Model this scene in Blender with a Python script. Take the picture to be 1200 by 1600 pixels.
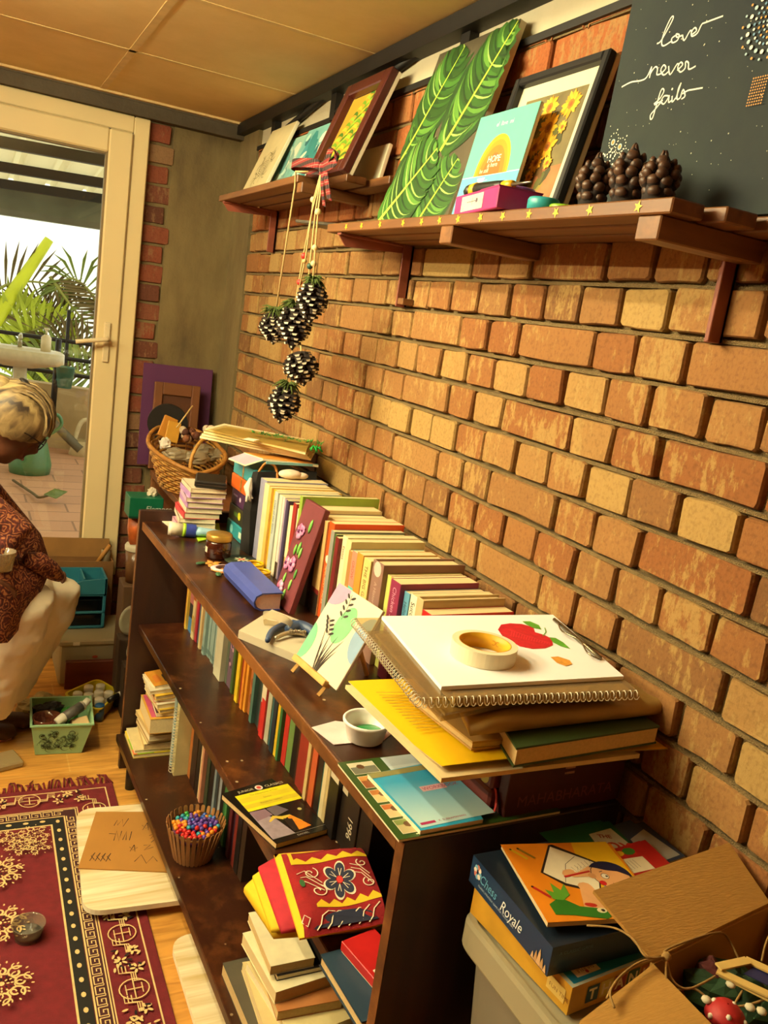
import bpy, math, random
from mathutils import Matrix, Vector, noise
random.seed(7)
for _o in list(bpy.data.objects): bpy.data.objects.remove(_o)
SC = bpy.context.scene
COL = SC.collection
PI = math.pi
# ------------------------------------------------------------------ camera
CAMR = Matrix(((0.89152966, -0.43008597, 0.14212994), (0.03213024, -0.25294277, -0.96694757), (0.45182133, 0.86662911, -0.21168722)))
FPX = 1322.352
CAMP = Vector((-1.0, 0.0, 1.54))
cam = bpy.data.cameras.new('camera'); cam_o = bpy.data.objects.new('camera', cam); COL.objects.link(cam_o)
cam.sensor_fit = 'VERTICAL'; cam.sensor_height = 24.0; cam.lens = FPX / 1600 * 24.0
cam.clip_start = 0.02; cam.clip_end = 200
_r, _d, _f = (Vector(CAMR[i]) for i in range(3))
cam_o.matrix_world = Matrix(((_r.x, -_d.x, -_f.x, CAMP.x), (_r.y, -_d.y, -_f.y, CAMP.y), (_r.z, -_d.z, -_f.z, CAMP.z), (0, 0, 0, 1)))
SC.camera = cam_o
# ------------------------------------------------------------------ light
SC.view_settings.view_transform = 'Standard'
SC.view_settings.look = 'None'
SC.view_settings.exposure = 0.0
SC.view_settings.gamma = 1.0
SC.view_settings.use_curve_mapping = False
W = bpy.data.worlds.new('sky'); SC.world = W; W.use_nodes = True
_bg = W.node_tree.nodes['Background']
_bg.inputs['Color'].default_value = (1.0, 0.97, 0.86, 1); _bg.inputs['Strength'].default_value = 1.9
def area_lamp(name, loc, sx, sy, power, col, rot=(0, 0, 0)):
    l = bpy.data.lights.new(name, 'AREA'); l.shape = 'RECTANGLE'; l.size = sx; l.size_y = sy
    l.energy = power; l.color = col
    o = bpy.data.objects.new(name, l); COL.objects.link(o); o.location = loc; o.rotation_euler = rot
    return o
WARM = (1.0, 0.905, 0.555)
def bulb(name, loc, power, rad, col=WARM):
    l = bpy.data.lights.new(name, 'POINT'); l.energy = power; l.color = col; l.shadow_soft_size = rad
    o = bpy.data.objects.new(name, l); COL.objects.link(o); o.location = loc
    return o
# (two warm ceiling tubes and a last one, added as unseen fill, are built further down, with the room)
TUBES = ((-1.15, 1.32, 2.40, 240.0), (-1.75, 1.25, 2.30, 270.0), (-2.6, 1.00, 2.20, 500.0))
# ------------------------------------------------------------------ rays through the photograph onto real planes
def ray(px, py):
    v = Vector((px - 600.0, py - 800.0, FPX)); return Vector(sum((Vector(CAMR[i]) * v[i] for i in range(3)), Vector()))
def WX(px, py, x=0.0):
    r = ray(px, py); return CAMP + r * ((x - CAMP.x) / r.x)
def WY(px, py, y):
    r = ray(px, py); return CAMP + r * ((y - CAMP.y) / r.y)
def WZ(px, py, z=0.0):
    r = ray(px, py); return CAMP + r * ((z - CAMP.z) / r.z)
# ------------------------------------------------------------------ materials
def lin(c): return c / 12.92 if c <= 0.04045 else ((c + 0.055) / 1.055) ** 2.4
def rgb(h):
    h = h.lstrip('#'); return tuple(lin(int(h[i:i + 2], 16) / 255) for i in (0, 2, 4))
_mc = {}
def M(col, rough=.6, metal=0.0, var=.10, sc=25.0, bump=0.0, bs=120.0, alpha=1.0, coat=0.0, stretch=None):
    key = (col, rough, metal, var, sc, bump, bs, alpha, coat, stretch)
    if key in _mc: return _mc[key]
    m = bpy.data.materials.new('m_' + col.lstrip('#') + '_%d' % len(_mc)); m.use_nodes = True
    nt = m.node_tree; b = nt.nodes['Principled BSDF']
    c = rgb(col)
    b.inputs['Roughness'].default_value = rough; b.inputs['Metallic'].default_value = metal
    if coat: b.inputs['Coat Weight'].default_value = coat; b.inputs['Coat Roughness'].default_value = .15
    tc = nt.nodes.new('ShaderNodeTexCoord'); vec = tc.outputs['Object']
    if stretch:
        mp = nt.nodes.new('ShaderNodeMapping'); mp.inputs['Scale'].default_value = stretch
        nt.links.new(vec, mp.inputs['Vector']); vec = mp.outputs['Vector']
    n = nt.nodes.new('ShaderNodeTexNoise'); n.inputs['Scale'].default_value = sc; n.inputs['Detail'].default_value = 5
    nt.links.new(vec, n.inputs['Vector'])
    cr = nt.nodes.new('ShaderNodeValToRGB')
    cr.color_ramp.elements[0].position = .3; cr.color_ramp.elements[1].position = .7
    cr.color_ramp.elements[0].color = tuple(x * (1 - var) for x in c) + (1,)
    cr.color_ramp.elements[1].color = tuple(min(1, x * (1 + var)) for x in c) + (1,)
    nt.links.new(n.outputs['Fac'], cr.inputs['Fac']); nt.links.new(cr.outputs['Color'], b.inputs['Base Color'])
    if bump:
        n2 = nt.nodes.new('ShaderNodeTexNoise'); n2.inputs['Scale'].default_value = bs; n2.inputs['Detail'].default_value = 3
        nt.links.new(vec, n2.inputs['Vector'])
        bp = nt.nodes.new('ShaderNodeBump'); bp.inputs['Strength'].default_value = bump; bp.inputs['Distance'].default_value = .01
        nt.links.new(n2.outputs['Fac'], bp.inputs['Height']); nt.links.new(bp.outputs['Normal'], b.inputs['Normal'])
    if alpha < 1: b.inputs['Alpha'].default_value = alpha
    _mc[key] = m; return m
def nodes_mat(name):
    m = bpy.data.materials.new(name); m.use_nodes = True; nt = m.node_tree
    return m, nt, nt.nodes['Principled BSDF'], lambda t: nt.nodes.new('ShaderNode' + t), lambda a, b: nt.links.new(a, b)
def ramp(nd, stops):
    e = nd.color_ramp.elements
    while len(e) < len(stops): e.new(.5)
    for q, (p, c) in zip(e, stops): q.position = p; q.color = tuple(c) + (1,)
    return nd
def clear_mat(name, tint, gloss=.08, rough=.05, diff=0.0, dcol='#ffffff'):
    m, nt, b, N, L = nodes_mat(name); nt.nodes.remove(b)
    t = N('BsdfTransparent'); t.inputs['Color'].default_value = rgb(tint) + (1,)
    g = N('BsdfGlossy'); g.inputs['Roughness'].default_value = rough
    mx = N('MixShader'); mx.inputs['Fac'].default_value = gloss
    L(t.outputs[0], mx.inputs[1]); L(g.outputs[0], mx.inputs[2]); last = mx
    if diff:
        d = N('BsdfDiffuse'); d.inputs['Color'].default_value = rgb(dcol) + (1,)
        m2 = N('MixShader'); m2.inputs['Fac'].default_value = diff
        L(last.outputs[0], m2.inputs[1]); L(d.outputs[0], m2.inputs[2]); last = m2
    L(last.outputs[0], nt.nodes['Material Output'].inputs['Surface']); return m
# ------------------------------------------------------------------ geometry collector
def fr(o, x, y):
    x = Vector(x).normalized(); y = Vector(y); z = x.cross(y).normalized(); y = z.cross(x); o = Vector(o)
    return Matrix(((x.x, y.x, z.x, o.x), (x.y, y.y, z.y, o.y), (x.z, y.z, z.z, o.z), (0, 0, 0, 1)))
def rz(a): return Matrix.Rotation(a, 4, 'Z')
def rx(a): return Matrix.Rotation(a, 4, 'X')
def ry(a): return Matrix.Rotation(a, 4, 'Y')
def tr(x, y, z): return Matrix.Translation((x, y, z))
WM = {}
class G:
    def __init__(s, T=None): s.V = []; s.F = []; s.MI = []; s.S = []; s.mats = []; s.T = T or Matrix(); s.zl = .0003
    def add(s, vs, fs, m, smooth=False):
        if m not in s.mats: s.mats.append(m)
        k = s.mats.index(m); b = len(s.V)
        s.V += [s.T @ Vector(v) for v in vs]
        for f in fs: s.F.append([b + i for i in f]); s.MI.append(k); s.S.append(smooth)
        return s
    def box(s, x0, x1, y0, y1, z0, z1, m, b=0.0):
        if b <= 0:
            v = [(x, y, z) for x in (x0, x1) for y in (y0, y1) for z in (z0, z1)]
            return s.add(v, [(0, 1, 3, 2), (4, 6, 7, 5), (0, 4, 5, 1), (2, 3, 7, 6), (0, 2, 6, 4), (1, 5, 7, 3)], m)
        b = min(b, (x1 - x0) * .45, (y1 - y0) * .45, (z1 - z0) * .45)
        v = []; ix = {}
        X = (x0, x1); Y = (y0, y1); Z = (z0, z1)
        for i in (0, 1):
            for j in (0, 1):
                for k in (0, 1):
                    sx, sy, sz = (b if i == 0 else -b), (b if j == 0 else -b), (b if k == 0 else -b)
                    for a in range(3):
                        p = [X[i] + sx, Y[j] + sy, Z[k] + sz]; p[a] = (X[i], Y[j], Z[k])[a]
                        ix[i, j, k, a] = len(v); v.append(p)
        f = []
        for i in (0, 1):
            q = [ix[i, j, k, 0] for j, k in ((0, 0), (0, 1), (1, 1), (1, 0))]; f.append(q if i == 0 else q[::-1])
            q = [ix[j, i, k, 1] for j, k in ((0, 0), (1, 0), (1, 1), (0, 1))]; f.append(q if i == 0 else q[::-1])
            q = [ix[j, k, i, 2] for j, k in ((0, 0), (0, 1), (1, 1), (1, 0))]; f.append(q if i == 0 else q[::-1])
        c = Vector(((x0 + x1) / 2, (y0 + y1) / 2, (z0 + z1) / 2))
        def of(q):
            p = [Vector(v[t]) for t in q]; n = (p[1] - p[0]).cross(p[2] - p[0]); mid = sum(p, Vector()) / len(p)
            f.append(q if n.dot(mid - c) > 0 else q[::-1])
        for i in (0, 1):
            for j in (0, 1):
                of([ix[i, j, 0, 0], ix[i, j, 1, 0], ix[i, j, 1, 1], ix[i, j, 0, 1]])
                of([ix[i, 0, j, 0], ix[i, 1, j, 0], ix[i, 1, j, 2], ix[i, 0, j, 2]])
                of([ix[0, i, j, 1], ix[1, i, j, 1], ix[1, i, j, 2], ix[0, i, j, 2]])
                for k in (0, 1): of([ix[i, j, k, 0], ix[i, j, k, 1], ix[i, j, k, 2]])
        return s.add(v, f, m)
    def quad(s, pts, m): return s.add(pts, [tuple(range(len(pts)))], m)
    def slab(s, pts, h, m, m2=None):
        """closed plate: polygon pts (counter-clockwise seen from +normal) extruded by vector h"""
        n = len(pts); h = Vector(h); p = [Vector(q) for q in pts]
        s.add(p + [q + h for q in p], [tuple(range(n))[::-1]] + [(i, (i + 1) % n, n + (i + 1) % n, n + i) for i in range(n)], m)
        return s.add([q + h for q in p], [tuple(range(n))], m2 or m)
    def ring(s, rings, m, caps=(True, True), smooth=True, closed=True):
        n = len(rings[0]); v = [p for r in rings for p in r]; f = []
        for k in range(len(rings) - 1):
            for i in range(n if closed else n - 1):
                j = (i + 1) % n; f.append((k * n + i, k * n + j, (k + 1) * n + j, (k + 1) * n + i))
        if caps[0]: f.append(tuple(range(n))[::-1])
        if caps[1]: f.append(tuple((len(rings) - 1) * n + i for i in range(n)))
        return s.add(v, f, m, smooth)
    def tube(s, pts, r, m, n=8, caps=True, smooth=True, flat=1.0, closed=False):
        P = [Vector(p) for p in pts]; k = len(P)
        R = list(r) if isinstance(r, (list, tuple)) else [r] * k
        if len(R) != k:
            m0 = len(R) - 1; R = [R[int(i * m0 / (k - 1))] * (1 - (i * m0 / (k - 1)) % 1) + R[min(m0, int(i * m0 / (k - 1)) + 1)] * ((i * m0 / (k - 1)) % 1) for i in range(k)]
        t0 = (P[1] - P[0]).normalized(); up = Vector((0, 0, 1)) if abs(t0.z) < .9 else Vector((1, 0, 0))
        a = t0.cross(up).normalized(); rings = []
        for i in range(k):
            t = ((P[(i + 1) % k] - P[i - 1]) if closed else (P[min(i + 1, k - 1)] - P[max(i - 1, 0)]))
            t = t.normalized() if t.length > 1e-9 else t0
            a = (a - t * a.dot(t)); a = a.normalized() if a.length > 1e-6 else t.orthogonal().normalized(); b = t.cross(a)
            rings.append([P[i] + (a * math.cos(2 * PI * j / n) + b * math.sin(2 * PI * j / n) * flat) * R[i] for j in range(n)])
        if closed: rings.append(rings[0])
        return s.ring(rings, m, (caps and not closed,) * 2, smooth)
    def cyl(s, p0, p1, r0, m, r1=None, n=20, smooth=True):
        return s.tube([p0, p1], [r0, r0 if r1 is None else r1], m, n, True, smooth)
    def lathe(s, prof, m, n=28, c=(0, 0, 0), smooth=True, caps=(False, False), sx=1.0, sy=1.0):
        rings = [[(c[0] + r * sx * math.cos(2 * PI * j / n), c[1] + r * sy * math.sin(2 * PI * j / n), c[2] + z) for j in range(n)] for r, z in prof]
        return s.ring(rings, m, caps, smooth)
    def ball(s, c, r, m, nu=10, nv=7, sc=(1, 1, 1)):
        prof = [(max(1e-5, math.sin(PI * k / nv)), -math.cos(PI * k / nv)) for k in range(nv + 1)]
        rings = [[(c[0] + r * sc[0] * q * math.cos(2 * PI * j / nu), c[1] + r * sc[1] * q * math.sin(2 * PI * j / nu), c[2] + r * sc[2] * z) for j in range(nu)] for q, z in prof]
        return s.ring(rings, m, (True, True), True)
    # flat painting on the frame's xy plane
    def up(s): s.zl += .000012; return s.zl
    def P(s, pts, m):
        z = s.up(); a = sum(pts[i][0] * pts[(i + 1) % len(pts)][1] - pts[(i + 1) % len(pts)][0] * pts[i][1] for i in range(len(pts)))
        if a < 0: pts = pts[::-1]
        return s.add([(p[0], p[1], z) for p in pts], [tuple(range(len(pts)))], m)
    def Rt(s, x0, x1, y0, y1, m): return s.P([(x0, y0), (x1, y0), (x1, y1), (x0, y1)], m)
    def D(s, x, y, r, m, n=16, ry_=None, a0=0.0):
        ry_ = r if ry_ is None else ry_; ca, sa = math.cos(a0), math.sin(a0)
        q = [(r * math.cos(2 * PI * i / n), ry_ * math.sin(2 * PI * i / n)) for i in range(n)]
        return s.P([(x + u * ca - v * sa, y + u * sa + v * ca) for u, v in q], m)
    def St(s, pts, w, m):
        z = s.up(); P = [Vector((p[0], p[1])) for p in pts]; k = len(P)
        if k < 2: return s
        Wd = w if isinstance(w, (list, tuple)) else [w] * k; v = []
        for i in range(k):
            t = P[min(i + 1, k - 1)] - P[max(i - 1, 0)]
            t = t.normalized() if t.length > 1e-9 else Vector((1, 0)); n = Vector((-t.y, t.x)) * Wd[i] / 2
            v += [(P[i].x + n.x, P[i].y + n.y, z), (P[i].x - n.x, P[i].y - n.y, z)]
        return s.add(v, [(2 * i, 2 * i + 1, 2 * i + 3, 2 * i + 2) for i in range(k - 1)], m)
    def text(s, txt, x, y, size, m, align='LEFT', shear=0.0, sx=1.0, rot=0.0, bold=0.0, sp=1.0):
        vs, fs = glyphs(txt, align, shear, bold, sp); z = s.up(); ca, sa = math.cos(rot), math.sin(rot)
        q = [(a * size * sx, b * size) for a, b in vs]
        return s.add([(x + a * ca - b * sa, y + a * sa + b * ca, z) for a, b in q], fs, m)
    def mesh(s, name, inv=None):
        me = bpy.data.meshes.new(name); inv = inv or Matrix()
        me.from_pydata([inv @ v for v in s.V], [], s.F); 
        for m in s.mats: me.materials.append(m)
        me.polygons.foreach_set('material_index', s.MI); me.polygons.foreach_set('use_smooth', s.S); me.update()
        return me
    def build(s, name, parent=None):
        inv = WM[parent].inverted() if parent else Matrix()
        o = bpy.data.objects.new(name, s.mesh(name, inv)); COL.objects.link(o)
        if parent: o.parent = parent; WM[o] = WM[parent]
        else: WM[o] = Matrix()
        return o
    def top(s, name, loc, label, cat, group=None, kind=None):
        """a thing that is one mesh, its origin at loc"""
        inv = tr(*loc).inverted(); o = bpy.data.objects.new(name, s.mesh(name, inv)); COL.objects.link(o)
        o.location = loc; WM[o] = tr(*loc); tag(o, label, cat, group, kind); return o
_gl = {}
def glyphs(txt, align, shear, bold, sp):
    k = (txt, align, shear, bold, sp)
    if k in _gl: return _gl[k]
    cu = bpy.data.curves.new('t', 'FONT'); cu.body = txt; cu.align_x = align; cu.size = 1; cu.shear = shear; cu.offset = bold; cu.space_character = sp; cu.resolution_u = 3
    o = bpy.data.objects.new('t', cu); COL.objects.link(o)
    dg = bpy.context.evaluated_depsgraph_get(); e = o.evaluated_get(dg); me = e.to_mesh()
    r = ([(v.co.x, v.co.y) for v in me.vertices], [tuple(p.vertices) for p in me.polygons])
    e.to_mesh_clear(); bpy.data.objects.remove(o); bpy.data.curves.remove(cu); _gl[k] = r; return r
def tag(o, label=None, cat=None, group=None, kind=None):
    if label: o['label'] = label
    if cat: o['category'] = cat
    if group: o['group'] = group
    if kind: o['kind'] = kind
    return o
def thing(name, loc, label, cat, group=None, rot=None, kind=None):
    o = bpy.data.objects.new(name, None); COL.objects.link(o); o.empty_display_size = .05
    m = tr(*loc) @ (rot or Matrix()); o.matrix_world = m; WM[o] = m
    tag(o, label, cat, group, kind); return o
def struct(g, name):
    o = g.build(name); o['kind'] = 'structure'; return o
def bez(p0, p1, p2, n=8):
    return [tuple((1 - t) ** 2 * a + 2 * t * (1 - t) * b + t * t * c for a, b, c in zip(p0, p1, p2)) for t in (i / n for i in range(n + 1))]
def ch(pts, n=4):
    """smooth polyline through points"""
    P = [Vector(p) for p in pts]; out = []
    for i in range(len(P) - 1):
        a, b, c, d = P[max(i - 1, 0)], P[i], P[i + 1], P[min(i + 2, len(P) - 1)]
        for k in range(n):
            t = k / n
            out.append(.5 * ((2 * b) + (c - a) * t + (2 * a - 5 * b + 4 * c - d) * t * t + (3 * b - a - 3 * c + d) * t ** 3))
    return out + [P[-1]]
# ================================================================== setting
YB = 3.65; ZC = 2.245
def brick_mat(name, base, stain, dark, red):
    m, nt, b, N, L = nodes_mat(name)
    at = N('Attribute'); at.attribute_name = 'bv'
    tc = N('TexCoord')
    cr = ramp(N('ValToRGB'), [(0.0, rgb(dark)), (.25, rgb(base)), (.6, rgb(red)), (.8, rgb(base)), (1.0, rgb(stain))])
    L(at.outputs['Fac'], cr.inputs['Fac'])
    mp = N('Mapping'); mp.inputs['Scale'].default_value = (1, 1, .38); L(tc.outputs['Object'], mp.inputs['Vector'])
    n1 = N('TexNoise'); n1.inputs['Scale'].default_value = 58; n1.inputs['Detail'].default_value = 9; n1.inputs['Roughness'].default_value = .72; L(mp.outputs[0], n1.inputs['Vector'])
    n3 = N('TexNoise'); n3.inputs['Scale'].default_value = 5.5; n3.inputs['Detail'].default_value = 2; L(tc.outputs['Object'], n3.inputs['Vector'])
    ad = N('Math'); ad.operation = 'MULTIPLY_ADD'; ad.inputs[1].default_value = .55; L(n3.outputs['Fac'], ad.inputs[0]); L(n1.outputs['Fac'], ad.inputs[2])
    r1 = ramp(N('ValToRGB'), [(.80, (0, 0, 0)), (.88, (.75, .75, .75))]); L(ad.outputs[0], r1.inputs['Fac'])
    mx = N('MixRGB'); L(r1.outputs['Color'], mx.inputs['Fac']); L(cr.outputs['Color'], mx.inputs['Color1']); mx.inputs['Color2'].default_value = rgb(stain) + (1,)
    n2 = N('TexNoise'); n2.inputs['Scale'].default_value = 150; n2.inputs['Detail'].default_value = 8; L(tc.outputs['Object'], n2.inputs['Vector'])
    r2 = ramp(N('ValToRGB'), [(.25, (.66, .6, .54)), (.52, (1.04, 1.03, 1))]); L(n2.outputs['Fac'], r2.inputs['Fac'])
    m2 = N('MixRGB'); m2.blend_type = 'MULTIPLY'; m2.inputs['Fac'].default_value = .8; L(mx.outputs[0], m2.inputs['Color1']); L(r2.outputs['Color'], m2.inputs['Color2'])
    L(m2.outputs[0], b.inputs['Base Color']); b.inputs['Roughness'].default_value = .9
    bp = N('Bump'); bp.inputs['Strength'].default_value = .5; bp.inputs['Distance'].default_value = .006; L(ad.outputs[0], bp.inputs['Height']); L(bp.outputs[0], b.inputs['Normal'])
    return m
def rough_mat(name, c1, c2, sc, bump, dist, c3=None, stretch=(1, 1, 1)):
    m, nt, b, N, L = nodes_mat(name); tc = N('TexCoord'); mp = N('Mapping'); mp.inputs['Scale'].default_value = stretch; L(tc.outputs['Object'], mp.inputs['Vector'])
    n = N('TexNoise'); n.inputs['Scale'].default_value = sc; n.inputs['Detail'].default_value = 9; n.inputs['Roughness'].default_value = .65; L(mp.outputs[0], n.inputs['Vector'])
    st = [(.3, rgb(c1)), (.7, rgb(c2))]
    if c3: st = [(.28, rgb(c3)), (.42, rgb(c1)), (.7, rgb(c2))]
    cr = ramp(N('ValToRGB'), st); L(n.outputs['Fac'], cr.inputs['Fac']); L(cr.outputs['Color'], b.inputs['Base Color']); b.inputs['Roughness'].default_value = .92
    n2 = N('TexNoise'); n2.inputs['Scale'].default_value = sc * 8; n2.inputs['Detail'].default_value = 5; L(tc.outputs['Object'], n2.inputs['Vector'])
    bp = N('Bump'); bp.inputs['Strength'].default_value = bump; bp.inputs['Distance'].default_value = dist; L(n2.outputs['Fac'], bp.inputs['Height']); L(bp.outputs[0], b.inputs['Normal'])
    return m
BRICK = brick_mat('brick', '#966b3a', '#a8884e', '#704a26', '#875326')
BRICKO = brick_mat('brick_orange', '#955626', '#957242', '#77441f', '#934e1e')
BRICKR = brick_mat('brick_red', '#74402a', '#806040', '#4a281a', '#7d3c24')
MORTAR = rough_mat('mortar', '#8f764a', '#a78c5a', 60, 1.0, .012)
CONC = rough_mat('concrete', '#6c5c3a', '#7f6f48', 7, .5, .006, '#55472e', (1, 1, .35))
CONCD = rough_mat('concrete_beam', '#4a4132', '#5a5040', 8, .4, .006)
PLAST = rough_mat('plaster', '#b9ae90', '#c8bda0', 6, .3, .004)
WALLP = rough_mat('wall_paint', '#b5925c', '#bd9a64', 5, .1, .002); WALLB = rough_mat('wall_brown', '#6a4a2c', '#7a5634', 9, .3, .004)
class Bricks:
    def __init__(s, seed): s.rnd = random.Random(seed); s.v = []; s.f = []; s.a = []
    def brick(s, fm, w, h, d, val):
        """brick with its face on the frame's xy plane (z out), lower-left corner at the frame's origin"""
        R = s.rnd; c = .0022; j = lambda k: (R.random() - .5) * k; b = len(s.v); o = (R.random() - .6) * .007
        pr = [(c * 2, 0), (w * .5, j(.002)), (w - c * 2, 0), (w, c * 2), (w, h - c * 2), (w - c * 2, h), (w * .5, h + j(.002)), (c * 2, h), (0, h - c * 2), (0, c * 2)]
        pr = [(x + j(.0045), y + j(.004)) for x, y in pr]; n = len(pr); cx, cy = w / 2, h / 2
        for x, y in pr: s.v.append(fm @ Vector((x, y, -d)))
        for x, y in pr: s.v.append(fm @ Vector((x, y, o - .005)))
        for x, y in pr: s.v.append(fm @ Vector((cx + (x - cx) * (1 - .004 / w), cy + (y - cy) * (1 - .004 / h), o + j(.0016))))
        for k in (0, 1):
            for i in range(n): q = (i + 1) % n; s.f.append((b + k * n + i, b + k * n + q, b + (k + 1) * n + q, b + (k + 1) * n + i))
        s.f.append(tuple(b + 2 * n + i for i in range(n))); s.a += [val] * (2 * n + 1)
    def build(s, name, mats, extra=None, pick=None):
        me = bpy.data.meshes.new(name); nb = len(s.f)
        v = list(s.v); f = list(s.f); mi = [pick[i] for i in range(nb)] if pick else [0] * nb; a = list(s.a)
        if extra:
            b = len(v); v += extra.V; off = len(mats)
            for q, k in zip(extra.F, extra.MI): f.append(tuple(b + i for i in q)); mi.append(off + k); a.append(.5)
            mats = mats + extra.mats
        me.from_pydata(v, [], f)
        for m in mats: me.materials.append(m)
        me.polygons.foreach_set('material_index', mi)
        at = me.attributes.new('bv', 'FLOAT', 'FACE'); at.data.foreach_set('value', a)
        o = bpy.data.objects.new(name, me); COL.objects.link(o); WM[o] = Matrix(); o['kind'] = 'structure'; return o
ROWS = {-1: [2.996, 2.86, 2.624, 2.504, 2.375, 2.143, 2.024, 1.908, 1.679, 1.565, 1.445, 1.221, 1.106, 0.994],
 0: [3.169, 3.04, 2.781, 2.661, 2.542, 2.432, 2.321, 2.2, 2.082, 1.938, 1.851, 1.74, 1.623, 1.503, 1.386, 1.272, 1.16, 1.047, 0.862],
 1: [3.08, 2.948, 2.812, 2.657, 2.51, 2.386, 2.149, 2.037, 1.92, 1.678, 1.562, 1.449, 1.216, 1.106, 0.99, .76],
 2: [3.294, 3.177, 3.029, 2.885, 2.753, 2.578, 2.457, 2.335, 2.214, 2.103, 1.974, 1.867, 1.748, 1.634, 1.518, 1.396, 1.278, 1.159, 1.049, 0.929, 0.824],
 3: [3.25, 3.125, 3.001, 2.878, 2.757, 2.633, 2.517, 2.399, 2.149, 2.037, 1.912, 1.684, 1.577, 1.46, 1.23, 1.116, 1.006, 0.797],
 4: [3.17, 3.049, 2.922, 2.776, 2.576, 2.446, 2.322, 2.203, 2.089, 1.969, 1.852, 1.742, 1.627, 1.51, 1.389, 1.279, 1.168, 1.054, 0.94, 0.822],
 5: [3.226, 3.1, 2.945, 2.803, 2.64, 2.509, 2.399, 2.155, 2.043, 1.925, 1.689, 1.577, 1.466, 1.232, 1.118, 1.006, 0.777],
 6: [3.2, 3.072, 2.917, 2.741, 2.582, 2.437, 2.315, 2.193, 2.08, 1.957, 1.844, 1.728, 1.61, 1.499, 1.388, 1.276, 1.155, 1.046, 0.939, 0.829, 0.728],
 7: [3.2, 3.044, 2.889, 2.748, 2.585, 2.421, 2.157, 2.038, 1.931, 1.812, 1.687, 1.577, 1.469, 1.239, 1.128, 1.015, 0.786],
 8: [3.1, 2.862, 2.653, 2.469, 2.303, 2.155, 2.02, 1.898, 1.752, 1.561, 1.45, 1.303, 1.136, 0.995, 0.853, 0.741],
 9: [1.9, 1.79, 1.67, 1.44, 1.33, 1.213, .99, 0.91, 0.806, 0.691], 10: [1.4, 1.17, 1.052, 0.877, 0.751]}
def brick_wall():
    B = Bricks(3); R = B.rnd; PIT = .0768; pick = []
    for k in range(-7, 21):
        zb = 1.590 - PIT * k
        if zb + PIT < 0.0: break
        js = sorted(ROWS.get(k, []), reverse=True)
        top = 3.39; ys = []
        y = js[0] if js else top - R.random() * .1
        up = []
        while y < top: up.append(y); y += .116
        ys = [top] + sorted(up, reverse=True)
        for a in js:
            if a < ys[-1] - .02: ys.append(a)
        while ys[-1] > -2.15: ys.append(ys[-1] - (.116 if R.random() < .72 else .231) + (R.random() - .5) * .008)
        if ys[0] - ys[1] < .05: ys.pop(1)
        for a, b in zip(ys, ys[1:]):
            y1 = a - .004; y0 = b + .0075; h = PIT - .0108 + (R.random() - .5) * .003
            if y1 - y0 < .03: continue
            z = zb + .007 + (R.random() - .5) * .003
            fm = fr((0.0, y1, z), (0, -1, 0), (0, 0, 1))
            n0 = len(B.f); B.brick(fm, y1 - y0, min(h, 2.128 - z) if z + h > 2.128 else h, .022, R.random())
            pick += [1 if k < -2 else 0] * (len(B.f) - n0)
    e = G()
    for k in range(-7, 21):
        z = 1.590 - PIT * k
        if z > 0: e.box(.0035, .02, -2.2, 3.40, z - .0035, z + .0028, MORTAR)
    e.box(.017, .16, -2.2, 3.40, -.02, 2.13, MORTAR)
    e.box(-.004, .16, 3.40, YB + .1, -.02, 2.25, CONC)
    e.box(.012, .16, -2.2, 3.40, 2.13, 2.30, PLAST)
    return B.build('wall_right', [BRICK, BRICKO], e, pick)
brick_wall()
# dark steel roof angle running along the top of the brick wall
STEEL = M('#1c1815', .55, .3, .2, 20)
g = G()
g.box(-.035, .012, -2.2, 3.62, 2.205, ZC, STEEL); g.box(-.006, .012, -2.2, 3.40, 2.128, 2.143, STEEL)
for y in (3.2, 2.62, 1.84, 1.1, .3): g.box(-.012, .012, y - .02, y + .02, 2.13, ZC, STEEL)
for y0, y1 in ((2.60, 2.02), (3.18, 2.66)):
    g.tube([(-.001, y0, 2.15), (-.001, y1, 2.225)], .012, STEEL, 6)
struct(g, 'trim_1')
# back wall: brick pier, concrete column, lintel and the plaster left of the door
def back_wall():
    B = Bricks(11); R = B.rnd
    for k in range(-8, 21):
        zb = 1.575 - .0768 * k; z = zb + .006
        if z + .066 > 2.186 or zb < 0: continue
        w = (.088 if k % 2 else .106) + R.uniform(-.006, .006)
        B.brick(fr((-.372, YB, z), (1, 0, 0), (0, 0, 1)), w, .066, .016, R.random())
    e = G()
    e.box(-.40, -.27, YB + .010, YB + .2, 0, 2.19, CONC)
    e.box(-.272, .02, YB + .002, YB + .2, 0, 2.19, CONC)
    e.box(-3.3, -1.58, YB, YB + .2, 0, 2.25, WALLP); e.box(-1.58, -.372, YB, YB + .2, 0, .33, WALLP)
    e.box(-3.3, .02, YB - .05, YB + .2, 2.189, 2.25, CONCD); e.box(-3.3, .02, YB - .055, YB - .0501, 2.235, 2.25, CONCD)
    e.box(-1.58, -.372, YB + .05, YB + .2, 2.186, 2.19, CONCD)
    B.build('wall_back', [BRICKR], e)
back_wall()
g = G(); g.box(-3.4, -3.3, -2.3, YB + .2, 0, 2.25, WALLB); struct(g, 'wall_left')
g = G(); g.box(-3.4, .16, -2.3, -2.2, 0, 2.25, WALLB); struct(g, 'wall_front')
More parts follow.
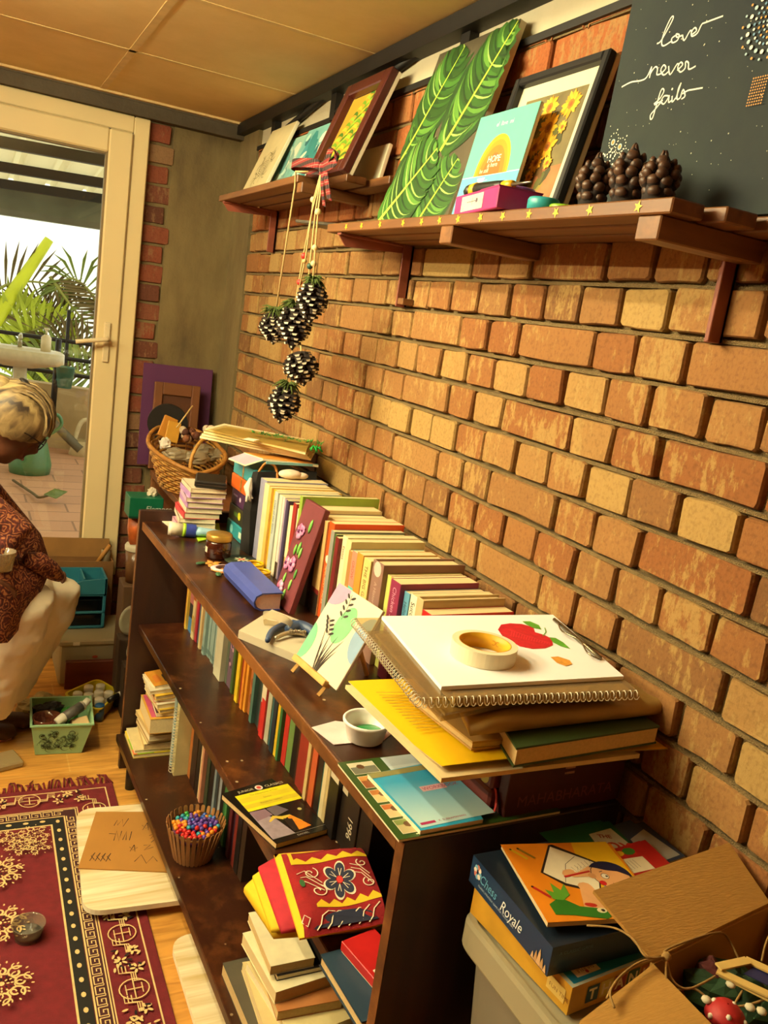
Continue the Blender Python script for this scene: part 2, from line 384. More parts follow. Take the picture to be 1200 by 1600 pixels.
# ceiling: lay-in panels on a painted grid
CEIL = rough_mat('ceiling_board', '#d2b67c', '#dcc086', 9, .12, .002)
CEILT = M('#cfb27a', .6)
g = G()
g.box(-3.4, .16, -2.3, YB + .2, ZC + .004, ZC + .06, CEIL)
for y in (2.94, 2.31, 1.68, 1.05, .42, -.21, -.84, -1.47): g.box(-3.3, -.02, y - .011, y + .011, ZC + .0025, ZC + .005, CEILT)
for x in (-.56, -1.17, -1.78, -2.39, -3.0): g.box(x - .011, x + .011, -2.2, YB - .05, ZC + .0025, ZC + .005, CEILT)
g.box(-3.3, 0, YB - .075, YB - .05, ZC - .004, ZC + .005, CEILT)
struct(g, 'ceiling')
# floor: wood-look plank tiles with pale grout
def floor_mat():
    m, nt, b, N, L = nodes_mat('plank_tile'); tc = N('TexCoord')
    bk = N('TexBrick'); bk.offset = .37; bk.inputs['Scale'].default_value = 1; bk.inputs['Mortar Size'].default_value = .0022; bk.inputs['Mortar Smooth'].default_value = 0
    bk.inputs['Brick Width'].default_value = .92; bk.inputs['Row Height'].default_value = .222
    bk.inputs['Color1'].default_value = rgb('#d29c4a') + (1,); bk.inputs['Color2'].default_value = rgb('#c28c40') + (1,); bk.inputs['Mortar'].default_value = rgb('#d3a65c') + (1,)
    mp = N('Mapping'); mp.inputs['Location'].default_value = (.30, -2.602, 0); L(tc.outputs['Object'], mp.inputs['Vector']); L(mp.outputs[0], bk.inputs['Vector'])
    m2 = N('Mapping'); m2.inputs['Scale'].default_value = (2.2, 16, 1); L(tc.outputs['Object'], m2.inputs['Vector'])
    n = N('TexNoise'); n.inputs['Scale'].default_value = 3; n.inputs['Detail'].default_value = 8; n.inputs['Distortion'].default_value = .8; L(m2.outputs[0], n.inputs['Vector'])
    cr = ramp(N('ValToRGB'), [(.3, (.68, .58, .45)), (.62, (1.08, 1.05, 1))]); L(n.outputs['Fac'], cr.inputs['Fac'])
    mx = N('MixRGB'); mx.blend_type = 'MULTIPLY'; mx.inputs['Fac'].default_value = 1; L(bk.outputs['Color'], mx.inputs['Color1']); L(cr.outputs['Color'], mx.inputs['Color2'])
    v = N('TexVoronoi'); v.inputs['Scale'].default_value = 3.4; L(tc.outputs['Object'], v.inputs['Vector'])
    r2 = ramp(N('ValToRGB'), [(.03, (.35, .2, .1)), (.085, (1, 1, 1))]); L(v.outputs['Distance'], r2.inputs['Fac'])
    m3 = N('MixRGB'); m3.blend_type = 'MULTIPLY'; m3.inputs['Fac'].default_value = .8; L(mx.outputs[0], m3.inputs['Color1']); L(r2.outputs['Color'], m3.inputs['Color2'])
    L(m3.outputs[0], b.inputs['Base Color']); b.inputs['Roughness'].default_value = .42
    return m
g = G(); g.box(-3.4, .16, -2.3, YB + .05, -.06, 0, floor_mat()); struct(g, 'floor')
# ------------------------------------------------------------------ white door with one large pane
UPVC = M('#dcc896', .35, 0, .04, 4); UPVCD = M('#7d6a48', .5)
GLASS = clear_mat('pane_glass', '#f4f6ee', .05, .02)
d = thing('door_1', (-.95, YB, .33), None, None, kind='structure')
def ringframe(g, x0, x1, z0, z1, w, y0, y1, m, b=.004):
    g.box(x0, x0 + w, y0, y1, z0, z1, m, b); g.box(x1 - w, x1, y0, y1, z0, z1, m, b)
    g.box(x0 + w, x1 - w, y0, y1, z1 - w, z1, m, b); g.box(x0 + w, x1 - w, y0, y1, z0, z0 + w, m, b)
g = G(); ringframe(g, -1.58, -.370, .33, 2.187, .060, YB - .028, YB + .06, UPVC); g.build('frame', d)
g = G(); ringframe(g, -1.518, -.432, .39, 2.125, .088, YB - .040, YB + .02, UPVC, .006)
ringframe(g, -1.432, -.518, .476, 2.039, .010, YB - .030, YB + .0, UPVCD, .002); g.build('sash', d)
g = G(); g.box(-1.43, -.52, YB - .012, YB - .008, .478, 2.037, GLASS); g.build('glass_pane', d)
h = G(); HM = M('#d8c69c', .3)
h.box(-.492, -.466, YB - .050, YB - .038, 1.24, 1.40, HM, .004); h.cyl((-.479, YB - .045, 1.335), (-.479, YB - .085, 1.335), .009, HM)
h.tube(ch([(-.479, YB - .085, 1.335), (-.52, YB - .09, 1.328), (-.60, YB - .085, 1.312)]), .0085, HM, 10); h.build('handle', d)
# ------------------------------------------------------------------ terrace outside
ZT = .25
def sk(x, y): return y - .47 * (x + .5)          # the terrace edge runs askew to the room
def tile_mat():
    m, nt, b, N, L = nodes_mat('terrace_tile'); tc = N('TexCoord')
    bk = N('TexBrick'); bk.offset = .5; bk.inputs['Scale'].default_value = 1; bk.inputs['Mortar Size'].default_value = .006; bk.inputs['Brick Width'].default_value = .42; bk.inputs['Row Height'].default_value = .2
    bk.inputs['Color1'].default_value = rgb('#c08d68') + (1,); bk.inputs['Color2'].default_value = rgb('#b58360') + (1,); bk.inputs['Mortar'].default_value = rgb('#8c6447') + (1,)
    L(tc.outputs['Object'], bk.inputs['Vector']); L(bk.outputs['Color'], b.inputs['Base Color']); b.inputs['Roughness'].default_value = .7; return m
g = G(); g.box(-5, 2, YB + .2, 7.2, -.1, ZT, tile_mat()); g.box(-1.58, -.37, YB + .07, YB + .2, .331, .345, M('#a07850', .7)); struct(g, 'floor_terrace')
PAR = rough_mat('parapet_render', '#b09566', '#bda274', 8, .2, .004)
g = G(); g.slab([Vector((x, sk(x, 7.1) + o, ZT - .1)) for x, o in ((-5, 0), (2, 0), (2, .15), (-5, .15))], (0, 0, .84 - ZT), PAR); struct(g, 'wall_parapet')
BLK = M('#15120e', .5)
t = thing('railing', (-1.5, 7.17, .74), 'black metal bar railing along the terrace parapet outside the door', 'railing')
g = G()
for z in (1.083, .95, .83): g = G(); g.tube([(-4.5, sk(-4.5, 7.17), z), (1.8, sk(1.8, 7.17), z)], .017, BLK, 6); g.build('rail', t)
for x in (-3.2, -1.9, -.27, .9):
    g = G(); g.box(x - .012, x + .012, sk(x, 7.155), sk(x, 7.185), .7, 1.32 if x == -.27 else 1.1, BLK); g.build('post', t)
# corrugated roof of the terrace
def fibre_sheet():
    m, nt, b, N, L = nodes_mat('fibre_sheet'); d = N('BsdfDiffuse'); t = N('BsdfTranslucent'); d.inputs['Color'].default_value = rgb('#c8bf98') + (1,); t.inputs['Color'].default_value = rgb('#efe4b8') + (1,); mx = N('MixShader'); mx.inputs['Fac'].default_value = .6; L(d.outputs[0], mx.inputs[1]); L(t.outputs[0], mx.inputs[2]); L(mx.outputs[0], nt.nodes['Material Output'].inputs['Surface']); nt.nodes.remove(b); return m
CORR = fibre_sheet(); BEAM = M('#1d1a14', .6)
def roofz(y): return 2.365 - (y - 4.2) * .078
t = thing('terrace_roof', (-1.5, 5.5, 2.2), 'corrugated metal roof sheet on dark beams over the terrace', 'roof')
g = G(); rows = []
for y in (3.9, 6.95):
    r = []
    x = -4.5
    while x < -.10:
        for dx, dz in ((0, 0), (.15, 0), (.17, .05), (.20, .05), (.22, 0)): r.append((x + dx, y if y < 5 else sk(x, y), roofz(y) + dz))
        x += .24
    rows.append(r)
v = rows[0] + rows[1]; n = len(rows[0]); g.add(v, [(i, i + 1, n + i + 1, n + i) for i in range(n - 1)], CORR)
g.build('roof_sheet', t)
for y in (4.72, 5.45, 6.15, 6.75):
    k_ = (y - 4.2) / 2.6; g = G(); g.slab([Vector((x, y + o - .47 * k_ * (x + .5), roofz(y) - .066)) for x, o in ((-4.5, -.03), (-.10, -.03), (-.10, .03), (-4.5, .03))], (0, 0, .06), BEAM); g.build('beam', t)
g = G(); GUT = M('#6d7058', .5, 0, .25, 4)
g.ring([[(x, sk(x, 6.85) + o, z) for o, z in ((0, 2.13), (0, 1.97), (.04, 1.93), (.13, 1.93), (.17, 2.09))] for x in (-4.5, -.10)], GUT, (True, True), False, True); g.build('gutter', t)
# things on the terrace
WHT = M('#cfc3a2', .3)
t = thing('washbasin', (-.62, 6.6, ZT), 'white pedestal washbasin standing by the terrace railing outside', 'washbasin')
g = G(); rr = lambda w_, d_, z: [(-.64 + w_ * math.copysign(abs(math.cos(a)) ** .45, math.cos(a)), 6.6 + d_ * math.copysign(abs(math.sin(a)) ** .45, math.sin(a)) - .35 * w_ * math.copysign(abs(math.cos(a)) ** .45, math.cos(a)), z) for a in (2 * PI * i / 28 for i in range(28))]
g.ring([rr(.10, .08, .90), rr(.26, .17, .94), rr(.295, .20, .96), rr(.295, .20, 1.025), rr(.285, .19, 1.03), rr(.24, .15, 1.02), rr(.12, .07, .95)], WHT, (True, True), True); g.build('bowl', t)
g = G(); g.cyl((-.62, 6.6, ZT), (-.62, 6.6, .94), .055, WHT, .045); g.build('pedestal', t)
g = G(); CHR = M('#b0a890', .25, .9)
g.cyl((-.62, 6.76, 1.02), (-.62, 6.76, 1.11), .015, CHR); g.tube([(-.62, 6.76, 1.1), (-.62, 6.7, 1.12), (-.62, 6.64, 1.09)], .011, CHR); g.build('tap', t)
t = thing('soap_dispenser', (-.458, 6.6, 1.02), 'cream pump soap bottle on the washbasin rim', 'soap bottle')
g = G(); g.lathe([(.001, 0), (.035, 0), (.035, .1), (.015, .12)], M('#d9c6a0', .4), 14, (-.458, 6.6, 1.022)); g.build('bottle', t)
g = G(); g.cyl((-.458, 6.6, 1.14), (-.458, 6.6, 1.18), .007, WHT); g.box(-.475, -.441, 6.59, 6.61, 1.175, 1.19, WHT); g.build('pump', t)
g = G(); g.tube([(-.345, 6.9, 1.10), (-.36, 6.9, .53)], .022, BLK, 8); g.cyl((-.36, 6.9, .53), (-.42, 6.9, .53), .028, BLK)
g.top('drain_pipe', (-.36, 7.0, .53), 'black vertical pipe with elbow beside the washbasin outside', 'pipe')
g = G(); g.tube([(-.46, 6.98, .56), (-.16, 6.72, .30)], .035, M('#6b6148', .6), 10)
g.top('fallen_pipe', (-.3, 6.85, .3), 'grey pipe leaning slantwise against the terrace parapet', 'pipe')
GRN = M('#4c7a50', .4)
t = thing('watering_can', (-.53, 6.05, ZT), 'green plastic watering can on the terrace tiles', 'watering can')
g = G(); g.lathe([(.001, 0), (.16, 0), (.17, .06), (.13, .2), (.12, .22), (.15, .27), (.15, .36), (.10, .42), (.09, .42), (.13, .35), (.1, .25)], GRN, 20, (-.56, 6.05, ZT), sx=.8, sy=.8); g.build('can_body', t)
g = G(); g.tube(ch([(-.47, 6.05, ZT + .25), (-.38, 6.05, ZT + .33), (-.40, 6.05, ZT + .40), (-.47, 6.05, ZT + .40)]), .012, GRN, 8); g.build('handle', t)
t = thing('hanging_pot', (-.29, 7.0, .74), 'small green flowerpot hooked on the terrace railing', 'flowerpot')
g = G(); g.lathe([(.001, 0), (.05, 0), (.07, .16), (.075, .16), (.06, .15)], M('#3f7a68', .5), 14, (-.29, 6.86, .745)); g.build('pot', t)
g = G(); g.lathe([(.01, .09), (.075, .10), (.10, .0), (.11, .0), (.08, .11)], M('#d2bd8c', .8), 14, (-.13, 6.8, ZT))
g.tube(ch([(-.2, 6.8, ZT + .1), (-.16, 6.8, ZT + .25), (-.08, 6.8, ZT + .26), (-.05, 6.8, ZT + .1)]), .018, M('#cdbb92', .9), 6)
g.top('coiled_hose', (-.13, 6.8, ZT), 'pale coiled hose on the terrace behind the door sash', 'hose')
LEAF = M('#5e6e2a', .6)
t = thing('creeping_vine', (-.6, 5.2, ZT), 'thin creeping plant stem with one leaf lying on the terrace tiles', 'plant')
g = G(); a = WZ(20, 755, ZT); b = WZ(50, 775, ZT); c = WZ(62, 785, ZT); e = WZ(85, 778, ZT)
g.tube(ch([a + Vector((0, 0, .02)), b + Vector((0, 0, .02)), c + Vector((0, 0, .03)), e + Vector((0, 0, .03))]), .008, M('#5a4a24', .8), 6); g.build('stem', t)
g = G(); e = WZ(86, 775, ZT + .05)
g.slab([e + Vector(p) for p in ((-.06, .02, 0), (0, -.07, .0), (.07, .03, .02), (0, .05, .03))], (0, 0, .004), LEAF); g.build('leaf', t)
# coconut palms beyond the parapet
def frond(root, pts, L, m, mr, n=26, droop=.5, seed=1, w=.03):
    R = random.Random(seed); P = ch([Vector(p) for p in pts], 8); g = G(); k = len(P)
    for i in range(n):
        t = .12 + .88 * i / (n - 1); q = P[min(k - 1, int(t * (k - 1)))]; a = P[min(k - 1, int(t * (k - 1)) + 1)] - P[max(0, int(t * (k - 1)) - 1)]; a.normalize()
        s = a.cross(Vector((0, 1, .2))).normalized(); l = L * (math.sin(PI * min(1, t * .9 + .1)) * .8 + .25) * (.85 + .3 * R.random())
        for sg in (-1, 1):
            e = (s * sg + a * .55 + Vector((0, (R.random() - .5) * .5, -droop * (.6 + .6 * R.random())))).normalized()
            mid = q + e * l * .5; tip = q + e * l + Vector((0, 0, -droop * l * .35)); wv = e.cross(Vector((0, 1, 0))).normalized() * w / 2
            g.add([q - wv * .4, q + wv * .4, mid + wv, tip, mid - wv, mid + Vector((0, .012, .006))], [(0, 1, 5), (1, 2, 5), (2, 3, 5), (3, 4, 5), (4, 0, 5)], m)
    f = g.build('leaflets', root); f['kind'] = 'stuff'
    g = G(); g.tube(P, [mr * (1 - .8 * i / k) for i in range(k)], M('#8a8a3a', .6), 6); g.build('rachis', root)
PG = M('#6f7d2c', .6, 0, .25, 3); PG2 = M('#a9b52c', .6, 0, .2, 3); PD = M('#6b5a2e', .7, 0, .25, 3)
y = 9.5
A = lambda px, py, yy=9.5: WY(px, py, yy)
t = thing('coconut_palm', (-.9, 9.6, -1.0), 'coconut palm with one thick bright yellow-green young stalk rising to the sky', 'palm tree')
g = G(); g.tube(ch([A(-70, 600), A(-30, 535), A(5, 480), A(40, 428), A(77, 374)]), [.09, .085, .075, .06, .045], M('#c2c81c', .55, 0, .1, 6), 10); g.build('spear_leaf', t)
g = G(); g.tube([(-1.0, 9.6, -2), (-.98, 9.6, .2)], .14, M('#7a6a4a', .9), 10); g.build('trunk', t)
frond(t, [A(-60, 640), A(-5, 570), A(45, 520), A(110, 500)], .55, PG2, .03, 30, .5, 3, .045)
frond(t, [A(-50, 560), A(-5, 510), A(30, 490), A(75, 490)], .40, PG2, .03, 26, .35, 13, .05)
frond(t, [A(-80, 600), A(-20, 470), A(40, 440), A(120, 455)], .5, PD, .025, 26, .25, 4)
t = thing('coconut_palm', (.55, 10, -1.0), 'coconut palm with drooping fronds behind the railing right of the yellow stalk', 'palm tree')
g = G(); g.tube([(.6, 10, -2), (.62, 10, 1.0)], .14, M('#7a6a4a', .9), 10); g.build('trunk', t)
frond(t, [A(78, 432), A(105, 470), A(135, 510), A(175, 590)], .42, PD, .02, 34, .15, 6)
frond(t, [A(190, 560), A(150, 470), A(112, 435), A(85, 455)], .5, PG, .025, 24, .7, 7)
frond(t, [A(200, 620), A(130, 585), A(70, 560), A(10, 560)], .45, PG, .025, 30, .4, 8, .045)
frond(t, [A(190, 600), A(140, 555), A(95, 535), A(50, 545)], .5, PD, .025, 30, .5, 9)
# two warm ceiling tube lamps out of frame, plus a third added for fill
def lit_tube(e):
    m, nt, b, N, L = nodes_mat('lit_tube'); b.inputs['Emission Strength'].default_value = e
    b.inputs['Base Color'].default_value = (.8, .8, .8, 1); b.inputs['Emission Color'].default_value = (*WARM, 1); return m
def tube_lamps():
    for (x, y0, y1, e), lab in zip(TUBES, ('warm ceiling tube lamp nearer the brick wall', 'warm ceiling tube lamp in the middle of the ceiling', 'added unseen fill tube lamp farthest from the brick wall')):
        t = thing('tube_lamp', (x, (y0 + y1) / 2, ZC), lab, 'lamp', 'ceiling tube lamps')
        g = G(); g.box(x - .02, x + .02, y0 - .03, y1 + .03, ZC - .03, ZC - .001, UPVC); g.box(x - .015, x + .015, y0 - .03, y0, ZC - .065, ZC - .03, UPVC); g.box(x - .015, x + .015, y1, y1 + .03, ZC - .065, ZC - .03, UPVC); g.build('fixture', t)
        g = G(); g.cyl((x, y0, ZC - .05), (x, y1, ZC - .05), .013, lit_tube(e), n=10); g.build('tube', t)
tube_lamps()
# ================================================================== wall shelves
def wood(name, c1, c2, sc=(1.5, 22, 22), rough=.5, wear=None):
    m, nt, b, N, L = nodes_mat(name); tc = N('TexCoord'); mp = N('Mapping'); mp.inputs['Scale'].default_value = sc; L(tc.outputs['Object'], mp.inputs['Vector'])
    n = N('TexNoise'); n.inputs['Scale'].default_value = 1.6; n.inputs['Detail'].default_value = 9; n.inputs['Distortion'].default_value = .6; L(mp.outputs[0], n.inputs['Vector'])
    cr = ramp(N('ValToRGB'), [(.3, rgb(c1)), (.7, rgb(c2))]); L(n.outputs['Fac'], cr.inputs['Fac']); last = cr.outputs['Color']
    if wear:
        n2 = N('TexNoise'); n2.inputs['Scale'].default_value = 11; n2.inputs['Detail'].default_value = 12; n2.inputs['Roughness'].default_value = .75; L(tc.outputs['Object'], n2.inputs['Vector'])
        r2 = ramp(N('ValToRGB'), [(.50, (0, 0, 0)), (.70, (.85, .85, .85))]); L(n2.outputs['Fac'], r2.inputs['Fac'])
        mx = N('MixRGB'); L(r2.outputs['Color'], mx.inputs['Fac']); L(last, mx.inputs['Color1']); mx.inputs['Color2'].default_value = rgb(wear) + (1,); last = mx.outputs[0]
        vo = N('TexVoronoi'); vo.inputs['Scale'].default_value = 24; L(tc.outputs['Object'], vo.inputs['Vector']); r3 = ramp(N('ValToRGB'), [(.06, (.7, .7, .7)), (.10, (0, 0, 0))]); L(vo.outputs['Distance'], r3.inputs['Fac']); r4 = ramp(N('ValToRGB'), [(.66, (0, 0, 0)), (.70, (1, 1, 1))]); sp_ = N('SeparateColor'); L(vo.outputs['Color'], sp_.inputs[0]); L(sp_.outputs[0], r4.inputs['Fac'])
        mu = N('Math'); mu.operation = 'MULTIPLY'; L(r3.outputs['Color'], mu.inputs[0]); L(r4.outputs['Color'], mu.inputs[1]); m3 = N('MixRGB'); L(mu.outputs[0], m3.inputs['Fac']); L(last, m3.inputs['Color1']); m3.inputs['Color2'].default_value = rgb('#c9b48a') + (1,); last = m3.outputs[0]
    L(last, b.inputs['Base Color']); b.inputs['Roughness'].default_value = rough
    bp = N('Bump'); bp.inputs['Strength'].default_value = .15; bp.inputs['Distance'].default_value = .002; L(n.outputs['Fac'], bp.inputs['Height']); L(bp.outputs[0], b.inputs['Normal'])
    return m
SHELFW = wood('shelf_wood', '#5a3416', '#7e5024', (22, 1.5, 22)); BATT = wood('batten_wood', '#603a1a', '#85562a', (1.5, 22, 22))
BRK = M('#84432e', .55, 0, .25, 14)
YEL = M('#e8c21c', .5)
def star(g, x, y, r, m, a=0.0):
    g.P([(x + (r if i % 2 == 0 else r * .42) * math.sin(a + i * PI / 5), y + (r if i % 2 == 0 else r * .42) * math.cos(a + i * PI / 5)) for i in range(10)], m)
def shelf_bracket(t, y, z, x0, leg, arm=True):
    g = G()
    if arm:
        g.box(x0, -.001, y - .012, y + .012, z - .006, z, BRK, .001); g.slab([(x0, y - .003, z - .006), (x0 + .02, y - .003, z - .03), (-.02, y - .003, z - .02), (-.02, y - .003, z - .006)][::-1], (0, .006, 0), BRK)
    g.box(-.03, -.001, y - .016, y - .010, z - leg, z, BRK, .001); g.box(-.008, -.001, y - .016, y + .014, z - leg, z, BRK, .001)
    g.build('bracket', t)
t = thing('wall_shelf', (-.1, 1.45, 1.757), 'longer slatted wooden wall shelf with yellow stars along its front edge', 'shelf')
TS = tr(0, 1.45, 1.758) @ rx(.012) @ tr(0, -1.45, -1.758)
plank = None
for x0, x1, y0, y1 in ((-.205, -.148, .868, 2.045), (-.137, -.080, .842, 2.02), (-.068, -.010, .832, 2.0)):
    g = G(TS); g.box(x0, x1, y0, y1, 1.738, 1.758, SHELFW, .002); p = g.build('plank', t); plank = plank or p
for px in (541, 565, 594, 630, 659, 687, 716, 751, 786, 827, 869, 922, 998):
    q = WX(px, 333 - (px - 659) * .075 + 7, -.2065)
    g = G(fr((-.2056, q.y, 1.748 + (q.y - 1.45) * .012), (0, -1, 0), (0, 0, 1))); star(g, 0, 0, .0085, YEL, px); g.build('star_sticker', plank)
for y, x0 in ((.91, -.200), (WX(700, 362, -.2).y, -.204)):
    g = G(TS); g.box(x0, -.002, y - .022, y + .022, 1.706, 1.738, BATT, .002); g.build('batten', t)
shelf_bracket(t, 1.976, 1.744, -.2, .15); shelf_bracket(t, .945, 1.706, -.2, .12, False)
g = G(); g.box(-.03, 0, 1.925, 1.955, 1.60, 1.615, BATT, .001); g.build('peg', t)
t = thing('wall_shelf', (-.1, 2.7, 1.895), 'shorter wooden wall shelf near the corner with a plaid bow tied on it', 'shelf')
for x0, x1, y0, y1 in ((-.205, -.148, 2.31, 3.12), (-.137, -.080, 2.13, 3.10), (-.068, -.010, 2.02, 3.08)):
    g = G(); g.box(x0, x1, y0, y1, 1.885, 1.905, SHELFW, .002); g.build('plank', t)
shelf_bracket(t, 3.075, 1.885, -.2, .143)
g = G(); g.box(-.2, -.002, 2.28, 2.32, 1.858, 1.885, BATT, .002); g.build('batten', t)
# ------------------------------------------------------------------ leaning pictures
CANW = M('#d9cfae', .8, 0, .04); CREAM = M('#e6dcbd', .7, 0, .03)
class Lean:
    """frame of a picture that leans on the wall: x to the right as seen from the room, y up, z out of the face"""
    def __init__(s, y, w, xb, zb, xt, zt, yaw=0.0):
        s.w = w; d = Vector((xt - xb, 0, zt - zb)); s.h = d.length
        s.T = fr((xb, y, zb), (-math.sin(yaw), -math.cos(yaw), 0), d)
        s.base = (xb, y - w / 2, zb)
def canvas(name, L, th, label, cat, art, edge=CANW, group=None):
    t = thing(name, L.base, label, cat, group); g = G(L.T); g.box(0, L.w, 0, L.h, -th, 0, edge, .0015); g.build('canvas', t)
    g = G(L.T); art(g, L.w, L.h); g.build('painting', t); return t
def art_sketch(g, w, h):
    R = random.Random(5); g.Rt(.002, w - .002, .002, h - .002, M('#c9b98a', .8, 0, .08, 12)); m = M('#6a5a3c', .9); m2 = M('#8f7f45', .9)
    for c in range(5):
        x, y = w * R.uniform(.3, .7), h * R.uniform(.25, .75)
        for i in range(9):
            a = R.uniform(0, 2 * PI); g.St([(x, y), (x + .02 * math.cos(a), y + .02 * math.sin(a)), (x + .035 * math.cos(a + .4), y + .035 * math.sin(a + .4))], .002, m if i % 3 else m2)
    for k in range(8): g.St([(w * .35, h * (.35 + .02 * k)), (w * .5, h * (.30 + .03 * k)), (w * .62, h * (.33 + .025 * k))], .0018, m)
def blobs(g, w, h, n, cols, r0, r1, seed):
    R = random.Random(seed)
    for i in range(n):
        r = R.uniform(r0, r1); x = R.uniform(r, w - r); y = R.uniform(r, h - r); g.D(x, y, r, M(R.choice(cols), .7), 9, r * R.uniform(.3, .9), R.uniform(0, PI)) if r < min(x, w - x, y, h - y) + .0001 else None
def art_teal(seed):
    def f(g, w, h):
        g.Rt(0, w, 0, h, M('#8fb5a2' if seed == 4 else '#6fa8a0', .6)); blobs(g, w, h, 34, ('#6fa39a', '#a9b8a0', '#5f8d88', '#a9c4b2', '#7a9a90', '#c8ccb4') if seed == 4 else ('#3f8f94', '#c9d6bd', '#2f7d7c', '#a9cdb9', '#1f5f66', '#dfe3c8'), .012, .05, seed)
    return f
def leaf(g, x0, y0, x1, y1, wd, cols, n=12, seed=1, rib='#a9c832', cl=None):
    """one big leaf: midrib from (x0,y0) to (x1,y1) with curved brush strokes to either side"""
    R = random.Random(seed); a = Vector((x0, y0)); b = Vector((x1, y1)); d = (b - a); l = d.length; d /= l; nn = Vector((-d.y, d.x))
    cl = cl or (lambda p: p)
    for sg in (-1, 1):
        edge = [a]
        for i in range(15):
            t = i / 14; edge.append(a + d * l * t + nn * sg * wd * math.sin(PI * min(1, t * .93 + .05)) ** .7)
        g.P([cl(tuple(p)) for p in edge + [b]], M(cols[0], .55))
    for k, (nn_, ws, pal) in enumerate(((n - 3, (.10, .26, .36, .36, .28, .14, .02), cols[1:4]), (n - 3, (.03, .09, .13, .13, .10, .05, .01), cols[3:5] + cols[1:2]), (n, (.02, .05, .04, .03, .02, .01, .005), ['#6f9a3c', '#8fb058', '#143410', '#143410']))):
        for i in range(nn_):
            t = (i + .25 + .3 * k) / nn_; ww = wd * math.sin(PI * min(1, t * .9 + .08)) ** .7
            for sg in (-1, 1):
                p0 = a + d * l * t; p2 = p0 + nn * sg * ww * .92 + d * l * .20; p1 = p0 + nn * sg * ww * .75 + d * l * .02
                if (p2 - a).dot(d) > l * 1.02: p2 = p0 + nn * sg * ww * .6 + d * (l * 1.0 - l * t)
                g.St([cl(p) for p in bez(p0, p1, p2, 6)], [wd * q for q in ws], M(R.choice(pal), .5))
    g.St([cl(tuple(a)), cl(tuple(b))], [wd * .10, wd * .03], M(rib, .5))
def art_monstera(g, w, h):
    cl = lambda p: (min(w - .001, max(.001, p[0])), min(h - .001, max(.001, p[1])))
    g.Rt(0, w, 0, h, M('#4a412c', .7, 0, .1, 20))
    cs = ['#1b3d12', '#295518', '#3a6c22', '#214514', '#54842e', '#163210', '#457826']
    leaf(g, w * .60, h * .01, w * .86, h * .34, w * .27, cs, 10, 6, '#9dbb38', cl); leaf(g, w * .0, h * .40, w * .37, h * .98, w * .29, cs, 12, 3, '#a5c53c', cl)
    leaf(g, w * .58, h * .40, w * .985, h * .99, w * .33, cs, 13, 4, '#b7d040', cl); leaf(g, w * .01, h * .05, w * .53, h * .42, w * .33, cs, 12, 5, '#c3d848', cl)
def art_fern(g, w, h):
    g.Rt(0, w, 0, h, M('#b58a26', .55, 0, .15, 8)); cl = lambda p: (min(w, max(0, p[0])), min(h, max(0, p[1])))
    for x0, x1 in ((w * .1, w * .72), (w * .45, w * 1.0)):
        g.St(bez((x0, 0), (x0 + .02, h * .5), (x1, h), 8), .003, M('#6d7a1e', .6))
        for i in range(15):
            t = (i + .5) / 15; x = x0 + (x1 - x0) * t * t * .6 + (x1 - x0) * t * .4
            for sg in (-1, 1):
                q = bez((x, h * t), (x + sg * w * .14, h * (t + .10)), (x + sg * w * .26 * (1.1 - t * .6), h * (t + .03 + .02 * sg)), 5)
                g.St([cl(p) for p in q], [.003, .010, .011, .009, .005, .001], M(('#5f8a1e', '#8fae2e', '#3f6a1a', '#c0a828')[(i + (sg > 0)) % 4], .5))
def art_sun(g, w, h):
    g.Rt(0, w, 0, h, M('#5fb3a0', .6, 0, .03)); g.Rt(0, w, 0, h * .43, M('#5fa4bf', .6)); g.St([(0, h * .43), (w, h * .432)], .002, M('#a9dcd8', .6))
    for i in range(12): g.St([(w * (.05 + .07 * i), h * (.05 + .030 * ((i * 7) % 12))), (w * (.14 + .07 * i), h * (.055 + .030 * ((i * 7) % 12)))], .002, M('#9ad4de' if i % 2 else '#62b2d4', .6))
    def dome(r, m): g.P([(w * .50 + r * math.cos(PI * i / 20), h * .432 + r * 1.32 * math.sin(PI * i / 20)) for i in range(21)], m)
    dome(w * .29, M('#d89c14', .5)); dome(w * .25, M('#d98a12', .5)); dome(w * .21, M('#d27316', .5)); dome(w * .15, M('#cc5f18', .5))
    c = M('#f6e9d2', .6); q = M('#d9552a', .6)
    g.text('the', w * .50, h * .60, .012, q, 'CENTER'); g.text('HOPE', w * .50, h * .545, .018, c, 'CENTER', bold=.01); g.text('is here', w * .50, h * .50, .013, c, 'CENTER'); g.text('be still', w * .38, h * .455, .012, c, 'CENTER')
    g.P([(w * .30, h * .41), (w * .44, h * .41), (w * .37, h * .32)], M('#e9e4d4', .6)); g.text('el  llave  mi', w * .5, h * .87, .013, M('#c9ece0', .6), 'CENTER')
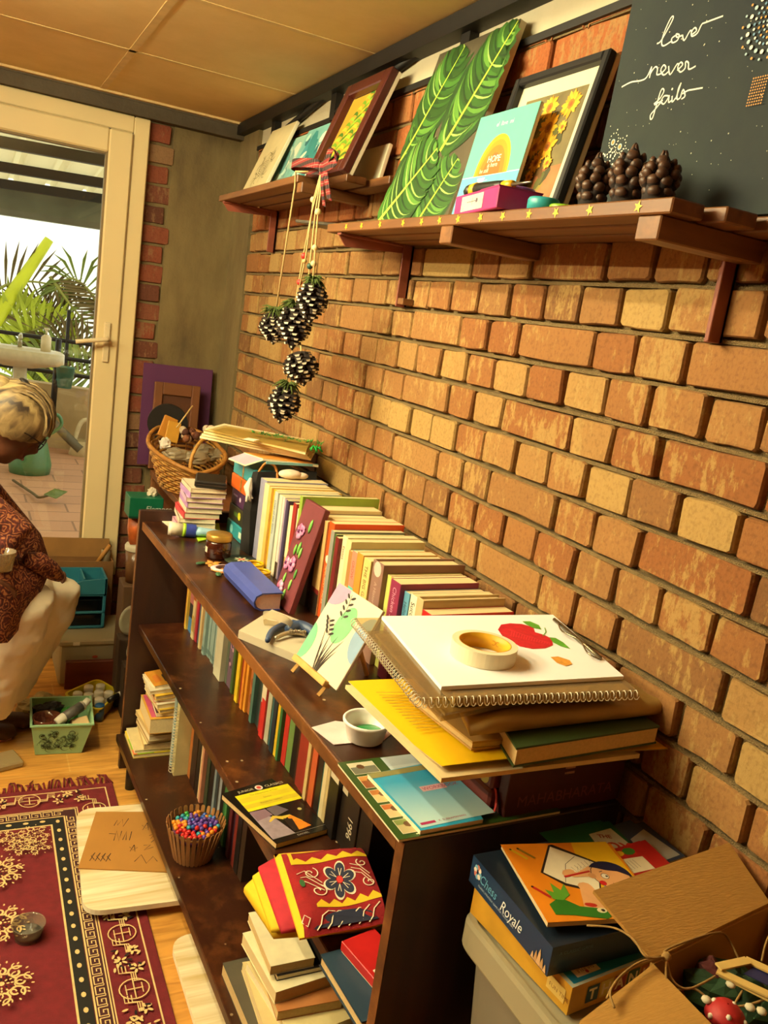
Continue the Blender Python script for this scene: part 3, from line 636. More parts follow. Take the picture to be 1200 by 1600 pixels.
def art_sunflowers(g, w, h):
    R = random.Random(9); cl = lambda x, r, W_: min(W_ - r, max(r, x))
    g.Rt(0, w, 0, h, M('#6f6238', .7, 0, .3, 18)); g.P([(0, 0), (w, 0), (w, h * .30), (0, h * .22)], M('#a8683a', .7, 0, .25, 20)); g.P([(0, h * .2), (w * .3, h * .25), (w * .34, h * .8), (0, h * .74)], M('#3d2516', .8, 0, .2, 20))
    for i in range(90):
        x = w * R.gauss(.5, .17); y = h * R.uniform(.1, .62); x = cl(x, .02, w); r = R.uniform(.004, .010); g.D(x, y, r, M(R.choice(('#5a5a22', '#7a7a2c', '#3f3f1a', '#8a7a2c', '#6a4a1e')), .7), 7, r * 2.2, R.uniform(-.6, .6)) if .025 < x < w - .025 and y < h - .03 else None
    for x, y, r in ((.47, .87, .023), (.82, .85, .023), (.58, .67, .026), (.46, .50, .020), (.68, .48, .022), (.58, .34, .017), (.82, .64, .011), (.78, .32, .012), (.55, .21, .012), (.28, .72, .018), (.27, .50, .016), (.36, .33, .012)):
        X, Y = w * x, h * y
        for i in range(16):
            a = 2 * PI * i / 16 + R.uniform(-.1, .1); l = r * R.uniform(.85, 1.2); g.D(X + l * .6 * math.cos(a), Y + l * .6 * math.sin(a), l * .5, M(R.choice(('#e8a416', '#d98f12', '#f0b82a')), .6), 6, l * .18, a)
        g.D(X, Y, r * .42, M('#b8690e', .7), 10); g.D(X, Y, r * .22, M('#8a4a10', .7), 8)
pic = [
 ('canvas_painting', Lean(3.17, .262, -.125, 1.906, -.022, 2.166), .012, 'cream canvas with a faint pencil sketch, nearest the corner on the short shelf', art_sketch),
 ('canvas_painting', Lean(2.985, .185, -.085, 1.906, -.016, 2.112), .012, 'small pale teal abstract canvas right beside the cream sketch canvas', art_teal(4)),
 ('canvas_painting', Lean(2.79, .235, -.095, 1.906, -.018, 2.118), .012, 'small blue-green abstract canvas half hidden by the dark red fern frame', art_teal(8)),
 ('canvas_painting', Lean(1.94, .335, -.122, 1.76, -.018, 2.178), .016, 'tall canvas painted with big green leaves on the long shelf', art_monstera),
 ('canvas_painting', Lean(1.595, .205, -.118, 1.76, -.080, 1.975), .008, 'turquoise canvas with an orange half sun over blue sea', art_sun)]
for n, L, th, lab, art in pic: canvas(n, L, th, lab, 'painting', art)
g = G(Lean(2.36, .22, -.045, 1.906, -.022, 2.02).T); g.box(0, .22, 0, .10, -.012, 0, CREAM, .002); g.top('canvas_board', (-.05, 2.17, 1.906), 'plain white canvas hidden behind the dark red fern frame', 'canvas')
def framed(L, fw, ft, fm, label, mat_w, art, backing=None):
    t = thing('framed_picture', L.base, label, 'picture'); w, h = L.w, L.h; g = G(L.T)
    for a in ((0, fw, 0, h), (w - fw, w, 0, h), (fw, w - fw, 0, fw), (fw, w - fw, h - fw, h)): g.box(a[0], a[1], a[2], a[3], -.004, ft - .004, fm, .003)
    g.build('frame', t); g = G(L.T); g.box(.001, w - .001, .001, h - .001, -.014, -.004, backing or CREAM, .001); g.build('backing', t)
    if mat_w: g = G(L.T); g.box(fw, w - fw, fw, h - fw, -.004, -.0015, M('#cdc3a4', .8, 0, .02)); g.build('mount', t)
    k = fw + mat_w; g = G(L.T @ tr(k, k, -.0014 if mat_w else -.0036)); art(g, w - 2 * k, h - 2 * k); g.build('print', t)
framed(Lean(2.41, .285, -.135, 1.906, -.035, 2.175), .036, .022, M('#4a1c16', .35, 0, .15, 10), 'dark red framed picture of yellow and green ferns by the plaid bow', 0, art_fern)
framed(Lean(1.56, .285, -.085, 1.76, -.022, 2.05), .017, .018, M('#0b0909', .5), 'black framed print of yellow sunflowers with a cream mount', .030, art_sunflowers)
# painted blackboard
L = Lean(1.252, .70, -.040, 1.76, -.022, 2.235)
t = thing('painted_board', L.base, 'big dark board lettered love never fails at the right end of the shelf', 'sign')
g = G(L.T); g.box(0, L.w, 0, L.h, -.012, 0, rough_mat('chalkboard', '#20262b', '#2b332f', 5, .1, .002)); g.build('board', t)
g = G(L.T); R = random.Random(2)
for i in range(240): g.D(R.uniform(.01, .69), R.uniform(.02, .46), R.choice((.0006, .0008, .0008, .0012)), M('#b9b49a', .8), 5)
g.build('paint_specks', t)['kind'] = 'stuff'
g = G(L.T); CH = M('#e8dfc8', .8)
def bp(px, py):
    n = L.T.to_3x3() @ Vector((0, 0, 1)); o = Vector(L.T.translation); r = ray(px, py); k = (o - CAMP).dot(n) / r.dot(n); q = L.T.inverted() @ (CAMP + r * k); return (q.x, q.y)
Z8 = lambda pts: [bp(800 + x / 3, y / 3) for x, y in pts]
for pts in ([(680, 205), (700, 190), (745, 110), (757, 80), (745, 85), (715, 150), (702, 200), (712, 215), (745, 195)], [(770, 165), (750, 180), (752, 200), (775, 190), (785, 165), (770, 160), (775, 175), (800, 165)], [(800, 165), (808, 190), (835, 145), (845, 150)],
            [(840, 165), (865, 145), (858, 130), (842, 150), (845, 170), (870, 155), (890, 115), (910, 105), (990, 75)],
            [(515, 408), (560, 385), (605, 378), (632, 362), (656, 312)], [(656, 312), (652, 330), (645, 366)], [(646, 352), (660, 328), (674, 313), (683, 322), (680, 350), (700, 345)], [(700, 345), (722, 320), (712, 305), (698, 330), (712, 352), (735, 335)], [(735, 310), (742, 350), (775, 300), (782, 310)], [(775, 330), (800, 305), (792, 292), (778, 315), (790, 338), (812, 320), (815, 290), (828, 295), (830, 325), (862, 310)],
            [(666, 488), (694, 462), (713, 428), (706, 416), (695, 436), (676, 500), (660, 552), (650, 558), (651, 538), (674, 510), (700, 478)], [(668, 492), (708, 470)], [(735, 450), (715, 450), (700, 475), (712, 488), (730, 465), (738, 448), (735, 480), (752, 468)], [(752, 450), (752, 478), (768, 460)], [(768, 465), (790, 400), (793, 390), (780, 420), (775, 465), (790, 458)], [(790, 458), (803, 420), (812, 450), (795, 465)], [(800, 440), (825, 425), (850, 420), (895, 412)]):
    g.St(ch([Vector((*p, 0)) for p in Z8(pts)], 4), .0023, CH)
for px, py in ((752, 418), (905, 0)):
    if py: g.D(*Z8([(px, py)])[0], .002, CH, 6)
g.build('lettering', t)
g = G(L.T); cols = [M(c, .7) for c in ('#e6dfc8', '#9db4b8', '#c98a3c', '#5f86a0')]
c0 = bp(950, 262)
for k in range(7):
    a = -.35 + k * .42; r = .052; x, y = c0[0] + r * math.cos(a) - .012, c0[1] + r * math.sin(a) - .01
    if x < .012 or y < .012: continue
    for i in range(14): b = 2 * PI * i / 14; g.D(x + .010 * math.cos(b) * (1 + .5 * max(0, math.cos(b - a))), y + .010 * math.sin(b) * (1 + .5 * max(0, math.sin(a) * math.sin(b))), .0012, cols[0], 6)
    g.D(x, y, .0055, cols[1], 8); g.D(x, y, .0035, cols[2], 8); g.D(x + .02 * math.cos(a), y + .02 * math.sin(a), .0015, cols[0], 6)
for i in range(30):
    a = R.uniform(0, 1.9); r = R.uniform(.008, .032); x, y = c0[0] + r * math.cos(a) - .01, c0[1] + r * math.sin(a)
    if x > .004: g.D(x, y, .0017, cols[0], 6)
c1 = bp(1210, 30)
for ring, (n, r, rr) in enumerate(((10, .010, .0016), (16, .016, .0017), (22, .023, .0018), (28, .031, .002), (22, .041, .0032), (22, .051, .002))):
    for i in range(n):
        a = 2 * PI * i / n; x, y = c1[0] + r * math.cos(a), c1[1] + r * math.sin(a)
        if 0 < x < .695 and 0 < y < .47: g.D(x, y, rr, cols[(ring + (i % 2)) % 4], 7)
for i in range(70):
    x, y = c1[0] + (i % 7 - 3) * .004 + .004, c1[1] - .075 - (i // 7) * .004
    g.D(x, y, .0013, cols[2], 5)
g.build('dot_mandala', t)
# ------------------------------------------------------------------ pine cones
MOSS = M('#4a5a1e', .9, 0, .3, 60); CONE = M('#20130c', .8, 0, .2, 40); CONEL = M('#4a2f1d', .5, 0, .3, 60); TIPW = M('#e9dfc6', .8)
def cone_geo(T, h, r, tipm, body, n_rows, per, seed, tipw, open_=.55, thick=.12, big=True):
    """scales spiralling round a core; returns (body, scales)"""
    R = random.Random(seed); g = G(T); core = G(T)
    core.lathe([(.001, 0), (r * .55, h * .12), (r * .6, h * .4), (r * .35, h * .8), (.001, h)], body, 10)
    k = 0
    for row in range(n_rows):
        t = row / (n_rows - 1); z = h * (.06 + .88 * t); rr = r * (math.sin(PI * min(1, .22 + .74 * t)) ** .8)
        m = max(4, int(per * rr / r + .5))
        for i in range(m):
            a = 2 * PI * (i + .5 * (row % 2)) / m + R.uniform(-.12, .12); el = open_ * (1.0 - .9 * t) + R.uniform(-.1, .1) + (1.2 * max(0, t - .75))
            d = Vector((math.cos(a) * math.cos(el), math.sin(a) * math.cos(el), math.sin(el) * .9)); s = Vector((-math.sin(a), math.cos(a), 0)); u = d.cross(s) * -1
            if u.z < 0: u = -u
            o = Vector((0, 0, z - h * .05)) + Vector((math.cos(a), math.sin(a), 0)) * rr * .25; l = rr * .80; wd = 2 * PI * rr / m * tipw; th = r * thick
            p = lambda f, w_, z_: o + d * l * f + s * wd * w_ + u * z_
            g.add([p(0, -.4, -th * .4), p(0, .4, -th * .4), p(0, .4, th * .4), p(0, -.4, th * .4), p(.72, -1, -th * .6), p(.72, 1, -th * .6), p(.72, .9, th), p(.72, -.9, th), p(1, -.55, -th * .2), p(1, .55, -th * .2), p(1.0, .35, th * .9), p(1.0, -.35, th * .9)],
                  [(0, 1, 5, 4), (1, 2, 6, 5), (2, 3, 7, 6), (3, 0, 4, 7)] + ([] if big else [(4, 5, 9, 8), (5, 6, 10, 9), (7, 4, 8, 11)]), body)
            b = len(g.V) - 12
            for f in (((4, 5, 9, 8), (5, 6, 10, 9), (6, 7, 11, 10), (7, 4, 8, 11), (8, 9, 10, 11)) if big else ((6, 7, 11, 10), (8, 9, 10, 11))):
                if tipm not in g.mats: g.mats.append(tipm)
                g.F.append([b + q for q in f]); g.MI.append(g.mats.index(tipm)); g.S.append(False)
    return core, g
for i, (y, x, h, r, lab) in enumerate(((1.135, -.125, .098, .036, 'big open brown pine cone at the left of three, before the sunflower print'), (1.062, -.120, .104, .037, 'big brown pine cone in the middle of three on the shelf end'), (.990, -.125, .084, .036, 'squat brown pine cone at the right of three by the dark board'))):
    t = thing('pine_cone', (x, y, 1.752), lab, 'pine cone', 'big pine cones on the shelf end'); c, s = cone_geo(tr(x, y, 1.752), h, r, CONEL, CONE, 7, 7, 20 + i, .40, 1.05, .30)
    c.build('core', t); so = s.build('scales', t); md = so.modifiers.new('round', 'SUBSURF'); md.levels = md.render_levels = 1
    for p_ in so.data.polygons: p_.use_smooth = True
# ------------------------------------------------------------------ small things on the long shelf
PK = M('#b83276', .4); T0 = tr(-.168, 1.352, 1.757) @ rz(-.16)
t = thing('flash_card_box', (-.168, 1.352, 1.757), 'magenta pink box with a white label on the long shelf', 'box')
g = G(T0); g.box(-.036, .045, -.098, .098, 0, .036, PK, .0015); g.box(-.0365, .0455, -.0985, -.02, .034, .0365, M('#9a2866', .4)); g.build('box', t)
g = G(T0 @ fr((-.0362, .098, 0), (0, -1, 0), (0, 0, 1))); g.Rt(.035, .135, .005, .031, M('#d0c4b0', .7)); b = M('#5a4a5a', .8)
for i in range(14): g.D(.046 + .005 * math.cos(i * .45), .018 + .009 * math.sin(i * .45), .0008, b, 5)
g.Rt(.062, .112, .019, .0202, b); g.Rt(.086, .0875, .013, .026, b); g.Rt(.103, .111, .0165, .0235, b); g.text('19', .122, .013, .012, M('#c9b8a8', .8)); g.build('label', t)
t = thing('screwdriver', (-.165, 1.35, 1.793), 'black and yellow screwdriver lying on the pink box', 'screwdriver')
T1 = tr(-.168, 1.44, 1.805) @ rz(-.10); K = M('#16130f', .45); YS = M('#e0a816', .4)
def alongy(pts): return [(0, -p, z) for p, z in pts]
g = G(T1); g.tube(alongy([(-.012, 0), (0, 0), (.014, 0)]), [.009, .0125, .012], K, 10); g.tube(alongy([(.032, 0), (.05, 0), (.11, -.002), (.135, -.003)]), [.012, .011, .010, .009], K, 10); g.build('grip', t)
g = G(T1); g.tube(alongy([(.014, 0), (.032, 0)]), .0128, YS, 10); g.build('collar', t); g = G(T1); g.tube(alongy([(.135, -.003), (.165, -.004)]), [.0085, .0075], YS, 10); g.build('collar', t)
g = G(T1); g.tube(alongy([(.165, -.004), (.23, -.006)]), [.003, .0015], M('#8a857a', .3, .8), 8); g.build('shaft', t)
for i, (nm, x, y, z, r, h, c, lab) in enumerate((('bottle_cap', -.145, 1.315, 1.793, .030, .012, '#8a5aa8', 'purple round lid on the pink box behind the screwdriver'), ('bottle_cap', -.165, 1.205, 1.755, .026, .022, '#2f9aa0', 'teal round lid on the shelf right of the pink box'), ('bottle_cap', -.165, 1.150, 1.754, .022, .009, '#7fae1e', 'flat lime green lid on the shelf before the sunflower print'))):
    g = G(); g.lathe([(.0005, 0), (r, 0), (r, h * .85), (r * .93, h), (.0005, h)], M(c, .4), 20, (x, y, z)); g.top(nm, (x, y, z), lab, 'lid')
g = G(tr(-.10, 2.11, 1.766) @ rz(.25) @ rx(.05)); g.box(-.09, .06, -.16, .15, 0, .008, M('#4a443a', .4, 0, .2, 20), .002); g.top('tablet', (-.1, 2.05, 1.766), 'thin dark grey slab overhanging the far end of the long shelf', 'tablet')
# ------------------------------------------------------------------ pine cone garland with plaid bow
XG = -.222
t = thing('pinecone_garland', (XG, 2.2, 1.9), 'hanging garland of white tipped pine cones on twine with a plaid bow', 'garland')
JUTE = M('#c2a46c', .9)
def plaid():
    m, nt, b, N, L = nodes_mat('plaid_ribbon'); tc = N('TexCoord'); w1 = N('TexWave'); w1.inputs['Scale'].default_value = 14; w1.bands_direction = 'Z'; w2 = N('TexWave'); w2.inputs['Scale'].default_value = 20; w2.bands_direction = 'Y'
    L(tc.outputs['Object'], w1.inputs['Vector']); L(tc.outputs['Object'], w2.inputs['Vector'])
    r1 = ramp(N('ValToRGB'), [(.0, (1, 1, 1)), (.012, (0, 0, 0))]); r2 = ramp(N('ValToRGB'), [(.0, (1, 1, 1)), (.012, (0, 0, 0))]); L(w1.outputs['Fac'], r1.inputs['Fac']); L(w2.outputs['Fac'], r2.inputs['Fac'])
    r3 = ramp(N('ValToRGB'), [(.5, rgb('#7a0f10')), (.75, rgb('#1c080a'))]); L(w1.outputs['Fac'], r3.inputs['Fac'])
    a = N('Math'); a.operation = 'MAXIMUM'; L(r1.outputs['Color'], a.inputs[0]); L(r2.outputs['Color'], a.inputs[1])
    mx = N('MixRGB'); L(a.outputs[0], mx.inputs['Fac']); L(r3.outputs['Color'], mx.inputs['Color1']); mx.inputs['Color2'].default_value = rgb('#a08878') + (1,); L(mx.outputs[0], b.inputs['Base Color']); b.inputs['Roughness'].default_value = .8; return m
PLD = plaid(); g = G()
def strip(g, pts, wid, m):
    P = ch(pts, 5); W_ = Vector(wid); k = len(P)
    g.add([p - W_ / 2 for p in P] + [p + W_ / 2 for p in P] + [p - W_ / 2 + Vector((.0015, 0, 0)) for p in P] + [p + W_ / 2 + Vector((.0015, 0, 0)) for p in P], [(i, i + 1, k + i + 1, k + i) for i in range(k - 1)] + [(2 * k + i, 3 * k + i, 3 * k + i + 1, 2 * k + i + 1) for i in range(k - 1)], m, True)
q = lambda px, py, x=XG: WX(px, py, x)
g.ball(q(505, 263), .017, PLD, 10, 8, (.7, 1, 1))
strip(g, [q(505, 262), q(490, 255, XG - .02), q(462, 254, XG - .01), q(456, 258), q(470, 264, XG + .02), q(500, 266)], (0, 0, .022), PLD)
strip(g, [q(505, 262), q(512, 245, XG - .02), q(518, 232, XG - .01), q(526, 240, XG), q(520, 255, XG + .02), q(507, 264)], (0, .03, .01), PLD)
strip(g, [q(507, 264, XG - .006), q(510, 285, XG - .012), q(514, 312, XG - .005)], (0, .034, .008), PLD)
strip(g, [q(504, 266, XG - .004), q(503, 290, XG - .008), q(506, 322, XG - .002)], (0, .022, .006), PLD)
strip(g, [q(505, 263, XG - .006), q(515, 258, XG - .014), q(524, 250, XG - .01)], (0, .03, .02), PLD); g.build('bow', t)
cones = [(487, 475, .100, .044), (428, 514, .088, .046), (459, 514, .112, .050), (471, 577, .088, .050), (443, 634, .100, .048)]
def string(pts): g = G(); g.tube([q(*p) for p in pts], .0022, JUTE, 6); g.build('twine', t)
g = G(); g.tube([q(492, 268, -.2), q(462, 268, XG), q(461, 290), q(430, 492)], .0026, JUTE, 6); g.build('twine', t)
string([(503, 265), (490, 312), (478, 400), (459, 492)]); string([(504, 265), (493, 330), (484, 416), (481, 450)]); string([(505, 266), (497, 331), (491, 410), (488, 450)]); string([(504, 266), (488, 330), (474, 400), (467, 441), (458, 492)])
string([(459, 540), (452, 568), (446, 610)]); string([(470, 540), (471, 556)])
for px, py, c, r in ((489, 312, '#d9c490', .0075), (497, 331, '#d9c490', .0085), (475, 400, '#c8332c', .0085), (492, 387, '#d9c490', .008), (490, 412, '#d9c490', .008), (484, 416, '#24483a', .008), (468, 441, '#c8332c', .008), (450, 568, '#d9c490', .008), (447, 604, '#c2a060', .007), (476, 408, '#c9a86a', .006)):
    g = G(); g.ball(q(px, py), r, M(c, .5), 10, 7); g.build('bead', t)
for i, (px, py, h, r) in enumerate(cones):
    p = q(px, py, XG - .004); T = tr(*p) @ rx(PI + (-.05, .1, -.1, -.25, .05)[i]) @ ry((.0, .1, 0, .2, -.1)[i]) @ tr(0, 0, -h / 2)
    c, s = cone_geo(T, h, r * .92, TIPW, CONE, 10, 9, 40 + i, .36, .35, .10, False)
    c.V += []; pc = c.build('pine_cone', t); s.build('scales', pc)
    if i in (0, 1, 2, 4):
        R = random.Random(i); g = G(T)
        for k in range(70):
            a = R.uniform(0, 2 * PI); l = R.uniform(.4, 1.15) * r * .8; e = (l * math.cos(a), l * math.sin(a), R.uniform(-.016, .016)); g.tube([(0, 0, R.uniform(-.012, .004)), (e[0] * .6, e[1] * .6, -.010 + e[2] * .5), e], [.003, .0025, .0008], MOSS, 4)
        g.build('moss', pc)
# ================================================================== bookcase and its rows of books
BC_O = Vector((-.424, .89, 0)); BC_A = math.atan2(.0314, .99951)
LB = tr(*BC_O) @ rz(BC_A)          # local frame: x into the wall, y along the case away from the camera, z up
def bc(v, u, z): return tuple(LB @ Vector((v, u, z)))
DARKW = wood('bookcase_wood', '#1e0d07', '#3c1c0d', (5, 1.1, 5), .30, '#653818'); EDGEW = wood('bookcase_edge', '#32190b', '#7d4c22', (9, 1.1, 9), .45, '#8f5e2e')
PANW = wood('bookcase_panel', '#1f0e08', '#341a0d', (16, 16, 1.2), .5)
t = thing('bookcase', bc(.2, .86, 0), 'long low dark brown open bookcase standing along the brick wall', 'bookcase', None, rz(BC_A)); BOOKCASE = t
g = G(LB); g.box(0, .40, .0225, 1.70, .825, .85, DARKW, .002); g.build('top_board', t)
g = G(LB); g.box(-.004, -.0002, .0225, 1.70, .823, .849, EDGEW, .001); g.build('edging', t)
g = G(LB); g.box(.012, .39, .0225, 1.70, .485, .51, DARKW, .002); g.build('shelf_board', t)
g = G(LB); g.box(-.03, .39, .0225, 1.70, .105, .13, DARKW, .002); g.build('shelf_board', t)
g = G(LB); g.box(-.004, .40, 0, .022, 0, .85, PANW, .0015); g.build('side_panel', t)
g = G(LB); g.box(-.0046, -.0041, .0005, .0215, .03, .848, EDGEW); g.build('edging', t)
g = G(LB); g.box(-.012, .40, 1.701, 1.722, 0, .884, PANW, .0015); g.build('side_panel', t)
g = G(LB); g.box(-.0126, -.0121, 1.702, 1.721, .03, .882, EDGEW); g.build('edging', t)
g = G(LB); g.box(.392, .399, .022, 1.70, .10, .825, PANW); g.build('back_panel', t)
for u in (.12, 1.58): g = G(LB); g.cyl((.0, u, 0), (.0, u, .105), .016, BLK); g.build('foot', t)
g = G(LB @ fr((-.0005, .045, .836), (0, -1, 0), (0, 0, 1)))
ORD = 'first second third fourth fifth sixth seventh eighth ninth tenth eleventh twelfth thirteenth fourteenth fifteenth sixteenth seventeenth eighteenth nineteenth twentieth'.split()
def ordn(i):
    if i < 20: return ORD[i]
    tens = {2: 'twenty', 3: 'thirty', 4: 'forty', 5: 'fifty'}[(i + 1) // 10]
    return {'twenty': 'twentieth', 'thirty': 'thirtieth', 'forty': 'fortieth', 'fifty': 'fiftieth'}[tens] if (i + 1) % 10 == 0 else tens + '-' + ORD[(i + 1) % 10 - 1]
PAGE = M('#d9c491', .85, 0, .06, 200, stretch=(1, 40, 1)); PAGE2 = M('#c9ae78', .85, 0, .08, 200); PAGE3 = M('#e6d9b4', .85, 0, .05, 200)
BROW = random.Random(77)
def upright(T, th, h, d, col, label, group, page=None, spine=(), lean=0.0, name='book', soft=True, cover_text=None):
    """a book standing on its lower edge; T's origin is the lower front edge of its far side: x into the shelf, y towards the far end, z up"""
    T = T @ rx(lean); m = M(col, .45, 0, .06, 30); o = T.translation
    t = thing(name, tuple(o), label, 'book', group); c = .0012 if soft else .003; g = G(T)
    g.box(0, c * 1.3, -th, 0, 0, h, m, .0008); g.box(c, d, -c, 0, 0, h, m); g.box(c, d, -th, -th + c, 0, h, m); g.build('cover', t)
    g = G(T); q = 0.0 if soft else .004; g.box(c * 1.3, d - q - .0005, -th + c, -c, q + .0005, h - q - .0008, page or PAGE); g.build('pages', t)
    if spine:
        g = G(T @ fr((-.0002, -th / 2, 0), (0, 0, -1), (0, -1, 0)))
        for s in spine:
            if s[0] == 'band': g.Rt(-h * s[2], -h * s[1], -th * .49, th * .49, M(s[3], .5))
            elif s[0] == 'text':
                sz = min(th * .8, s[4] if len(s) > 4 else .016); g.text(s[1], -h * s[2], -sz * .36, sz, M(s[3], .6), 'LEFT', 0, .8)
            elif s[0] == 'dot': g.D(-h * s[1], 0, th * .35, M(s[2], .5), 12)
            elif s[0] == 'flowers':
                R = random.Random(3)
                for k in range(16): g.D(-h * R.uniform(.05, .95), th * R.uniform(-.3, .3), .006, M(R.choice(s[1]), .6), 7)
        g.build('spine_print', t)
    if cover_text:
        g = G(T @ fr((0, -th - .0003, 0), (1, 0, 0), (0, 0, 1))); cover_text(g, d, h); g.build('cover_print', t)
    return t
def row(items, v, u0, z0, group, where, umap=None):
    u = u0
    for i, it in enumerate(items):
        th, h, d, col, nm = it[:5]; kw = dict(it[5]) if len(it) > 5 else {}
        dv = kw.pop('dv', BROW.uniform(-.006, .006)); gap = kw.pop('gap', .0012); ln = kw.pop('lean', 0.0)
        upright(LB @ tr(v + dv, u - gap / 2, z0 + .0004), th - gap, h, d, col, '%s, %s from the far end %s' % (nm, ordn(i), where), group, lean=ln, **kw); u -= th
    return u
def T_(s, p, c, sz=.016): return ('text', s, p, c, sz)
def what_never(g, d, h):
    g.Rt(.002, d - .002, h - .052, h - .004, M('#c9b083', .6)); g.text('What never changes in a changing world', d * .5, h - .042, .0092, M('#4a2a1e', .7), 'CENTER', bold=.01)
top = [  # thickness, height, depth, cover, words
 (.050, .232, .185, '#8f8fa8', 'lilac grey book'), (.036, .228, .185, '#dfcb9c', 'cream book'), (.022, .226, .19, '#d8b25a', 'cream yellow book'), (.030, .224, .19, '#e0b02a', 'bright yellow book'),
 (.024, .225, .185, '#b3bcb4', 'pale grey blue book', {'spine': (T_('Lives of the Saints', .9, '#6a6a60'),)}), (.022, .222, .185, '#dad2b8', 'white book'), (.016, .222, .185, '#d5c9c0', 'off-white thin book', {'spine': (('band', .0, .2, '#2a2018'),)}),
 (.022, .22, .18, '#9a88a0', 'mauve book'), (.016, .222, .18, '#3a3050', 'dark navy book'), (.022, .212, .18, '#cfa048', 'ochre book', {'spine': (('band', .35, 1.0, '#e3d3a8'),)}), (.022, .225, .18, '#9c2a22', 'dark red book', {'spine': (('band', .0, .45, '#d0a848'),)}),
 (.028, .215, .18, '#e2d8b6', 'white cream book'), (.018, .256, .215, '#8fa83c', 'tall lime green book', {}), (.048, .235, .19, '#d9c795', 'thick cream paperback'), (.04, .225, .20, '#3a2418', 'black brown book', {'spine': (T_('THE RISE', .85, '#8a6a4a'),)}), (.016, .222, .20, '#4a3424', 'dark brown thin book'),
 (.044, .232, .195, '#c8a468', 'tan thick book', {'spine': (('band', .0, .22, '#241610'), ('band', .22, .27, '#7a1c18'))}), (.030, .235, .185, '#e0521c', 'orange red book', {'spine': (T_('ANCIENT TALES', .55, '#f0c890'), ('dot', .62, '#f2e2c0'))}), (.020, .222, .185, '#8a8a80', 'grey book'), (.010, .218, .18, '#44682e', 'thin green book'),
 (.020, .215, .18, '#6d1c1c', 'dark red book'), (.026, .224, .185, '#e0d2aa', 'cream white book', {'spine': (T_('Essays', .9, '#7a6a4a'),)}), (.026, .222, .19, '#d9c692', 'pale buff book'),
 (.018, .205, .185, '#ab7b44', 'tan brown book'), (.026, .21, .18, '#5dbfae', 'teal and salmon book', {'spine': (('band', .62, 1.0, '#e8836a'), T_('GROW', .9, '#c8443a'))}),
 (.030, .214, .185, '#c98c34', 'ochre orange book'), (.034, .212, .185, '#e0c476', 'cream yellow book', {'spine': (T_('THE BIG GAME', .93, '#6a5a30', .018),)}), (.048, .218, .20, '#8d6a5c', 'mauve brown thick book', {'soft': False, 'spine': (('dot', .93, '#c9b8a8'), T_('A History', .8, '#c0a898'))}),
 (.018, .20, .18, '#c9cf6a', 'lime cream book', {'dv': .012}), (.030, .202, .18, '#b08a5c', 'beige brown book', {'dv': .01}), (.040, .208, .185, '#8a2a4c', 'maroon book with pink lettering', {'dv': -.006, 'spine': (T_('Chicken Soup', .94, '#e09ab0', .020), T_('for the Soul', .56, '#e0c0c8', .016))}),
 (.022, .196, .18, '#5f9ab5', 'light blue book', {'spine': (T_('Hello', .9, '#2a4a5a'),)}), (.028, .198, .185, '#e4dcc0', 'white book with script lettering', {'spine': (T_('Success Now', .93, '#4a4a40', .020),)}), (.026, .202, .19, '#c2ab7c', 'cream titled book', {'soft': False, 'cover_text': what_never}),
 (.034, .186, .19, '#c0201c', 'bright red book'), (.036, .174, .19, '#7a1220', 'dark crimson book'), (.030, .165, .18, '#2a1a14', 'black brown book', {'spine': (('band', .1, .3, '#d9c68a'), T_('40', .25, '#3a2a14'))})]
row(top, .225, 1.335, .85, 'books on top of the bookcase', 'of the top row')
B7 = '#8fa8a2'
mid = [(.022, .28, .16, '#d58a2a', 'tall orange book'), (.012, .28, .16, '#e0b84a', 'thin yellow book'), (.046, .27, .17, '#2c2c34', 'dark pink-banded book', {'spine': (('band', .0, .18, '#4a86b8'), ('band', .35, .7, '#b06a6a'))}), (.016, .27, .17, '#8a9488', 'thin grey book'),
 (.026, .25, .17, '#d9c690', 'cream book', {'spine': (('band', .1, .3, '#c0a050'), ('band', .5, .62, '#a85a2a'))}), (.022, .25, .17, '#b02a3a', 'crimson book'), (.018, .25, .17, '#2f6a80', 'blue book'), (.018, .25, .17, '#7a2a2c', 'maroon book'), (.018, .25, .17, '#d6c08a', 'buff book'), (.024, .25, .17, '#c08a58', 'tan book')]
mid += [(.021, .245, .165, B7, 'pale blue-grey book of the matching set', {'spine': (T_('CHILDCRAFT', .9, '#4a5a58', .012), ('band', .04, .10, '#5f7a74'))}) for _ in range(7)]
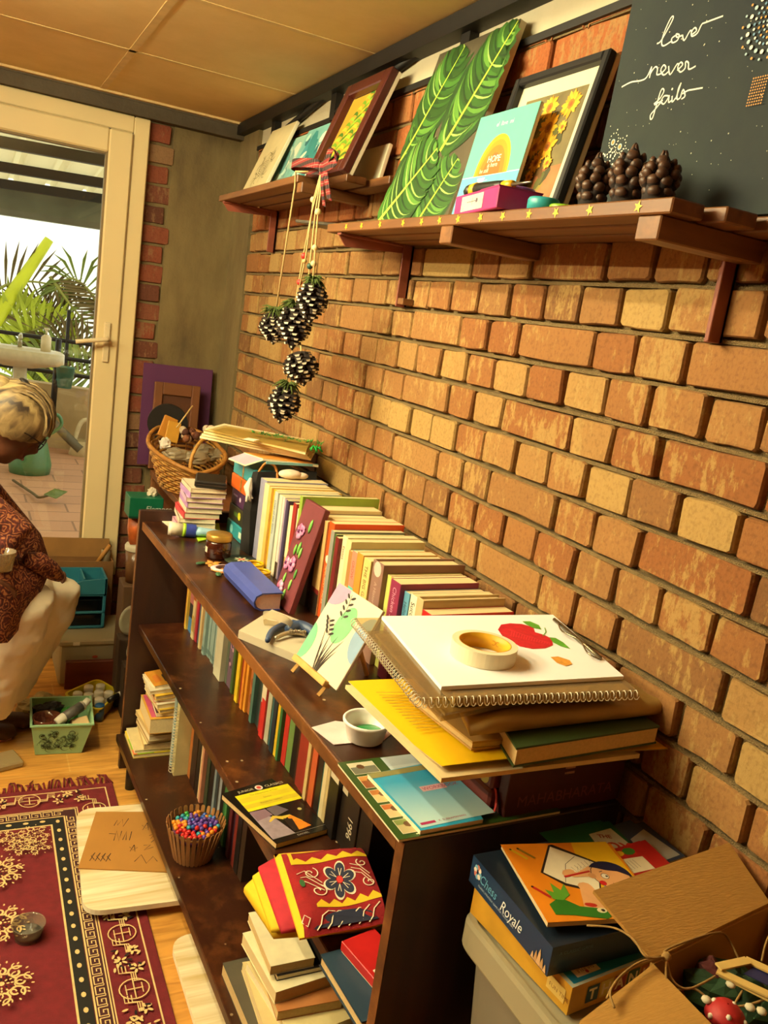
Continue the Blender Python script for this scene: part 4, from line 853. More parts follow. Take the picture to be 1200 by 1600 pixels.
mid += [(.060, .24, .19, '#c6c0a4', 'wide grey white box file', {'soft': False, 'spine': (('dot', .78, '#2a2a24'),), 'dv': -.012}), (.018, .24, .17, '#55604e', 'dark grey green book'), (.046, .24, .17, '#6a5468', 'purple flowered book', {'spine': (('flowers', ('#c58ab0', '#8f6a9a', '#3a2c44', '#d8a8c0')),)}), (.018, .235, .17, '#3f5a2c', 'dark green book'),
 (.032, .25, .17, '#dca824', 'yellow book with black lettering', {'spine': (T_('GARDENING', .95, '#4a3010', .015),)}), (.022, .25, .18, '#e2c228', 'bright yellow book'), (.024, .235, .17, '#8f1f1c', 'dark red book'), (.016, .25, .17, '#d88a28', 'orange book', {'spine': (T_('SCIENCE', .9, '#6a3a10', .010),)}), (.016, .25, .17, '#e09a32', 'light orange book', {'spine': (T_('SCIENCE', .9, '#6a3a10', .010),)}),
 (.042, .24, .17, '#b06a34', 'rust brown book with ringed spine', {'spine': tuple(('dot', .2 + .18 * k, '#8a4a24') for k in range(4))}), (.018, .24, .17, '#4a7268', 'teal green book'), (.018, .235, .17, '#26302c', 'blackish book'), (.018, .235, .17, '#3a4a44', 'dark grey book'),
 (.024, .23, .17, '#d6cdb0', 'white and red book', {'spine': (('band', .0, .35, '#a8241e'),)}), (.026, .23, .17, '#c8302a', 'red and white book', {'spine': (('band', .45, 1, '#ddd0b0'),)}), (.026, .23, .17, '#b5b59c', 'light grey book', {'spine': (T_('ATLAS', .9, '#55553f', .014),)}), (.022, .235, .17, '#2f6a72', 'teal book'),
 (.024, .24, .17, '#1f2a34', 'blue black book', {'spine': (T_('Nature', .9, '#c8c8b0', .012),)}), (.020, .225, .17, '#d9b628', 'yellow book'), (.014, .225, .17, '#2f6a3a', 'green book'), (.026, .23, .17, '#c03428', 'red book', {'spine': (T_('HEIDI', .95, '#f0d8b0', .013),)}), (.030, .23, .17, '#6a8a4a', 'olive green book'), (.030, .23, .18, '#17140f', 'black book with white lettering', {'spine': (T_('BRITANNIA', .95, '#d8d0b8', .016),)}),
 (.014, .23, .17, '#3a2418', 'dark brown book'), (.058, .235, .18, '#8f3024', 'thick brick red book', {'soft': False}), (.016, .225, .17, '#c8b07a', 'thin buff book'), (.026, .225, .17, '#c05a34', 'rust orange book'), (.026, .22, .17, '#241c18', 'blackish brown book'), (.020, .22, .17, '#3a7470', 'teal book'), (.018, .22, .17, '#d2c49a', 'cream book'), (.014, .22, .17, '#b9a878', 'thin cream book'),
 (.04, .225, .18, '#14100c', 'black book with white labels', {'spine': (('band', .55, .68, '#cfc6a8'),)}), (.04, .225, .18, '#18120e', 'black book with a pale label', {'spine': (('band', .5, .6, '#c8bfa0'),)}), (.055, .235, .19, '#16110d', 'wide black case with big white letters', {'spine': (T_('OZI', .85, '#e0d8c0', .055), T_('1996', .4, '#cfc8b0', .03))}), (.05, .23, .18, '#120e0b', 'plain black case')]
row(mid, .15, 1.672, .51, 'books on the middle shelf', 'of the middle shelf')
bot = [(.022, .24, .17, '#8fa6a4', 'pale blue file'), (.022, .24, .17, '#cfc690', 'cream green book')]
uu = row(bot, .088, 1.478, .13, 'upright books on the bottom shelf', 'of the bottom shelf')
def spiral_book():
    T = LB @ tr(.084, uu - .002, .1304); t = upright(T, .026, .23, .17, '#cbbf86', 'cream spiral notebook standing with its wire spine outward, bottom shelf', 'upright books on the bottom shelf', name='notebook')
    g = G(T)
    for k in range(22): z = .012 + k * .0096; g.tube([(-.004 + .008 * math.cos(a), -.013 + .012 * math.sin(a), z) for a in (i * PI / 4 for i in range(8))], .0011, M('#d8d0b8', .3, .6), 4, closed=True)
    g.build('wire_spine', t)
spiral_book()
bot2 = [(.034, .25, .19, '#a8642c', 'orange brown binder', {'soft': False, 'dv': 0}), (.05, .25, .18, '#2c1812', 'dark maroon file'), (.012, .24, .17, '#8a9a4a', 'thin olive book'), (.03, .235, .17, '#1e1612', 'black book'), (.016, .235, .17, '#d9bc8a', 'cream book'), (.014, .235, .17, '#c88a6a', 'salmon pink book'), (.03, .235, .17, '#2a2018', 'dark brown book'), (.022, .23, .17, '#35402c', 'dark green book'),
  (.04, .235, .17, '#1c1816', 'black file'), (.018, .23, .17, '#7a8a90', 'grey blue book'), (.02, .23, .17, '#3a3028', 'brown black book'), (.022, .23, .17, '#8f9aa0', 'pale grey book'), (.03, .235, .17, '#1a1512', 'black brown book'), (.02, .24, .18, '#2f6a34', 'green book'), (.016, .235, .17, '#4a8a4a', 'bright green book'), (.03, .235, .17, '#1c140f', 'black folder'), (.02, .235, .17, '#5a1e22', 'wine red book'), (.02, .23, .17, '#2a2030', 'purple black book'), (.02, .23, .17, '#7a2a20', 'brick red book'), (.03, .23, .17, '#1c1612', 'dark black book'), (.03, .23, .17, '#3a2a1c', 'umber book')]
row(bot2, .125, uu - .032, .13, 'upright books at the back of the bottom shelf', 'of the bottom shelf back row')
# ================================================================== things on top of the bookcase
LBI = LB.inverted()
def lz(px, py, z): q = LBI @ WZ(px, py, z); return (q.x, q.y)
def quadz(pts, z): return [Vector(bc(*lz(px, py, z), z)) for px, py in pts]
def ccw(pts):
    a = sum(pts[i].x * pts[(i + 1) % len(pts)].y - pts[(i + 1) % len(pts)].x * pts[i].y for i in range(len(pts))); return pts if a > 0 else pts[::-1]
def plate(g, pts, z, th, m, m2=None):
    g.slab([Vector((p[0], p[1], z)) for p in ccw([Vector(q) for q in pts])], (0, 0, th), m, m2)
def quadframe(o, xp, yp, z):
    """frame on a horizontal plate with its origin at o and its x axis towards xp"""
    o = Vector((o[0], o[1], z)); return fr(o, Vector((xp[0], xp[1], z)) - o, Vector((yp[0], yp[1], z)) - o)
# --- little notebooks
R = random.Random(12); z = .8505
cols = ['#d9a0b4', '#cfae90', '#e2d3b4', '#c43a40', '#e0cdb0', '#b68ac0', '#d8b0c8', '#b58ac4', '#dcc6a8']
for i in range(9):
    th = (.020, .017, .014, .019, .016, .018, .015, .017, .014)[i]; T = LB @ tr(.136 + R.uniform(-.006, .006) + .002 * i, 1.626 - .004 * i, z) @ rz(R.uniform(-.10, .10) - .12)
    t = thing('notebook', tuple(T.translation), '%s notebook, %s from the bottom of the little stack by the boxes' % (('pale pink', 'buff', 'cream', 'red', 'ivory', 'violet', 'pink and lilac', 'lilac', 'beige')[i], ordn(i)), 'notebook', 'notebooks stacked on the bookcase')
    g = G(T); g.box(-.054, .054, -.068, .068, 0, .0018, M(cols[i], .6)); g.box(-.054, .054, -.068, .068, th - .0022, th - .0004, M(cols[i], .6)); g.box(-.0545, -.052, -.068, .068, 0, th - .0004, M(cols[i], .6)); g.build('cover', t)
    g = G(T); g.box(-.052, .053, -.067, .067, .0018, th - .0022, PAGE3); g.build('pages', t); z += th
T = LB @ tr(.162, 1.585, z) @ rz(-.3); g = G(T); g.box(-.045, .05, -.065, .065, 0, .022, M('#171311', .4), .005); g.box(-.045, .05, -.0655, -.065, .009, .012, M('#3a3028', .4)); g.top('wallet', tuple(T.translation), 'black zipped case on top of the little notebook stack', 'case')
# --- column of gift boxes
z = .8505
for i, (c, h, w) in enumerate((('#2f8a94', .046, 'turquoise gift box at the bottom of the five box column'), ('#343226', .050, 'dark green gift box with a yellow badge, second up the column'), ('#4a2a4e', .050, 'purple gift box in the middle of the box column'), ('#d8601e', .044, 'orange gift box with a gold tie, below the top one'), ('#3a95a0', .046, 'teal gift box with a gold tie at the column top'))):
    t = thing('gift_box', bc(.31, 1.51, z), w, 'box', 'gift boxes in a column'); o = .003 * ((i * 7) % 3 - 1)
    g = G(LB); g.box(.236 + o, .385 + o, 1.415, 1.60, z, z + h - .0008, M(c, .4, 0, .06), .002); g.build('box', t)
    g = G(LB @ fr((.2355 + o, 1.60, z), (0, -1, 0), (0, 0, 1)))
    if i in (3, 4): g.Rt(.088, .100, .001, h - .002, M('#b58a3a', .3, .5)); g.D(.094, h * .5, .008, M('#d8b060', .3, .6), 10)
    elif i == 1: g.D(.10, h * .55, .013, M('#c8c02a', .5), 7); g.Rt(.05, .085, h * .4, h * .65, M('#4f6a2a', .5))
    elif i == 2: g.D(.085, h * .5, .008, M('#d9c8d8', .5), 8); g.Rt(.02, .06, h * .55, h * .65, M('#a890b0', .5))
    else: g.D(.05, h * .5, .014, M('#7fc4c4', .5), 8); g.Rt(.12, .16, h * .3, h * .7, M('#cfe0c8', .5))
    g.build('print', t); z += h
# --- black tote
t = thing('tote_bag', bc(.31, 1.38, .85), 'flat black fabric bag standing between the gift boxes and the books', 'bag'); BLKF = M('#100d0c', .85, 0, .2, 40)
g = G(LB); g.ring([[(.215, 1.405, .8505), (.405, 1.405, .8505), (.405, 1.345, .8505), (.222, 1.345, .8505)], [(.21, 1.40, .98), (.41, 1.402, .98), (.41, 1.344, .98), (.214, 1.352, .98)], [(.226, 1.398, 1.085), (.41, 1.40, 1.095), (.41, 1.365, 1.10), (.232, 1.372, 1.09)]], BLKF, (True, True), False); g.build('body', t)
g = G(LB); g.tube(ch([(.235, 1.385, 1.08), (.255, 1.38, 1.115), (.285, 1.38, 1.105), (.29, 1.36, 1.07)]), .004, M('#b5702a', .5, .3), 8); g.build('strap', t)
g = G(LB); R = random.Random(3)
for k in range(14): g.tube([(.212, 1.372, 1.07), (.205 + R.uniform(-.006, .006), 1.362 + R.uniform(-.012, .012), 1.045), (.206 + R.uniform(-.01, .01), 1.36 + R.uniform(-.014, .014), 1.012 + R.uniform(-.008, .008))], [.004, .006, .003], M('#e6dcc8', .9), 5)
g.build('tassel', t)
g = G(LB); g.ball((.315, 1.335, 1.095), .03, M('#e2cdb4', .9, 0, .1, 50), 12, 8, (1.2, .8, .45)); g.ball((.345, 1.335, 1.092), .022, M('#e2cdb4', .9, 0, .1, 50), 10, 7, (1.2, .8, .45)); g.top('cloth_pouch', bc(.32, 1.335, 1.09), 'small crumpled cream pouch on top of the far books by the black bag', 'pouch')
# --- papers on the very top
t = thing('magazine', bc(.33, 1.5, 1.09), 'open magazine with orange and blue pages draped over the gift boxes', 'magazine')
zz = [quadz([(395, 705), (482, 716), (487, 722), (405, 726)], 1.108), quadz([(355, 708), (395, 704), (408, 724), (372, 722)], 1.108)]
g = G(); a = bc(.235, 1.52, 1.112), bc(.40, 1.55, 1.105), bc(.41, 1.36, 1.115), bc(.245, 1.38, 1.122)
g.slab(ccw([Vector(p) for p in a]), (0, 0, .006), PAGE3, M('#d8953c', .6)); g.build('right_pages', t)
g = G(); a = bc(.20, 1.55, 1.088), bc(.236, 1.52, 1.112), bc(.246, 1.38, 1.122), bc(.208, 1.42, 1.095); g.slab(ccw([Vector(p) for p in a]), (0, 0, .004), PAGE3, M('#b9a2b4', .6)); g.build('left_pages', t)
g = G(LB); g.box(.25, .41, 1.362, 1.366, 1.116, 1.123, M('#7fb5b5', .6)); g.build('edge_print', t)
t = thing('paper_bundle', bc(.32, 1.6, 1.13), 'bundle of cream papers in a clear sleeve on top of everything, beside the basket', 'papers')
g = G(); R = random.Random(8)
for k in range(4):
    pts = quadz([(312 + 3 * k, 682 - 3 * k), (350, 668 - 1 * k), (497 - 4 * k, 697 - 2 * k), (486 - 3 * k, 717 - 2 * k)], 1.135 + .006 * k); plate(g, pts, 1.13 + .008 * k, .006, M(('#e6d6a8', '#dfcf9e', '#d8c48e', '#e4d5ab')[k], .7))
g.build('sheets', t)
pts = quadz([(318, 672), (352, 664), (500, 690), (494, 708)], 1.166)
g = G(); plate(g, pts, 1.164, .001, clear_mat('sleeve', '#f2ead0', .12, .15)); g.build('sleeve', t)
g = G(quadframe(quadz([(378, 686)], 1.167)[0], quadz([(400, 690)], 1.167)[0], quadz([(384, 672)], 1.167)[0], 1.1662)); g.Rt(0, .035, 0, .05, M('#ece2c8', .7)); g.build('sticker', t)
g = G(); R = random.Random(4); a = quadz([(400, 678), (498, 695)], 1.168)
for k in range(170):
    s_ = R.random(); p = a[0].lerp(a[1], s_) + Vector((R.uniform(-.02, .02), R.uniform(-.015, .015), R.uniform(.0, .006))); d = Vector((R.uniform(-1, 1), R.uniform(-1, 1), R.uniform(-.1, .35))).normalized() * R.uniform(.01, .025)
    n_ = d.cross(Vector((0, 0, 1))).normalized() * .003; g.add([p - n_, p + n_, p + d], [(0, 1, 2)], M(('#2f7a2a', '#3f9a34', '#1e5a1e')[k % 3], .6))
g.build('fern_sprig', t); g = G(); p = WZ(494, 702, 1.165); crm = M('#1f9a3a', .4)
for k in range(6): g.tube([p, p + Vector((.012 * math.cos(k), .012 * math.sin(k), .008)), p + Vector((.02 * math.cos(k + .5), .02 * math.sin(k + .5), -.004))], .003, crm, 5)
g.build('green_bow', t)
# --- maroon canvas with raised pink flowers
T = fr(bc(.162, .990, .851), Vector(bc(0, -1, 0)) - Vector(bc(0, 0, 0)), Vector(bc(.060, 0, .262)) - Vector(bc(0, 0, 0)))
t = thing('canvas_painting', tuple(T.translation), 'maroon canvas with raised pink blossoms leaning on the book row', 'painting')
g = G(T); g.box(0, .115, 0, .262, -.016, 0, M('#6d2f36', .6), .0015); g.build('canvas', t)
g = G(T); cp = ['#d890b8', '#c878a8', '#e2a8c8', '#b8608a']; R = random.Random(5)
for x, y, r in ((.030, .035, .017), (.022, .10, .013), (.052, .105, .016), (.034, .185, .016), (.048, .19, .010)):
    for k in range(7):
        a = 2 * PI * k / 7; g.ball((x + r * .55 * math.cos(a), y + r * .8 * math.sin(a), .003), r * .5, M(R.choice(cp), .45), 7, 5, (1, 1.1, .5))
    g.ball((x, y, .007), r * .3, M('#7a3a6a', .5), 6, 4)
for x, y, l, a in ((.06, .03, .03, 1.2), (.075, .06, .03, 1.4), (.035, .065, .028, 1.5), (.04, .14, .03, 1.3), (.058, .148, .035, 1.5), (.072, .14, .03, 1.3), (.078, .21, .036, 1.35), (.05, .01, .025, 1.5), (.084, .09, .028, 1.4)):
    g.ball((x, y, .002), l * .5, M(R.choice(('#6fae4a', '#4f8f3a', '#8ac45a')), .5), 8, 5, (.32, 1, .22))
g.build('painting', t)
# --- jar, tube, packet, little flat things
t = thing('jar', bc(.125, 1.33, .85), 'dark amber glass jar with a gold lid near the bookcase far end', 'jar'); p = bc(.125, 1.33, .8505)
g = G(); g.lathe([(.001, 0), (.032, 0), (.036, .004), (.036, .044), (.033, .050), (.001, .050)], M('#3a160c', .12, 0, .1, 10, coat=.6), 26, p); g.build('body', t)
g = G(); g.lathe([(.001, .050), (.036, .050), (.0365, .053), (.0365, .066), (.034, .068), (.001, .0675)], M('#b08a3e', .3, .55, .05), 26, p); g.build('lid', t)
g = G(LB @ tr(.125, 1.33, .8505)); g.ring([[(-.0362 * math.cos(a), -.0362 * math.sin(a), z_) for a in (-.1 + .1 * i for i in range(5))] for z_ in (.016, .032)], M('#d8ccb0', .7), (False, False), True, False); g.build('label', t)
a = Vector(bc(*lz(268, 826, .873), .873)); b = Vector(bc(*lz(345, 834, .866), .866)); d = (b - a)
t = thing('glue_tube', tuple(a), 'white capped blue and green squeeze tube lying before the notebooks', 'tube')
g = G(); g.tube([a - d * .06, a, a + d * .22], .0195, M('#e2d6bd', .4), 16); g.build('cap', t)
g = G(); g.tube([a + d * .22, a + d * .28], .0205, M('#9fc92a', .4), 16); g.tube([a + d * .28, a + d * .48], [.0205, .020], M('#2a3a8a', .35), 16, False); g.tube([a + d * .48, a + d * .62, a + d * .86, a + d * 1.05], [.02, .0185, .016, .012], M('#8fb8c8', .4), 16, True, True, .7); g.build('body', t)
g = G(); plate(g, quadz([(298, 820), (342, 818), (346, 838), (310, 846)], .853), .851, .003, M('#a9cc1e', .5)); g.Z = 0
g.top('leaflet', bc(*lz(320, 830, .853), .852), 'lime green leaflet under the squeeze tube', 'leaflet')
g = G(); plate(g, quadz([(243, 806), (280, 806), (290, 830), (268, 826)], .852), .8505, .0015, M('#e2d3b4', .8)); g.top('paper_slip', bc(*lz(262, 812, .852), .851), 'cream paper slip beside the squeeze tube cap', 'paper')
p = bc(.18, 1.285, .8505); t = thing('coaster', p, 'dark green round coaster painted with a red flower, beside the jar', 'coaster')
g = G(); g.lathe([(.001, 0), (.046, 0), (.047, .003), (.046, .006), (.001, .006)], M('#222c1c', .5), 28, p); g.build('disc', t)
g = G(tr(p[0], p[1], p[2] + .0062))
for k in range(8): a = k * PI / 4; g.D(.014 * math.cos(a), .014 * math.sin(a), .008, M('#d8c8a8' if k % 2 else '#8fae8a', .6), 7, .004, a)
g.D(0, 0, .009, M('#c8442e', .6), 12); g.D(0, 0, .004, M('#e8b0a0', .6), 8); g.build('flower_print', t)
for i, (v, u, a, lab) in enumerate(((.090, 1.262, .4, 'wooden flower earring just in front of the jar'), (.098, 1.192, 1.3, 'wooden flower earring touching the blue book'))):
    t = thing('flower_earring', bc(v, u, .85), lab, 'earring', 'wooden earrings'); g = G(LB @ tr(v, u, .8506) @ rz(a))
    for k in range(5): b = k * 2 * PI / 5; g.tube([(0, 0, .002), (.015 * math.cos(b), .015 * math.sin(b), .002), (.033 * math.cos(b), .033 * math.sin(b), .002)], [.002, .009, .001], M('#c0853a', .5), 8, True, True, .3)
    g.build('petals', t); g = G(LB @ tr(v, u, .8506) @ rz(a)); g.ball((-.03, .012, .004), .012, M('#2f5a38', .5), 8, 5, (1.4, .7, .3)); g.build('leaf', t)
for i, (px, py, lab) in enumerate(((398, 884, 'far one of two stacked yellow plastic rings by the book row'), (408, 897, 'near one of two yellow plastic rings, beside the blue book'))):
    v, u = lz(px, py + 6, .85); p = bc(v, u, .8505); g = G()
    for k in range(3): g.tube([(p[0] + .021 * math.cos(a), p[1] + .021 * math.sin(a), p[2] + .004 + .0065 * k) for a in (2 * PI * j / 24 for j in range(24))], .0035, M('#d8a814', .25, 0, .05, 10), 8, closed=True)
    g.lathe([(.019, .0), (.0225, .002), (.0225, .018), (.019, .02)], M('#c89a14', .25), 24, p); g.top('yellow_ring', p, lab, 'ring', 'yellow rings')
t = thing('diary', bc(.14, 1.04, .85), 'thick blue diary lying with its rounded spine to the front', 'book'); BL = M('#3f4d9c', .4, 0, .06)
def sec(u, gr=0.0): return [(.150, u, .8505), (.102, u, .8505), (.087, u, .857), (.082, u, .872), (.087, u, .887), (.102, u, .8945), (.153, u, .8955)]
g = G(LB); k = [sec(.902), sec(1.145)]; inn = [[(v_ + (.003 if v_ < .145 else .002), u_, z_ + (.003 if z_ < .86 else (-.003 if z_ > .886 else 0))) for v_, u_, z_ in q_] for q_ in k]
n = 7; vs = k[0] + k[1] + inn[0] + inn[1]; fs = [(i, i + 1, n + i + 1, n + i) for i in range(n - 1)] + [(2 * n + i, 3 * n + i, 3 * n + i + 1, 2 * n + i + 1) for i in range(n - 1)] + [(i, 2 * n + i, 2 * n + i + 1, i + 1) for i in range(n - 1)] + [(n + i, n + i + 1, 3 * n + i + 1, 3 * n + i) for i in range(n - 1)]
g.add(vs, fs, BL, False); g.build('cover', t); g = G(LB)
sp = lambda u: [(.150, u, .8536), (.103, u, .8536), (.092, u, .86), (.087, u, .872), (.092, u, .884), (.103, u, .8915), (.150, u, .8915)]
g.ring([sp(.905), sp(1.142)], M('#d8b4a8', .8, 0, .05, 150), (True, True), False); g.build('pages', t)
g = G(); p = bc(.118, 1.215, .8505); g.lathe([(.022, 0), (.030, .002), (.031, .005), (.022, .006)], M('#d8bcc0', .4), 26, p, sx=1.5); g.top('oval_mirror', p, 'pink rimmed oval trinket tucked behind the blue diary', 'trinket')
# --- white block with pliers and tape loop
P1, P2, P3 = lz(373, 985, .868), lz(470, 1026, .868), lz(425, 952, .868); P4 = (P2[0] + P3[0] - P1[0], P2[1] + P3[1] - P1[1])
c4 = [Vector(bc(*q, 0)) for q in (P1, P2, P4, P3)]
g = G(); plate(g, c4, .8505, .0175, M('#b8ad94', .6, 0, .06, 6)); g.top('blank_canvas', bc(*P1, .85), 'thick grey white blank canvas lying under the blue pliers', 'canvas')
t = thing('pliers', bc(*lz(450, 985, .87), .87), 'blue handled pliers lying on the blank canvas behind the easel', 'pliers'); PB = M('#35486a', .4); z = .878
L_ = lambda px, py, dz=0.0: Vector(bc(*lz(px, py, z + dz), z + dz))
g = G(); g.tube(ch([L_(418, 1001), L_(424, 988), L_(440, 978), L_(458, 974), L_(476, 978)]), [.0055, .0075, .008, .008, .007], PB, 10); g.build('handle', t)
g = G(); g.tube(ch([L_(430, 997, -.002), L_(446, 990), L_(462, 988), L_(478, 990)]), [.004, .005, .006, .006], M('#b5a88c', .3, .5), 8); g.build('handle', t)
g = G(); g.tube(ch([L_(450, 984, .004), L_(466, 978, .006), L_(484, 984, .004), L_(492, 996)]), [.010, .013, .012, .006], PB, 10); g.build('jaw', t)
g = G(); P = [L_(452, 986, .012).lerp(L_(478, 988, .012), i / 40) for i in range(41)]; g.tube([p + Vector((0, .004 * math.cos(i * 1.9), .005 * math.sin(i * 1.9))) for i, p in enumerate(P)], .001, M('#a89c84', .3, .9), 5); g.build('spring', t)
g = G(); P = ch([bc(*lz(462, 985, .872), .872), bc(*lz(452, 972, .90), .90), bc(*lz(428, 962, .905), .905), bc(*lz(412, 962, .89), .89), bc(*lz(416, 974, .872), .8725), bc(*lz(436, 978, .869), .8695)], 6); k = len(P)
g.add([p - Vector((0, .004, .008)) for p in P] + [p + Vector((0, .004, .008)) for p in P], [(i, i + 1, k + i + 1, k + i) for i in range(k - 1)], clear_mat('tape_strip', '#e6dcc0', .15, .2, .35, '#d8ccb0'), True)
g.top('tape_strip', bc(*lz(430, 978, .87), .87), 'loop of clear tape curling over the pliers', 'tape')
# --- mini easel with its canvas
bl, br = lz(463, 1025, .878), lz(526, 1080, .878); B0 = Vector(bc(*bl, .878)); B1 = Vector(bc(*br, .878)); xd = (B1 - B0); w = xd.length
def easel_up():
    n = Vector((-xd.y, xd.x, 0)).normalized(); best = None
    n = n if n.dot(Vector(bc(1, 0, 0)) - Vector(bc(0, 0, 0))) > 0 else -n
    for s_ in range(5, 60):
        a = s_ * .02; d = n * math.sin(a) + Vector((0, 0, math.cos(a)))
        for h in (.12, .13, .14, .15, .16, .17, .18, .19, .20):
            q = B0 + d * h - CAMP; c = CAMR @ q; e = (600 + FPX * c.x / c.z - 533) ** 2 + (800 + FPX * c.y / c.z - 912) ** 2
            q = B1 + d * h - CAMP; c = CAMR @ q; e += (600 + FPX * c.x / c.z - 598) ** 2 + (800 + FPX * c.y / c.z - 955) ** 2
            if best is None or e < best[0]: best = (e, d, h, n, a)
    return best
_, up_, hh, nn_, ang = easel_up()
T = fr(B0, xd, up_)
t = thing('easel', tuple(B0), 'tiny natural wood tabletop easel on the bookcase', 'easel'); EW = wood('easel_wood', '#c8964a', '#dcae62', (12, 12, 12), .55)
g = G(T); g.box(.006, w * .82, -.008, .004, -.006, .012, EW, .001); g.build('ledge', t)
for x in (.012, w * .74):
    g = G(); p = T @ Vector((x, .004, -.009)); q_ = Vector((p.x, p.y, .851)) - nn_ * .022
    g.tube([q_, p, T @ Vector((x + (w * .4 - x) * .7, hh * .8, -.009))], .0048, EW, 4, True, False); g.build('leg', t)
g = G(); p = T @ Vector((w * .4, hh * .75, -.014)); g.tube([p, Vector((p.x, p.y, .851)) + nn_ * .06], .0048, EW, 4, True, False); g.build('rear_leg', t)
t = thing('canvas_painting', tuple(B0), 'small canvas of black leaves on pastel shapes standing on the tiny easel', 'painting')
g = G(T); g.box(0, w, .0005, hh, -.005, .002, M('#d6cab0', .7, 0, .02), .001); g.build('canvas', t)
g = G(T @ tr(0, 0, .002)); cl = lambda pts: [(min(w - .001, max(.001, x * w)), min(hh - .001, max(.002, y * hh))) for x, y in pts]
ell = lambda x, y, a, b, r: cl([(x + a * math.cos(k * PI / 12) * math.cos(r) - b * math.sin(k * PI / 12) * math.sin(r), y + a * math.cos(k * PI / 12) * math.sin(r) + b * math.sin(k * PI / 12) * math.cos(r)) for k in range(24)])
g.P(ell(.02, .95, .30, .22, 0), M('#b092b0', .7)); g.P(ell(.0, .22, .18, .24, 0), M('#6fb48c', .7)); g.P(ell(.52, .62, .16, .24, -.2), M('#78b480', .7)); g.P(ell(1.0, .60, .24, .28, 0), M('#86a2bc', .7))
KL = M('#2a2018', .7)
for k in range(11):
    a = -.45 + .11 * k; l = .30 + .16 * math.sin(k * 2.1 + 1); g.St(cl(bez((.42 + .01 * k, .02), (.42 + .35 * math.sin(a) * .5, l * .5), (.44 + .75 * math.sin(a) * (l + .15), .02 + l * 1.05), 7)), [.0015, .003, .0038, .0036, .003, .0022, .0015, .0004], KL)
for x0, y0, x1, y1 in ((.36, .96, .42, .66), (.20, .60, .36, .42)):
    g.St(cl([(x0, y0), ((x0 + x1) / 2 + .02, (y0 + y1) / 2), (x1, y1)]), .0012, KL)
    for k in range(4):
        f = .15 + .24 * k; x, y = x0 + (x1 - x0) * f, y0 + (y1 - y0) * f
        for sg in (-1, 1): g.D((x + sg * .055) * w, (y + .015) * hh, .0075, KL, 8, .0028, .5 * sg if sg > 0 else PI - .5)
g.build('painting', t)
# --- paint cup on a card
g = G(); plate(g, quadz([(487, 1136), (524, 1126), (622, 1138), (600, 1156), (522, 1163)], .852), .8505, .0012, M('#d8c4c0', .7)); g.top('card', bc(*lz(510, 1145, .851), .851), 'white card lying under the paint cup', 'card')
t = thing('paint_cup', bc(.07, .275, .852), 'white plastic cup with green paint in it near the yellow file', 'cup'); p = Vector(bc(.072, .283, .852))
WP = M('#f0ece0', .35, 0, .02)
g = G(); g.lathe([(.001, 0), (.030, 0), (.032, .002), (.0375, .029), (.0415, .031), (.042, .035), (.040, .037), (.037, .035), (.0355, .029), (.030, .004), (.001, .003)], WP, 36, p); g.build('cup', t)
g = G(); g.lathe([(.001, .0145), (.020, .0145), (.0215, .0135), (.015, .004)], M('#12803a', .25), 20, p + Vector((.006, .004, 0)), sx=1.2, sy=.9); g.build('paint', t)
# --- brochure and booklet at the near corner
t = thing('brochure', bc(.12, .1, .85), 'green picture brochure lying at the near corner of the bookcase top', 'brochure')
T = quadframe(bc(-.010, .214, 0), bc(-.012, .004, 0), bc(.285, .225, 0), .8505)   # x towards the camera, y into the wall
g = G(T); g.box(0, .21, 0, .285, 0, .004, PAGE3); g.box(-.0005, .2105, -.001, .2855, .004, .0046, M('#2c4a1a', .35, 0, .05)); g.build('pages', t)
g = G(T @ tr(0, 0, .0046)); PH = [('#c8bfa2', '#6a6a5a'), ('#b58040', '#8a4a22'), ('#a8682c', '#d8b078'), ('#b0622c', '#e0b888'), ('#7a8a4a', '#b8a878')]
for k, (c, e) in enumerate(PH):
    x = .008 + .040 * k; g.Rt(x - .001, x + .033, .011, .057, M('#d8cfb0', .6)); g.Rt(x, x + .032, .012, .056, M(c, .5)); g.Rt(x + .012, x + .032, .012, .056, M(e, .5)); g.D(x + .012, .03, .007, M('#5a3a1e', .5), 7); g.Rt(x + .036, x + .0385, .030, .056, M('#c8d0a8', .6))
g.Rt(.002, .045, .075, .26, M('#b8c4c4', .5)); g.Rt(.002, .03, .075, .26, M('#a8b4b8', .5)); g.build('photo_print', t)
t = thing('booklet', bc(.09, .1, .855), 'light blue booklet lying on the green brochure', 'booklet'); q4 = [Vector(bc(*lz(*p, .862), 0)) for p in ((575, 1210), (657, 1298), (755, 1280), (688, 1188))]
g = G(); plate(g, q4, .8556, .0065, PAGE3, M('#2f9fc4', .3, 0, .03)); g.build('pages', t)
T = quadframe(q4[0], q4[1], q4[3], .8622); ww, hw = (q4[1] - q4[0]).length, (q4[3] - q4[0]).length
m, nt, b, N, L = nodes_mat('booklet_gradient'); tc = N('TexCoord'); sx = N('SeparateXYZ'); L(tc.outputs['Generated'], sx.inputs[0]); cr = ramp(N('ValToRGB'), [(.1, rgb('#b5d4d4')), (.75, rgb('#2a96c0'))]); L(sx.outputs['Y'], cr.inputs['Fac']); L(cr.outputs['Color'], b.inputs['Base Color']); b.inputs['Roughness'].default_value = .3
g = G(T); g.Rt(0.002, ww * .97, .004, hw * .97, m); g.build('cover', t)
g = G(T @ tr(0, 0, .0002)); PR = M('#d88a98', .5); Tt = T
g.Rt(0, ww * .09, .0, hw, M('#8a8450', .5)); g.Rt(ww * .36, ww * .45, hw * .42, hw * .74, M('#d8a8b0', .5)); g.text('WORKBOOK', ww * .43, hw * .44, .011, M('#a83a5a', .6), 'LEFT', rot=PI / 2)
